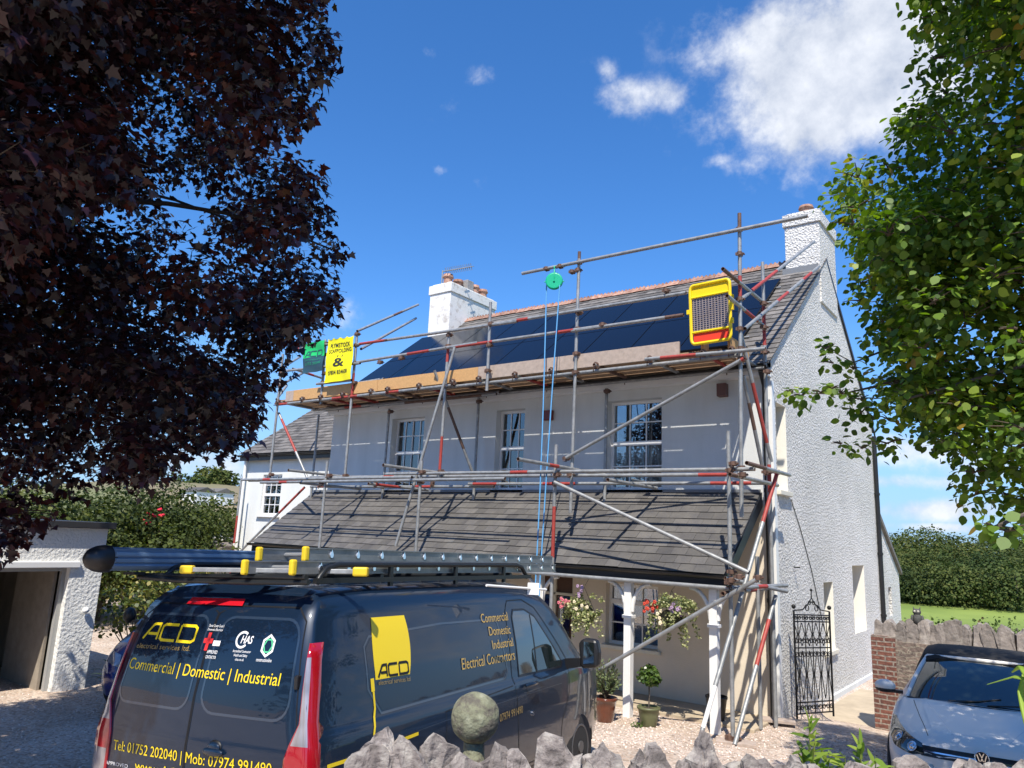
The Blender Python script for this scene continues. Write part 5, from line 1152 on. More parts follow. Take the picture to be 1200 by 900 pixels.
# round badge with the two letters
h = cbv.ray_cast(Vector((1, 0, .655)), Vector((-1, 0, 0))); c = h[0]+Vector((.012, 0, 0)); qm = Vector((1, 0, .15)).normalized().to_track_quat('Z', 'Y').to_matrix()
bd = MB(); bd.lathe([(.062, 0), (.064, .012), (.056, .014), (.054, .006), (.003, .006)], c, 28, qm); bo = bd.build('badge', chrome, car)
MB().lathe([(.0535, .0075), (.0535, .0085)], c, 24, qm).build('badge_field', seam_m, bo)
k_ = MB()
for pts in ([(-.020, .046), (0, .006), (.020, .046)], [(-.040, .030), (-.018, -.042), (0, -.004), (.018, -.042), (.040, .030)]):
    V_, F_ = stroke2(pts, .010); k_.add([c+Vector((.013, x, y)) for x, y in V_], F_)
k_.build('badge_letters', chrome, bo)
# little air freshener behind the screen
k_ = MB(); k_.prism([(-1.52, -.02+.022*math.cos(R(a)), 1.10+.035*math.sin(R(a))) for a in range(0, 360, 30)], (.004, 0, 0)); fo = None
# bonnet ridge lines
for s_ in (-1, 1):
    V_, F_ = stroke2([(-.12, s_*.20), (-1.05, s_*.52)], .004); onc(V_, F_, TA, .001, .05).build('bonnet_crease', mat('silver_edge', (.5, .54, .6), .3, coat=1), car)
for y in (-.32, .05): MB().path([(-1.12, y, .965), (-1.16, y+.28, .99), (-1.24, y+.50, 1.03)], .008, 5).build('wiper', black_pl, car)
# ============================================================ BLUE CAR behind the van
BCX, BCY, BCYAW = -9.9, 5.6, -50
bl_p = body_paint('blue_paint', (.012, .018, .13), .3)
bc = thing('blue_car', 'dark blue car parked behind the van, beside the garage', 'car', (BCX, BCY, 0), (0, 0, R(BCYAW)), local=True)
bp_ = [(0, .55, .52, .5, .5), (-.05, .72, .66, .52, .66), (-.2, .86, .78, .6, .78), (-.5, .94, .88, .7, .83), (-.9, 1.0, .96, .82, .85), (-1.2, 1.04, 1.0, .88, .86), (-2.5, 1.04, 1.02, .92, .86), (-3.6, 1.04, 1.0, .92, .85), (-4.0, 1.0, .95, .8, .80), (-4.1, .6, .55, .5, .7)]
bb_, bbv = car_shell(bc, bp_, bl_p); bpy.context.view_layer.update()
for x in (-.78, -3.3): arch_cut(bb_, x, .34, .37, 1.1)
for x in (-.78, -3.3):
    for s_ in (-1, 1): wheel(bc, x, s_*.77, .32, .325, .2, s_)
k_ = loft([gsec(-1.95, 1.52, .98, .80, .58), gsec(-2.2, 1.56, .98, .80, .60), gsec(-3.4, 1.56, .98, .80, .60), gsec(-4.0, 1.45, .98, .78, .56)]); k_.build('roof', bl_p, bc)
vs = []
for j in range(nh+1):
    t = j/nh; hw = .76+(.58-.76)*t
    for i in range(nw+1): s_ = -1+2*i/nw; vs.append((-1.0-.95*t-.12*s_*s_, hw*s_, 1.02+.47*t))
k_ = MB(); k_.add(vs, wsf, 0, .5, True); k_.build('windscreen', glass_d, bc)
k_ = MB()
for s_ in (-1, 1): k_.path([(-1.12, s_*.78, 1.0), (-2.07, s_*.59, 1.49)], .03, 8)
k_.build('pillar', mat('silver_trim', (.4, .42, .45), .3, .6), bc)
for s_ in (-1, 1):
    k_ = MB(); k_.add([(-1.3, s_*.80, 1.03), (-2.1, s_*.60, 1.48), (-3.8, s_*.59, 1.46), (-3.9, s_*.79, 1.04)], [(0, 1, 2, 3)]); k_.build('side_window', glass_d, bc)
    mm = MB(); mm.sphere((-1.3, s_*.98, 1.12), .105, 16, 10, (.7, .9, 1.1)); mo = mm.build('wing_mirror', black_pl, bc); MB().cbox((-1.3, s_*.88, 1.04), (.06, .12, .04)).build('mirror_arm', black_pl, mo)
    q = [(s_*.48, .60), (s_*.52, .74), (s_*.74, .80), (s_*.76, .66)]; drape(q, [(0, 1, 2, 3)], FA['org'], FA['U'], FA['Vv'], FA['D'], bbv, .006, .04).build('headlight', mat('lamp_clear', (.72, .68, .68), .12), bc)
# ============================================================ GREENERY TOOLS
import numpy as np
rng = np.random.default_rng(11)
MAPLE = np.array([(0, -.05, 0), (.16, -.12, 0), (.50, -.10, .02), (.36, .10, .03), (.62, .36, -.02), (.34, .38, .04), (.26, .52, .03), (.22, .62, .01), (0, 1.0, -.10), (-.22, .62, .01), (-.26, .52, .03), (-.34, .38, .04), (-.62, .36, -.02), (-.36, .10, .03), (-.50, -.10, .02), (-.16, -.12, 0)])
OVAL = np.array([(0, 0, 0), (.24, .12, .04), (.40, .40, .06), (.34, .68, .03), (.12, .90, -.02), (0, 1.0, -.06), (-.14, .88, -.02), (-.36, .66, .03), (-.40, .38, .06), (-.22, .12, .04)])
QUAD = np.array([(-.5, 0, .0), (.0, -.15, .12), (.5, .1, 0), (.42, .8, .1), (-.05, 1.0, -.05), (-.45, .75, .08)])
BLADE = np.array([(-.06, 0, 0), (.06, 0, 0), (.11, .35, .03), (.07, .75, 0), (0, 1, -.08), (-.07, .75, 0), (-.11, .35, .03)])
TRI = np.array([(-.4, 0, 0), (.4, .1, .05), (.15, .9, -.02), (-.3, .8, .06)])
def leaves(name, mt, P, Nn, size, parent, shape=OVAL, D=None, rnd=None, jit=.3):
    """P positions, Nn normals, D stalk-to-tip directions"""
    n = len(P); k = len(shape); Nn = Nn/np.linalg.norm(Nn, axis=1, keepdims=True)
    if D is None: D = rng.normal(size=(n, 3))
    D = D-Nn*(D*Nn).sum(1, keepdims=True); D /= np.linalg.norm(D, axis=1, keepdims=True)+1e-9; S_ = np.cross(D, Nn)
    sz = size*(1+jit*(rng.random(n)*2-1)); o = np.array(parent['_o'] if parent is not None else (0, 0, 0))
    V = P[:, None, :]-o+sz[:, None, None]*(shape[None, :, 0:1]*S_[:, None, :]+shape[None, :, 1:2]*D[:, None, :]+shape[None, :, 2:3]*Nn[:, None, :])
    me = bpy.data.meshes.new(name); me.vertices.add(n*k); me.vertices.foreach_set('co', V.reshape(-1).astype(np.float32))
    me.loops.add(n*k); me.loops.foreach_set('vertex_index', np.arange(n*k, dtype=np.int32)); me.polygons.add(n); me.polygons.foreach_set('loop_start', np.arange(0, n*k, k, dtype=np.int32))
    try: me.polygons.foreach_set('loop_total', np.full(n, k, dtype=np.int32))
    except Exception: pass
    me.materials.append(mt); a = me.attributes.new('rnd', 'FLOAT', 'FACE'); a.data.foreach_set('value', (rng.random(n) if rnd is None else rnd).astype(np.float32)); me.update(calc_edges=True); me.validate()
    ob = bpy.data.objects.new(name, me); COL.objects.link(ob)
    if parent is not None: ob.parent = parent; ob['_o'] = tuple(o)
    return ob
def unit(n): v = rng.normal(size=(n, 3)); return v/np.linalg.norm(v, axis=1, keepdims=True)
def clump_leaves(cs, rs, per, up=.7, shell=.45, droop=.3, flat=.8):
    """leaves through clumps, thicker towards the outside, normals up and outwards; returns P,N,D,clump id"""
    Ps, Ns, Ds, I = [], [], [], []
    for i, (c, r) in enumerate(zip(cs, rs)):
        n = max(3, int(per*r*r)); u = unit(n); q = (shell+(1-shell)*rng.random(n))**.6; lump = 1+.25*np.sin(u[:, 0]*5+i)*np.sin(u[:, 1]*6+2*i)*np.cos(u[:, 2]*4)
        p = u*(r*q*lump)[:, None]; p[:, 2] *= flat; Ps.append(np.array(c)+p)
        Ns.append(u*.45+np.array([0, 0, up])+rng.normal(size=(n, 3))*.38); Ds.append(u*.8+np.array([0, 0, -droop])+rng.normal(size=(n, 3))*.5); I.append(np.full(n, i))
    return np.concatenate(Ps), np.concatenate(Ns), np.concatenate(Ds), np.concatenate(I)
def in_poly(x, y, P):
    c = False; j = len(P)-1
    for i in range(len(P)):
        if (P[i][1] > y) != (P[j][1] > y) and x < (P[j][0]-P[i][0])*(y-P[i][1])/(P[j][1]-P[i][1])+P[i][0]: c = not c
        j = i
    return c
def limbs(parent, base, top, trunk_r, targets, m_=bark_m, name='trunk', bend=.25, fork=.35):
    """trunk, main limbs and twigs running out to the leaf clumps"""
    base, top = Vector(base), Vector(top); tk = MB(); pts = [base+(top-base)*t+Vector((math.sin(t*5)*.12, math.cos(t*4)*.1-.1, 0)) for t in [i/9 for i in range(10)]]
    tk.path(pts, trunk_r, 14, radii=[trunk_r*(1.25 if i == 0 else 1)*(1-.72*i/9) for i in range(10)]); tk.build(name, m_, parent)
    lb = MB()
    for c in targets:
        c = Vector(c); t = fork+(.9-fork)*min(1, max(0, (c.z-base.z)/(top.z-base.z)*.8)); s_ = base+(top-base)*t; d = c-s_; mid = s_+d*.5+Vector((0, 0, bend*d.length*.35))+Vector((random.uniform(-.2, .2), random.uniform(-.2, .2), 0)); L_ = []
        for i in range(8): u = i/7; L_.append(s_*(1-u)**2+mid*2*u*(1-u)+c*u*u)
        r0 = max(.010, min(trunk_r*.25, .010*d.length)); lb.path(L_, r0, 6, radii=[r0*(1-.85*i/7)+.003 for i in range(8)])
    lb.build('limb', m_, parent)
    return lb
def twigs(parent, cs, rs, m_=twig_m, k=5):
    tb = MB()
    for c, r in zip(cs, rs):
        for _ in range(k):
            u = Vector(unit(1)[0]); u.z = abs(u.z)*.4; e = Vector(c)+u*r*.95; s_ = Vector(c)-u*r*.1; tb.path([s_, (s_+e)/2+Vector((0, 0, .06*r)), e], .006, 4, radii=[.007, .005, .002])
    return tb.build('twig', m_, parent)
# ============================================================ COPPER MAPLE (left)
cm = leafmat('copper_leaf', [(0, (.014, .007, .008)), (.4, (.030, .011, .013)), (.7, (.060, .017, .016)), (.92, (.115, .030, .020)), (.975, (.06, .07, .015)), (1, (.18, .06, .025))], .32, .26, .6)
TB = Vector((-8.6, 1.0, 0)); tree = thing('copper_maple', 'large dark purple leaved maple tree filling the left of the view', 'tree', TB)
POLY = [(-350, -700), (340, -700), (405, -60), (400, 20), (408, 70), (385, 120), (358, 170), (388, 215), (412, 265), (412, 320), (412, 378), (352, 418), (330, 475), (308, 512), (282, 545), (212, 552), (184, 585), (125, 572), (66, 600), (32, 655), (-60, 710), (-350, 700)]
cs, rs = [], []
def spread_ok(px, d, r, cs_, k=.55):
    p = ond(px, d); return all((p-Vector(c)).length > r*k for c in cs_)
random.seed(21)
EDGE = []
pe = POLY[2:22]
for (a, b) in zip(pe, pe[1:]):
    L_ = math.hypot(b[0]-a[0], b[1]-a[1]); n = max(1, int(L_/34))
    for i in range(n):
        t = (i+.5)/n; x, y = a[0]+(b[0]-a[0])*t, a[1]+(b[1]-a[1])*t; nx_, ny_ = -(b[1]-a[1])/L_, (b[0]-a[0])/L_; dd_ = random.uniform(6.6, 8.6); r = random.uniform(.20, .36); q = r*FPX/dd_*random.uniform(.85, 1.35)
        cs.append(tuple(ond((x+nx_*q, y+ny_*q), dd_))); rs.append(r)
nedge = len(cs); tries = 0
while len(cs) < 430 and tries < 20000:
    tries += 1; x, y = random.uniform(-350, 400), random.uniform(-700, 690)
    r = random.uniform(.34, .62); d = random.uniform(6.8, 10.5) if random.random() < .75 else random.uniform(10, 12)
    if x < -20 and random.random() < .5: d = random.uniform(6, 8.5)
    q = r*FPX/d*.95
    if not all(in_poly(x+a*q, y+b*q, POLY) for a, b in ((1, 0), (-.7, 0), (0, 1), (.7, .7), (.7, -.7))): continue
    if spread_ok((x, y), d, r, cs, .85): cs.append(tuple(ond((x, y), d))); rs.append(r)
# boughs over the drive beside the camera (they dapple the back of the van)
for p in ((-4.6, 1.2, 4.3), (-5.2, .9, 4.0), (-5.8, 1.5, 4.4), (-5.3, 1.9, 5.0), (-4.2, .7, 5.2), (-6.6, 1.0, 4.1), (-7.2, 2.4, 4.6), (-6.0, .2, 3.7), (-5.0, 1.6, 5.9), (-8.4, 2.6, 4.2), (-9.2, 3.2, 4.0), (-10, 2.2, 4.4), (-4.9, .5, 4.8)): cs.append(p); rs.append(.55)
def onfac(c):
    s_ = (c[0]+12.2)/sdir.x; return -1 < s_ < 14 and 2.0 < c[1]-s_*sdir.y < 6.6 and -.4 < c[2]-s_*sdir.z < 3.2
keep = [i for i, c in enumerate(cs) if not onfac(c) and not (c[0] < -11.2 and c[2] < 9)]; cs = [cs[i] for i in keep]; rs = [rs[i] for i in keep]
P, Nn, D, I = clump_leaves(cs, rs, 1600, up=.55, shell=.12, droop=.75, flat=.85)
rn_ = np.clip(rng.random(len(P))*.8+.35*(np.sin(I*1.7)*.5), 0, 1)
leaves('crown', cm, P, Nn, .069, tree, MAPLE, D, rn_, .35)
print('maple leaves', len(P))
bark_d = mat('dark_bark', (.045, .038, .034), .95, var=.5, vscale=8, bump=.8, bscale=22, bdist=.03)
limbs(tree, TB-Vector((0, 0, .1)), TB+Vector((-.2, 1.2, 8.2)), .34, [cs[i] for i in range(0, len(cs), 7)], m_=bark_d, bend=.6); twigs(tree, cs, rs, k=3)
# ============================================================ GREEN TREE (right)
lm = leafmat('lime_leaf', [(0, (.05, .10, .014)), (.35, (.10, .18, .024)), (.7, (.17, .27, .035)), (.93, (.30, .38, .06)), (1, (.26, .18, .03))], .5, .42, .4)
TB2 = Vector((3.1, 6.4, 0)); tree2 = thing('lime_tree', 'broad green leaved tree hanging over the parked convertible at the right edge', 'tree', TB2)
POLY2 = [(1062, -330), (1058, -20), (1070, 45), (1078, 100), (1040, 142), (1060, 178), (985, 182), (966, 215), (962, 262), (990, 300), (975, 345), (1000, 385), (1030, 420), (1018, 450), (1040, 480), (1000, 520), (1060, 508), (1095, 545), (1130, 550), (1110, 575), (1150, 590), (1175, 615), (1220, 640), (1700, 640), (1700, -330)]
c2, r2 = [], []
pe = POLY2[1:23]
for (a, b) in zip(pe, pe[1:]):
    L_ = math.hypot(b[0]-a[0], b[1]-a[1]); n = max(1, int(L_/30))
    for i in range(n):
        t = (i+.5)/n; x, y = a[0]+(b[0]-a[0])*t, a[1]+(b[1]-a[1])*t; nx_, ny_ = (b[1]-a[1])/L_, -(b[0]-a[0])/L_; dd_ = random.uniform(5.8, 7.0); r = random.uniform(.13, .24); q = r*FPX/dd_*random.uniform(.8, 1.5)
        c2.append(tuple(ond((x+nx_*q, y+ny_*q), dd_))); r2.append(r)
tries = 0
while len(c2) < 800 and tries < 90000:
    tries += 1; x, y = random.uniform(940, 1700), random.uniform(-330, 640); r = random.uniform(.22, .42); d = random.uniform(5.6, 9.4); q = r*FPX/d
    if not all(in_poly(x+a*q, y+b*q, POLY2) for a, b in ((-1, 0), (.7, 0), (0, 1), (-.7, .7), (-.7, -.7))): continue
    if spread_ok((x, y), d, r, c2, .5): c2.append(tuple(ond((x, y), d))); r2.append(r)
n0_ = len(c2); tries = 0
while len(c2) < n0_+130 and tries < 30000:
    tries += 1; x, y = random.uniform(1040, 1290), random.uniform(250, 640); r = random.uniform(.18, .34); d = random.uniform(5.4, 8.2); q = r*FPX/d*.9
    if all(in_poly(x+a*q, y+b*q, POLY2) for a, b in ((-1, 0), (.7, 0), (0, 1), (-.7, .7))): c2.append(tuple(ond((x, y), d))); r2.append(r)
# spray reaching across the gable
for px, d, r in (((1010, 468), 6.1, .12), ((985, 462), 6.05, .11), ((962, 460), 6.0, .10), ((940, 464), 6.0, .11), ((926, 460), 6.0, .09), ((968, 408), 6.2, .10), ((975, 425), 6.2, .10), ((1000, 432), 6.2, .12), ((985, 520), 6.1, .08), ((1010, 525), 6.1, .12), ((975, 455), 6.0, .07), ((1180, 622), 4.4, .12), ((1165, 618), 4.4, .08), ((1195, 400), 4.2, .10), ((1190, 385), 4.2, .07)): c2.append(tuple(ond(px, d))); r2.append(r)
def oncar(c): s_ = (c[2]-.9)/sdir.z; return -2.0 < c[0]-s_*sdir.x < .5 and 8.4 < c[1]-s_*sdir.y < 12
keep = [i for i, c in enumerate(c2) if not (oncar(c) and random.random() < .75)]; c2 = [c2[i] for i in keep]; r2 = [r2[i] for i in keep]
P, Nn, D, I = clump_leaves(c2, r2, 1750, up=.6, shell=.1, droop=.5, flat=.85)
leaves('crown', lm, P, Nn, .057, tree2, OVAL, D, np.clip(rng.random(len(P))*.85+.2*np.sin(I*2.3), 0, 1), .4)
print('lime leaves', len(P))
limbs(tree2, TB2-Vector((0, 0, .1)), TB2+Vector((-.4, -.2, 7.5)), .22, [c2[i] for i in range(0, len(c2), 9) if c2[i][0] > -.9]); twigs(tree2, c2, r2, k=4)
sp = MB(); sp.path([ond((1075, 436), 6.6), ond((1030, 452), 6.2), ond((985, 462), 6.05), ond((926, 460), 6.0)], .01, 5, radii=[.016, .010, .006, .002]); sp.path([ond((1050, 405), 6.5), ond((1000, 425), 6.25), ond((968, 408), 6.2)], .008, 5, radii=[.010, .006, .002]); sp.build('limb', twig_m, tree2)
# ============================================================ FAR WOODS AND HILLS
wood = leafmat('wood_leaf', [(0, (.018, .036, .010)), (.35, (.035, .060, .014)), (.7, (.062, .088, .02)), (1, (.11, .12, .03))], .7, .15, .2)
wood2 = leafmat('wood_leaf_olive', [(0, (.028, .045, .012)), (.4, (.055, .075, .018)), (.8, (.095, .11, .026)), (1, (.14, .13, .04))], .7, .15, .2)
def far_tree(name, base, h, w, label, cat='tree', group=None, m_=wood, leaf=.5, per=60, n=34, sq=1.0, shape=QUAD, rs=(.12, .24), sh=.5):
    b = Vector(base); t = thing(name, label, cat, b, group=group); cc, rr = [], []
    for i in range(n):
        u = unit(1)[0]; q = rng.random()**.4; r = w*rng.uniform(.16, .30); r = w*rng.uniform(*rs); zlo, zhi = r*.7, h-r*.85; z = (zlo+zhi)/2+u[2]*q*(zhi-zlo)/2; cc.append((b.x+u[0]*q*(w*.5-r*.4), b.y+u[1]*q*(w*.5-r*.4), b.z+z)); rr.append(r)
    P, Nn, D, I = clump_leaves(cc, rr, per/(leaf*leaf)*.035, up=.4, shell=sh, flat=.85); leaves('crown', m_, P, Nn, leaf, t, shape, D, np.clip(rng.random(len(P))*.45+.4*rng.random(n)[I]+rng.uniform(-.2, .4), 0, 1), .4)
    k_ = MB(); k_.path([b+Vector((0, 0, -.3)), b+Vector((.1, 0, h*.3)), b+Vector((0, .1, h*.7))], h*.025, 7, radii=[h*.03, h*.022, h*.008]); k_.build('trunk', bark_m, t); return t
# right: a wooded valley side behind the field
side = ['leftmost', 'second', 'third', 'fourth', 'fifth', 'sixth', 'seventh', 'eighth', 'ninth', 'tenth', 'eleventh', 'twelfth']
kinds = ['dark round oak', 'tall dark ash', 'broad olive oak', 'bushy mid green tree', 'dark spreading tree', 'yellowish green tree']
ordn = ['first', 'second', 'third', 'fourth', 'fifth', 'sixth']; rng = np.random.default_rng(5)
for r_, (d0, ty0, w0, px0, rown) in enumerate(((124, 657, 9, 1040, 'front row at the field edge'), (150, 648, 12, 1058, 'second row up the wooded hill'), (185, 640, 14, 1036, 'third row up the wooded hill'), (230, 629, 17, 1056, 'top row of the wooded hill'))):
    for i in range(6):
        px = px0+i*36+rng.uniform(-8, 8); ty = ty0+rng.uniform(-6, 6); d = d0+rng.uniform(-7, 7)
        if px > 1240: continue
        zt = ond((px, ty), d).z; g_ = ond((px, 680), d); z = gz(g_.x, g_.y)
        far_tree('woodland_tree', (g_.x, g_.y, z-.4), zt-z+.4, w0*rng.uniform(.85, 1.25), kinds[(i+r_*2) % 6]+', '+ordn[i]+' from the left in the '+rown, m_=(wood, wood2)[(i+r_) % 2], leaf=(.24, .28, .34, .42)[r_], per=66, n=9, rs=(.24, .38), sh=.9, group='trees of the wooded hill beyond the field')
# hedge between yard and field
for i, (px, d) in enumerate(((1085, 27), (1120, 29), (1155, 28), (1190, 30), (1225, 29))):
    g_ = ond((px, 720), d); zt = ond((px, 722-(4 if i % 2 else 0)), d).z; z0 = gz(g_.x, g_.y); far_tree('hedge_bush', (g_.x, g_.y, z0), zt-z0+.15, 1.9, ('low green bush behind the stone wall, beside the owl figure', 'leafy green bush behind the stone wall', 'reddish brown tinged bush behind the stone wall', 'low bush behind the wall above the convertible', 'low bush behind the wall at the right edge')[i], 'bush', m_=leafmat('hedge_leaf', [(0, (.04, .06, .015)), (.6, (.09, .13, .03)), (.9, (.14, .17, .04)), (1, (.16, .08, .03))], .6, .3), leaf=.07, per=30, n=24, group='bushes between the wall and the field')
# left: belt of trees behind the garage
bush = leafmat('bush_leaf', [(0, (.025, .042, .010)), (.5, (.055, .078, .016)), (.85, (.10, .12, .024)), (1, (.16, .17, .04))], .6, .3, .3)
for i, (px, d, top, w) in enumerate(((-30, 21, 556, 5), (45, 21, 580, 4.2), (86, 23, 562, 4.6), (122, 22, 588, 3.6), (155, 24, 558, 4.8), (192, 23, 584, 3.8), (222, 25, 570, 4.2), (262, 26, 592, 4))):
    g_ = ond((px, 660), d); zt = ond((px, top), d).z; z0 = gz(g_.x, g_.y); far_tree('garden_tree', (g_.x, g_.y, z0), (zt-z0)*1.10, w, ('bushy green tree behind the garage roof, ' if i < 4 else 'bushy olive green tree behind the stone wall, ')+side[i]+' from the left', m_=bush, leaf=.07, per=36, n=40, rs=(.14, .24), sh=.7, sq=1.1, group='trees behind the garage and garden wall')
# hill on the left with its trees and houses
hl = MB(); hpts = []
HX, HY = ond((235, 600), 300).x, ond((235, 600), 300).y
for i in range(41):
    for j in range(25):
        u, v = i/40*2-1, j/24*2-1; x = HX+u*220+v*0; y = HY+v*150; hh = 20*math.exp(-(u*2.6)**2*1.2-(v*1.4)**2)+1.5*noise.noise(Vector((u*4, v*4, 1))); hpts.append((x, y, hh-5*(1-math.exp(-(u*u+v*v)))-3))
hl.add(hpts, [(i*25+j, (i+1)*25+j, (i+1)*25+j+1, i*25+j+1) for i in range(40) for j in range(24)], 0, .5, True)
tag(hl.build('hill', mat('hill_field', (.24, .18, .12), .95, col2=(.12, .15, .05), var=.5, vscale=.012)), kind='structure')
def hillz(x, y): u = (x-HX)/220; v = (y-HY)/150; return 20*math.exp(-(u*2.6)**2*1.2-(v*1.4)**2)-5*(1-math.exp(-(u*u+v*v)))-3
def hill_hit(px):
    for k in range(150, 420, 2):
        q = ond(px, k)
        if q.z < hillz(q.x, q.y)+.3: return q, k
    return ond(px, 300), 300
for i, (px, d, top, w, lb) in enumerate(((226, 290, 558, 17, 'small dark tree on the left flank of the far hill'), (243, 300, 550, 20, 'rounded dark tree at the top of the far hill'), (258, 300, 553, 16, 'round tree just right of the hill top'), (210, 295, 566, 18, 'olive tree low on the far hill beside the garden trees'), (273, 285, 577, 13, 'small green tree right of the white hill house'), (200, 290, 574, 18, 'dark tree on the far hill showing through the maple'))):
    g_ = ond((px, 585), d); z0 = hillz(g_.x, g_.y); zt = ond((px, top), d).z; far_tree('hill_tree', (g_.x, g_.y, min(z0, zt-6)-.5), max(6, zt-min(z0, zt-6)+.5), w, lb, leaf=.8, per=75, n=16, rs=(.2, .3), sh=.8)
for i, (px, y, d, w, lb) in enumerate(((254, 580, 262, 8, 'white bungalow with pale roof on the far hill'), (231, 579, 268, 8.5, 'grey roofed farmhouse on the far hill, half hidden by trees'))):
    c, d = hill_hit((px, y+8)); c.z += .4; t = thing('farmhouse', lb, 'house', c); k_ = MB(); k_.box((c.x-w/2, c.y-3, c.z-3), (c.x+w/2, c.y+3, c.z+2.2)); k_.build('wall', white_paint, t)
    k_ = MB(); k_.prism([(c.x-w/2-.4, c.y-3.5, c.z+2.2), (c.x-w/2-.4, c.y, c.z+3.6), (c.x-w/2-.4, c.y+3.5, c.z+2.2)], (w+.8, 0, 0)); k_.build('roof', slate_old, t)
    for q in (-.3, 0, .3): MB().box((c.x+w*q-.5, c.y-3.05, c.z+.2), (c.x+w*q+.5, c.y-2.98, c.z+1.3)).build('window', room_m, t)
# ============================================================ GARAGE (left)
GX = -12.2
gar = thing('garage', 'small flat roofed white rendered garage with open doorway, left edge', 'garage', (GX-2, 4, 0))
gy0, gy1 = -.6, 5.80; dy0, dy1 = 2.55, 5.33; gzl = -.06
mb = MB(); wall_cells(mb, gy0, gy1, -.3, 2.37, [(dy0, dy1, gzl, 1.78)], lambda u, v, d: (GX-d, u, v), None, .26)
mb.add([(GX, gy1, -.3), (GX-5, gy1, -.3), (GX-5, gy1, 2.37), (GX, gy1, 2.37)], [(0, 1, 2, 3)]); mb.add([(GX, gy0, -.3), (GX-5, gy0, -.3), (GX-5, gy0, 2.37), (GX, gy0, 2.37)], [(3, 2, 1, 0)])
mb.build('wall', mat('rough_render', (.80, .80, .77), .9, bump=.9, bscale=22, var=.06, vscale=2, bdist=.025), gar)
mb = MB(); mb.box((GX-5, gy0+.1, -.3), (GX-4.9, gy1-.1, 2.36)); mb.box((GX-4.9, gy1-.25, -.3), (GX-.27, gy1-.2, 2.36)); mb.box((GX-4.9, gy0+.1, -.3), (GX-.27, gy0+.2, 2.36)); mb.build('inner_wall', mat('block_wall', (.30, .26, .20), .95, var=.4, vscale=3, bump=.5, bscale=14), gar)
MB().box((GX-5, gy0, -.1), (GX-.01, gy1, gzl+.02)).build('floor', conc, gar)
MB().box((GX-5.1, gy0-.1, 2.37), (GX+.10, gy1+.08, 2.47)).build('roof', mat('felt_edge', (.03, .03, .032), .6), gar, .01)
MB().box((GX-.02, dy0-.1, 1.78), (GX+.05, dy1+.12, 1.87)).build('lintel', upvc, gar, .008); mb = MB(); mb.box((GX-.20, dy1-.06, gzl), (GX-.12, dy1-.002, 1.78)); mb.box((GX-.2, dy0+.002, 1.72), (GX-.12, dy1-.06, 1.778)); mb.build('door_frame', mat('frame_grey', (.35, .35, .34), .6), gar)
MB().box((GX-1.6, dy1-.10, gzl+.05), (GX-.27, dy1-.06, 1.74)).build('door', mat('pale_wood', (.36, .31, .25), .8, var=.3, vscale=5), gar)
q = onx((100, 715), GX+.03); k_ = MB(); k_.lathe([(.045, 0), (.05, .02), (.03, .05), (.005, .06)], q, 16, Matrix.Rotation(R(90), 3, 'Y')); k_.build('wall_lamp', white_paint, gar)
# things inside the garage
for i, (x, y, s_) in enumerate(((GX-3.2, 3.3, (1.0, .6, .9)), (GX-3.4, 4.5, (.6, .5, 1.1)), (GX-2.8, 2.4, (.6, .5, .5)))):
    t = thing('storage_crate', ('low wide', 'tall narrow', 'small')[i]+' wooden crate standing in the dark garage', 'crate', (x, y, gzl)); k_ = MB()
    for z in range(int(s_[2]/.15)): k_.box((x-s_[0]/2, y-s_[1]/2, gzl+.02+z*.15), (x+s_[0]/2, y-s_[1]/2+.02, gzl+.14+z*.15)); k_.box((x+s_[0]/2, y-s_[1]/2, gzl+.02+z*.15), (x+s_[0]/2+.02, y+s_[1]/2, gzl+.14+z*.15))
    k_.build('slats', wood_d, t); k_ = MB(); k_.box((x-s_[0]/2+.03, y-s_[1]/2+.03, gzl+.02), (x+s_[0]/2-.01, y+s_[1]/2-.01, gzl+s_[2])); k_.build('panel', wood_d, t)
# shrubs and strap leaves between garage and blue car
shr = leafmat('shrub_leaf', [(0, (.05, .08, .02)), (.5, (.10, .14, .03)), (.8, (.22, .22, .05)), (1, (.30, .26, .06))], .5, .35)
def shrub(name, c, h, w, label, leaf=.06, m_=shr, n=26, per=2.4, shape=OVAL, cat='shrub', fl=None):
    t = thing(name, label, cat, c); c = Vector(c); cc, rr = [], []
    for i in range(n): u = unit(1)[0]; q = rng.random()**.5; r = w*rng.uniform(.13, .24); cc.append((c.x+u[0]*q*w*.4, c.y+u[1]*q*w*.4, c.z+h*.55+u[2]*q*h*.42)); rr.append(r)
    P, Nn, D, I = clump_leaves(cc, rr, per/(leaf*leaf), up=.5, shell=.3); leaves('foliage', m_, P, Nn, leaf, t, shape, D)
    st_ = MB()
    for q in cc[::2]: st_.path([c, (c+Vector(q))/2+Vector((0, 0, .05)), Vector(q)], .012, 5, radii=[.016, .010, .004])
    st_.build('stem', twig_m, t)
    if fl:
        fm, k, fs_ = fl
        for q in range(k):
            u = unit(1)[0]; p = Vector(cc[q % n])+Vector(u)*.1; p.z = c.z+h*rng.uniform(.9, 1.08); f_ = MB()
            for a in range(3): f_.sphere(p+Vector((random.uniform(-.5, .5)*fs_, random.uniform(-.5, .5)*fs_, random.uniform(-.3, .3)*fs_)), fs_*.6, 8, 5, (1, 1, .7), .5)
            f_.build('flower', fm, t)
    return t
rosem = mat('rose_red', (.65, .02, .05), .6)
b0 = onz((118, 690), .05); shrub('shrub', (-13.6, 7.2, 0), 2.15, 1.6, 'yellow green climbing shrub beside the garage corner', .07, n=34, per=1.7)
shrub('shrub', (-15.2, 9.2, 0), 2.35, 2.2, 'leafy green garden shrub behind the blue pipe carrier', .08, n=34, per=1.5)
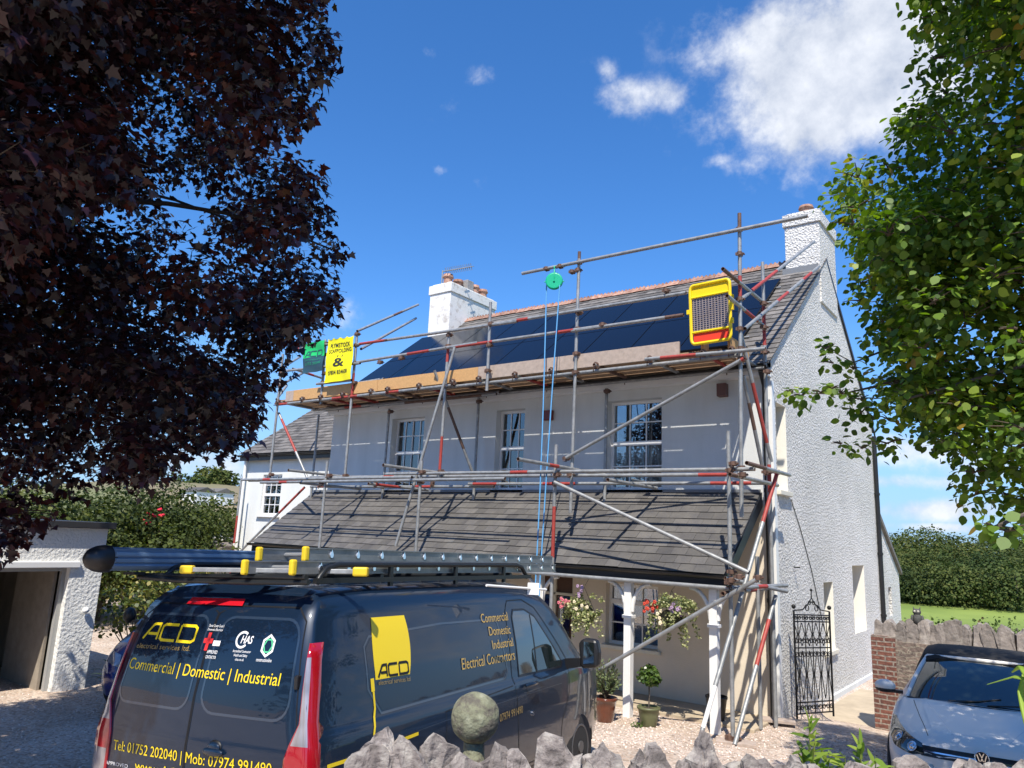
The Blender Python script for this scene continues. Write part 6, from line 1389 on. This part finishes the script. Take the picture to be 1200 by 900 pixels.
shrub('rose_bush', (ony((186, 640), 10.6).x, 10.6, .0), 2.62, 1.6, 'rose bush with large red blooms in front of the garden wall', .07, n=26, per=1.5, cat='rose bush', fl=(rosem, 6, .09))
t = thing('strap_leaf_plant', 'clump of long green strap leaves at the foot of the garage wall', 'plant', (-12.0, 6.25, 0)); k_ = MB()
for i in range(22):
    a = random.uniform(0, 6.28); l_ = random.uniform(.4, .75); b = Vector((-12.0+random.uniform(-.15, .15), 6.25+random.uniform(-.2, .2), 0)); pts = [b+Vector((math.cos(a)*l_*u*.8, math.sin(a)*l_*u*.8, l_*1.1*u*(1-u*.62))) for u in [j/6 for j in range(7)]]
    k_.path(pts, .02, 5, radii=[.02, .022, .022, .02, .016, .01, .002], flat=.18)
k_.build('leaf_blades', leafmat('strap', [(0, (.06, .12, .02)), (1, (.12, .2, .04))], .5, .3), t)
# garden wall with corrugated sheet
stonem = brickmat('rubble', (.30, .27, .24), (.20, .17, .15), (.38, .34, .28), 2.2, w=.55, h=.22, msize=.03, noise_amt=1.6)
gwl_ = thing('garden_wall', 'old rubble stone garden wall between the garage and the house wing', 'wall', (-17, 12, 0)); wa = MB(); wa.box((-26, 12.2, -.3), (wx0+.5, 12.6, 1.88)); wa.build('wall', stonem, gwl_)
wa = MB()
for i in range(34):
    x = -25.6+i*.20; wa.sphere((x, 12.4, 1.92+random.uniform(-.02, .05)), random.uniform(.10, .16), 8, 6, (1.1, 1.3, .7), .5, smooth=False)
wa.build('coping', cope_m, gwl_)
cs_ = thing('corrugated_roof', 'grey corrugated sheet roof edge behind the garden wall', 'lean-to roof', (-21, 13.4, 1.9)); k_ = MB(); vs = []; n = 160
for i in range(n+1): x = -23.6+4.1*i/n; z = .035*math.sin(i*math.pi*2/7.5); vs += [(x, 12.8, 2.06+z), (x, 14.6, 2.34+z)]
k_.add(vs, [(2*i, 2*i+2, 2*i+3, 2*i+1) for i in range(n)]); o = k_.build('sheet', mat('fibre_sheet', (.5, .5, .48), .8), cs_); md = o.modifiers.new('s', 'SOLIDIFY'); md.thickness = .012
MB().box((-23.5, 13, -.2), (-19.6, 14.5, 2.0)).build('shed_wall', wood_d, cs_)
# ============================================================ RIGHT BRICK AND STONE WALL
BY = 13.12; bw = thing('boundary_wall', 'stone boundary wall with red brick end pier and upright slab coping, right side', 'wall', (0, BY, 0))
brk = brickmat('red_brick', (.22, .085, .06), (.15, .065, .05), (.30, .26, .22), 3.4, w=.75, h=.24, msize=.035, noise_amt=.25)
x0 = ony((1022, 780), BY).x; zt = 1.27
k_ = MB(); k_.box((x0, BY, -.4), (x0+.34, BY+.42, zt-.003)); o = k_.build('brick_pier', brk, bw)
for i in range(9): z = -.2+i*.165; 
k_ = MB(); k_.box((x0+.34, BY+.012, -.4), (6.5, BY+.42, zt-.06)); k_.build('stone_face', brickmat('brown_rubble', (.25, .19, .155), (.15, .115, .10), (.30, .26, .21), 2.6, w=.7, h=.17, msize=.025, noise_amt=2.0), bw)
def slab(p, w, h, t, yaw=0, lean=0, sharp=.5, m_=cope_m, parent=None, name='coping_stone', seed=None):
    """one irregular upright coping slab"""
    rr = random.Random(seed if seed is not None else random.random()); n = rr.choice((5, 6, 6, 7)); pk = rr.uniform(-.6, .6); out_ = []
    for i in range(n):
        u = -1+2*i/(n-1)+(rr.uniform(-.12, .12) if 0 < i < n-1 else 0); fall = abs(u-pk)/(1+abs(pk)); zz = h*(1-sharp*fall**1.4)*rr.uniform(.90, 1.0) if abs(u-pk) > .25 else h*rr.uniform(.95, 1.0)
        out_.append((u*w/2, zz))
    prf = [(-w/2*.95, -.05)]+out_+[(w/2*.95, -.05)]; bm_ = bmesh.new(); M = Matrix.Rotation(yaw, 3, 'Z') @ Matrix.Rotation(lean, 3, 'Y'); f = []
    for yy in (-t/2, t/2): f.append([bm_.verts.new((x, yy*(1-.35*max(0, z)/h), z)) for x, z in prf])
    bm_.faces.new(f[0]); bm_.faces.new(list(reversed(f[1]))); k = len(prf)
    for i in range(k): bm_.faces.new((f[0][i], f[1][i], f[1][(i+1) % k], f[0][(i+1) % k]))
    bmesh.ops.triangulate(bm_, faces=bm_.faces[:]); bmesh.ops.subdivide_edges(bm_, edges=[e for e in bm_.edges if e.calc_length() > w*.22], cuts=2, use_grid_fill=True); bmesh.ops.recalc_face_normals(bm_, faces=bm_.faces); sd = rr.random()*50
    for v in bm_.verts:
        q = v.co*(1/w); a = noise.noise(q*1.7+Vector((sd, 0, 0))); b = noise.noise(q*5+Vector((0, sd, 0))); v.co += v.normal*(a*.12+b*.09)*w
    mb_ = MB(); mb_.add([Vector(p)+M @ v.co for v in bm_.verts], [tuple(x.index for x in fc.verts) for fc in bm_.faces]); bm_.free()
    return mb_.build(name, m_, parent)
x = x0+.02
while x < 3.0: w = random.uniform(.14, .24); slab((x+w/2, BY+.2, zt-.08), w*1.05, random.uniform(.30, .43), .30, random.uniform(-.2, .2), random.uniform(-.1, .1), random.uniform(.15, .45), parent=bw); x += w*.92
# owl ornament on the wall
ow = ony((1075, 725), BY+.15); owl = thing('owl_ornament', 'small grey stone owl figure perched on the boundary wall', 'ornament', (ow.x, ow.y, ow.z-.06)); grs = mat('owl_stone', (.10, .10, .095), .8, var=.5, vscale=25)
k_ = MB(); k_.sphere((ow.x, ow.y, ow.z), .075, 14, 10, (.85, .8, 1.25)); k_.sphere((ow.x, ow.y-.01, ow.z+.10), .055, 12, 8, (1.1, .9, .9))
for s_ in (-1, 1): k_.tube((ow.x+s_*.035, ow.y, ow.z+.13), (ow.x+s_*.05, ow.y, ow.z+.175), .016, 6, .003); k_.sphere((ow.x+s_*.07, ow.y, ow.z-.01), .045, 8, 6, (.5, .8, 1.5))
k_.build('figure', grs, owl); k_ = MB()
for s_ in (-1, 1): k_.sphere((ow.x+s_*.024, ow.y-.052, ow.z+.11), .017, 8, 6, (1, .5, 1))
k_.build('eyes', mat('owl_eye', (.5, .48, .4), .5), owl)
# wrought iron gate, standing open along the gable
iron = mat('wrought_iron', (.012, .012, .013), .5, .4); g0 = Vector((-3.52, 12.18, 0)); g1 = Vector((-3.20, 13.0, -.03)); gt_ = thing('iron_gate', 'black wrought iron garden gate with scrollwork standing open by the gable', 'gate', g0); ux = (g1-g0); GW = ux.length; ux.normalize()
def G(u, z): return g0+ux*u+Vector((0, 0, z))
def scroll(mb_, u, z, r, s_, turns=1.25, up=1):
    mb_.path([G(u+s_*(r*(1-.62*t)*math.cos(t*turns*6.28)), z+up*r*(1-.62*t)*math.sin(t*turns*6.28)) for t in [i/16 for i in range(17)]], .0075, 5)
k_ = MB()
for u in (0, GW): k_.path([G(u, .03), G(u, 1.60)], .017, 6); k_.sphere(G(u, 1.66), .035, 10, 6)
for z in (.10, .26, 1.05, 1.44, 1.54): k_.path([G(0, z), G(GW, z)], .011, 6)
k_.build('frame', iron, gt_); k_ = MB(); k_.path([G(0, 1.60), G(GW*.25, 1.62), G(GW*.42, 1.72), G(GW*.5, 1.80), G(GW*.58, 1.72), G(GW*.75, 1.62), G(GW, 1.60)], .010, 6); k_.tube(G(GW/2, 1.78), G(GW/2, 1.90), .009, 6); k_.sphere(G(GW/2, 1.92), .022, 8, 6); k_.build('top_crest', iron, gt_)
k_ = MB(); n = 5
for i in range(n):
    u = GW*(i+.5)/n; k_.path([G(u, .1), G(u, 1.54)], .008, 5)
    for z0, z1 in ((.30, 1.0), (1.08, 1.42)): k_.path([G(u-GW/n*.48, z0), G(u-GW/n*.1, (z0+z1)/2), G(u-GW/n*.48, z1)], .007, 5); k_.path([G(u+GW/n*.48, z0), G(u+GW/n*.1, (z0+z1)/2), G(u+GW/n*.48, z1)], .007, 5)
k_.build('bars', iron, gt_); k_ = MB()
for i in range(n):
    u = GW*(i+.5)/n
    for z, r in ((.18, .05), (.95, .055), (1.15, .055), (1.49, .04)):
        for s_ in (-1, 1): scroll(k_, u+s_*.045, z, r*.8, s_)
for s_ in (-1, 1): scroll(k_, GW/2+s_*.12, 1.64, .06, s_); scroll(k_, GW/2+s_*.05, 1.72, .04, -s_)
k_.build('scrollwork', iron, gt_)

for i, (x, y, h, w, lb) in enumerate(((4.6, 11.2, 6.2, 4, 'round garden tree behind the parked convertible, outside the yard'), (7.4, 8.2, 6.8, 5, 'tall garden tree east of the drive'), (9.5, 14, 6, 5, 'broad garden tree east of the parked convertible'), (8, 3, 7, 5.5, 'large roadside tree east of the front wall'), (-9, -11, 7, 6, 'roadside tree across the lane, opposite the garage'), (-3, -12, 7.5, 6, 'roadside tree across the lane, opposite the van'), (4, -12, 7, 6, 'roadside tree across the lane, opposite the front wall'))):
    far_tree('roadside_tree', (x, y, gz(x, y)), h, w, lb, m_=bush, leaf=.2, per=46, n=40)
# ============================================================ FOREGROUND WALL with upright stones
def dw(px): return 3.75+(px-425)/(1070-425)*.95
A0 = ond((425, 900), dw(425)); B0 = ond((1075, 900), dw(1075)); dirw = Vector((B0.x-A0.x, B0.y-A0.y, 0)); ywall = math.atan2(dirw.y, dirw.x)
ZW = 1.10
fw = thing('front_wall', 'low rubble stone wall topped with upright jagged stones in the foreground', 'wall', (A0.x, A0.y, 0))
un_ = Vector((-math.sin(ywall), math.cos(ywall), 0)); ud = dirw.normalized()
k_ = MB(); a = Vector((A0.x, A0.y, 0))-ud*.05; b = a+ud*(dirw.length+2.6); h_ = un_*.17
k_.hexa([a-h_+Vector((0, 0, -.2)), b-h_+Vector((0, 0, -.2)), b+h_+Vector((0, 0, -.2)), a+h_+Vector((0, 0, -.2)), a-h_+Vector((0, 0, ZW)), b-h_+Vector((0, 0, ZW)), b+h_+Vector((0, 0, ZW)), a+h_+Vector((0, 0, ZW))]); k_.build('stone_face', stonem, fw)
ST = [(438, 866, 40), (456, 850, 44), (487, 859, 36), (520, 853, 46), (546, 878, 30), (580, 866, 44), (600, 878, 26), (613, 873, 32), (647, 861, 42), (670, 878, 40), (688, 888, 26), (706, 869, 30), (727, 884, 22), (742, 876, 26), (764, 869, 34), (786, 890, 22), (806, 885, 26), (834, 857, 31), (863, 889, 30), (900, 879, 38), (922, 893, 24), (944, 884, 30), (966, 893, 24), (995, 888, 26), (1020, 894, 26), (1040, 892, 30), (1066, 882, 34), (1090, 893, 30), (1118, 890, 34), (1146, 886, 24), (1172, 892, 30), (1200, 890, 34)]
stone_lt = mat('upright_stone', (.34, .30, .275), .95, bump=1, bscale=18, col2=(.10, .088, .08), var=.5, vscale=10, rnd=.25, bdist=.03, ramp=[(.48, (.235, .205, .19)), (.66, (.40, .37, .33))])
for i, (px, py, wpx) in enumerate(ST):
    d_ = dw(px)+random.uniform(-.07, .07); p = ond((px, py), d_); w = wpx/FPX*d_*1.12; hh = p.z-(ZW-.06)
    slab((p.x, p.y, ZW-.06), w*1.02, hh*1.0, random.uniform(.07, .13), ywall+random.uniform(-.35, .35), random.uniform(-.10, .10), (.12, .30, .18, .24)[i % 4], m_=stone_lt, parent=fw, seed=i+40)
for i in range(46):   # lower filling stones
    px = 430+i*17; d_ = dw(px)+random.uniform(-.15, .15); p = ond((px, 905), d_); w = random.uniform(.07, .13); slab((p.x, p.y, ZW-.05), w, random.uniform(.10, .20), .1, ywall+random.uniform(-.8, .8), random.uniform(-.3, .3), .4, m_=stone_lt, parent=fw, seed=i+300)
bc_ = ond((557, 841), 4.35); bo_ = thing('stone_ball_finial', 'round lichen covered stone ball on a short neck above the front wall', 'ornament', (bc_.x, bc_.y, .9))
k_ = MB(); k_.sphere(bc_, .129, 36, 24, jit=.035); k_.build('ball', ball_stone, bo_); k_ = MB(); k_.lathe([(.115, -.62), (.115, -.36), (.15, -.34), (.15, -.27), (.06, -.23), (.055, -.12)], bc_, 20); k_.build('neck', ball_stone, bo_)
k_ = MB(); k_.box((bc_.x-.16, bc_.y-.16, .1), (bc_.x+.16, bc_.y+.16, bc_.z-.6)); k_.build('pier', stonem, bo_)
# bamboo like sprays behind the wall
bam = leafmat('bamboo_leaf', [(0, (.12, .20, .03)), (.6, (.22, .34, .05)), (1, (.36, .44, .09))], .45, .45)
def spray(tips, d, label, n=34):
    b = ond((tips[0][0], 960), d+.15); t = thing('bamboo_plant', label, 'plant', (b.x, b.y, .2)); st_ = MB(); P, Dd = [], []
    for px, py in tips:
        e = ond((px, py), d+random.uniform(-.1, .1)); s_ = Vector((b.x+random.uniform(-.05, .05), b.y, .2)); mid = (s_+e)/2+Vector((0, 0, .1)); L_ = [s_*(1-u)**2+mid*2*u*(1-u)+e*u*u for u in [i/10 for i in range(11)]]; st_.path(L_, .004, 5, radii=[.006-.0004*i for i in range(11)])
        for q in range(n):
            u = .62+.38*q/n; p = s_*(1-u)**2+mid*2*u*(1-u)+e*u*u; P.append(tuple(p)); Dd.append((random.uniform(-1, 1), random.uniform(-1, 1), random.uniform(-.1, .9)))
    st_.build('stem', leafmat('bamboo_stem', [(0, (.2, .25, .05)), (1, (.3, .3, .08))], .5, .1), t); leaves('foliage', bam, np.array(P), rng.normal(size=(len(P), 3))+np.array([0, -.3, .8]), .085, t, BLADE*np.array([1.3, 1, 1]), np.array(Dd))
spray([(948, 842), (955, 862), (972, 880), (940, 872), (962, 900)], 4.75, 'bright green bamboo shoot rising behind the front wall, nearer the iron gate')
spray([(1008, 868), (990, 885), (1026, 886), (1040, 898), (1015, 895), (1000, 900)], 4.7, 'bright green bamboo spray behind the front wall, beside the convertible')
t = thing('strap_leaf_plant', 'long yellow green strap leaves arching in at the right edge near the convertible', 'plant', ond((1300, 1000), 2.6)); k_ = MB()
for pts in ([(1300, 990), (1270, 880), (1225, 800), (1188, 793), (1157, 802)], [(1290, 990), (1240, 900), (1205, 850), (1196, 812), (1203, 775)], [(1300, 990), (1240, 860), (1210, 800), (1196, 781), (1186, 788)], [(1310, 980), (1300, 860), (1290, 790), (1280, 740)]):
    W_ = [ond(q, 2.5+.05*i) for i, q in enumerate(pts)]; L_ = []
    for i in range(len(W_)-1):
        for u in (0, .25, .5, .75): L_.append(W_[i].lerp(W_[i+1], u))
    L_.append(W_[-1]); n = len(L_); k_.path(L_, .01, 6, radii=[.013*(1-.2*i/n) if i < n*.6 else .0105*(1-(i/n-.6)/.42)+.001 for i in range(n)], flat=.22)
k_.build('leaf_blades', leafmat('strap2', [(0, (.28, .42, .05)), (1, (.4, .5, .08))], .5, .4), t)
# ============================================================ PORCH: pots and hanging baskets
def pot_lathe(t, c, r, h, m_, rim=True):
    k = MB(); k.lathe([(r*.66, 0), (r*.72, .01), (r*.88, h*.6), (r*.96, h*.86), (r*1.06, h*.88), (r*1.08, h*.97), (r*1.0, h), (r*.9, h), (r*.88, h*.9)], c, 26); k.build('pot', m_, t)
    MB().lathe([(r*.9, h*.88), (r*.1, h*.92)], c, 18).build('soil', mat('soil', (.05, .035, .025), .95), t)
gl_br = mat('glazed_brown', (.16, .045, .02), .18, var=.4, vscale=5, coat=.6); gl_gr = mat('olive_pot', (.14, .15, .07), .45, var=.3, vscale=6)
herb = leafmat('herb_leaf', [(0, (.08, .11, .05)), (1, (.20, .25, .11))], .6, .3); bay = leafmat('bay_leaf', [(0, (.03, .07, .012)), (1, (.10, .16, .03))], .35, .25)
p1 = onz((709, 846), 0); c = Vector((p1.x, p1.y, gz(p1.x, p1.y))); t = thing('plant_pot', 'brown glazed pot with a bushy green herb beside the porch post', 'plant pot', c); pot_lathe(t, c, .165, .33, gl_br)
P = []; Dd = []
st_ = MB()
for i in range(46):
    u = unit(1)[0]; e = c+Vector((u[0]*.20, u[1]*.20, .46+abs(u[2])*.34+.04)); s_ = c+Vector((0, 0, .3)); st_.path([s_, (s_+e)/2+Vector((0, 0, .05)), e], .004, 4)
    for q in range(16): v = .35+.65*q/15; p = s_.lerp(e, v); P.append(tuple(p)); Dd.append(tuple((e-s_).normalized()+Vector(unit(1)[0])*.6))
st_.build('stem', twig_m, t); leaves('foliage', herb, np.array(P), rng.normal(size=(len(P), 3))+np.array([0, -.2, .5]), .05, t, BLADE*np.array([2.0, 1, 1]), np.array(Dd))
p2 = onz((760, 852), 0); c = Vector((p2.x, p2.y, gz(p2.x, p2.y))); t = thing('plant_pot', 'olive green pot with a small ball topped standard tree before the porch', 'plant pot', c); pot_lathe(t, c, .155, .26, gl_gr)
MB().path([c+Vector((0, 0, .22)), c+Vector((.01, 0, .4)), c+Vector((0, 0, .62))], .011, 6).build('stem', bark_m, t); cc = [tuple(c+Vector((0, 0, .66))+Vector(unit(1)[0])*.09) for _ in range(16)]; P, Nn, D, I = clump_leaves(cc, [.085]*16, 9500, up=.4, shell=.2); leaves('foliage', bay, P, Nn, .042, t, OVAL, D)
cc = [tuple(c+Vector((-.12+random.uniform(-.1, .1), -.2, .03))) for _ in range(4)]; P, Nn, D, I = clump_leaves(cc, [.06]*4, 6000); leaves('foliage', bay, P, Nn, .03, t, OVAL, D)
c = Vector((-4.35, 11.1, .05)); bk = thing('black_bucket', 'black plastic bucket standing on the path under the porch end', 'bucket', c); k_ = MB(); k_.lathe([(.11, 0), (.15, .30), (.16, .30), (.16, .33), (.145, .33), (.10, .02)], c, 20); k_.build('pail', black_pl, bk); MB().path([c+Vector((.16*math.cos(R(a)), .02, .31+.06*-math.sin(R(a)))) for a in range(0, 181, 15)], .005, 5).build('handle', chrome, bk)
bl_ = leafmat('basket_leaf', [(0, (.09, .13, .04)), (.4, (.24, .28, .10)), (.8, (.45, .46, .22)), (1, (.60, .58, .36))], .6, .35)
def basket(px, label, fl, wide=.42):
    c = ony(px, 10.33); hook = Vector((c.x, 10.47, 1.93)); t = thing('hanging_basket', label, 'hanging basket', (c.x, c.y, c.z-.3)); k = MB(); r = .17
    for z in (0, -.06, -.12): rr = r*(1-(-z/.2)**2*.5); k.path([c+Vector((rr*math.cos(R(a)), rr*math.sin(R(a)), z)) for a in range(0, 360, 20)], .004, 4, closed=True)
    for a in range(0, 180, 30): k.path([c+Vector((r*math.cos(R(a))*math.cos(R(b)), r*math.sin(R(a))*math.cos(R(b)), -.17*math.sin(R(b)))) for b in range(0, 181, 20)], .004, 4)
    k.build('wire_frame', iron, t); k = MB()
    for a in (30, 150, 270): k.tube(c+Vector((r*math.cos(R(a)), r*math.sin(R(a)), 0)), c+Vector((0, 0, .36)), .0035, 4)
    k.tube(c+Vector((0, 0, .36)), hook, .0035, 4); k.build('chain', iron, t); MB().sphere(c+Vector((0, 0, -.02)), r*.95, 14, 8, (1, 1, .75)).build('liner', mat('moss_liner', (.05, .05, .025), .95), t)
    cc, rr = [], []
    for i in range(24): u = unit(1)[0]; cc.append(tuple(c+Vector((u[0]*wide*.8, u[1]*wide*.45, .10+u[2]*.16)))); rr.append(random.uniform(.05, .10))
    for i in range(15):
        a = random.uniform(0, 6.28); rx = wide*random.uniform(.4, 1.0); L_ = random.randint(2, 6)
        for j in range(L_): cc.append(tuple(c+Vector((math.cos(a)*rx*(.8+.06*j), math.sin(a)*rx*.55, -.02-.075*j)))); rr.append(.05-.004*j)
    P, Nn, D, I = clump_leaves(cc, rr, 9000, up=.3, shell=.1, droop=.4); leaves('foliage', bl_, P, Nn, .034, t, OVAL, D)
    for m_, n_, ox, oz, sp in fl:
        for i in range(n_):
            p = c+Vector((ox+random.uniform(-sp, sp), -.16+random.uniform(-.08, .08), oz+random.uniform(-sp, sp)*.8)); f_ = MB()
            for a in range(5): f_.sphere(p+Vector((.016*math.cos(a*1.256), -.004, .016*math.sin(a*1.256))), .015, 6, 4, (1, .6, 1))
            f_.build('flower', m_, t)
fr_ = mat('flower_red', (.55, .06, .03), .6); fp = mat('flower_pink', (.62, .16, .20), .6); fw_ = mat('flower_pale', (.75, .66, .45), .6); fl_ = mat('flower_lilac', (.40, .27, .40), .6)
basket((684, 716), 'hanging basket with pink and cream flowers and pale trailing leaves, left of the porch post', [(fp, 12, -.26, .10, .09), (fw_, 10, .05, .05, .15), (fl_, 8, .03, .30, .10)])
basket((787, 722), 'hanging basket with a bright red geranium, between the two right porch posts', [(fr_, 20, -.26, .12, .10), (fl_, 10, .12, .12, .10), (fw_, 6, .0, .0, .15)])
# white pole with a small plate carried at the front of the rack
a = ond((570, 686), 6.2); b = ond((640, 691), 6.9)
wp = thing('white_pole', 'short white pole with a small plate tied at the front of the van rack', 'pole', a); MB().tube(a, b, .010, 8).build('pole', white_paint, wp); q = ond((625, 690), 6.7); MB().cbox(q, (.10, .02, .10), Matrix.Rotation(.6, 3, 'Z')).build('plate', white_paint, wp)
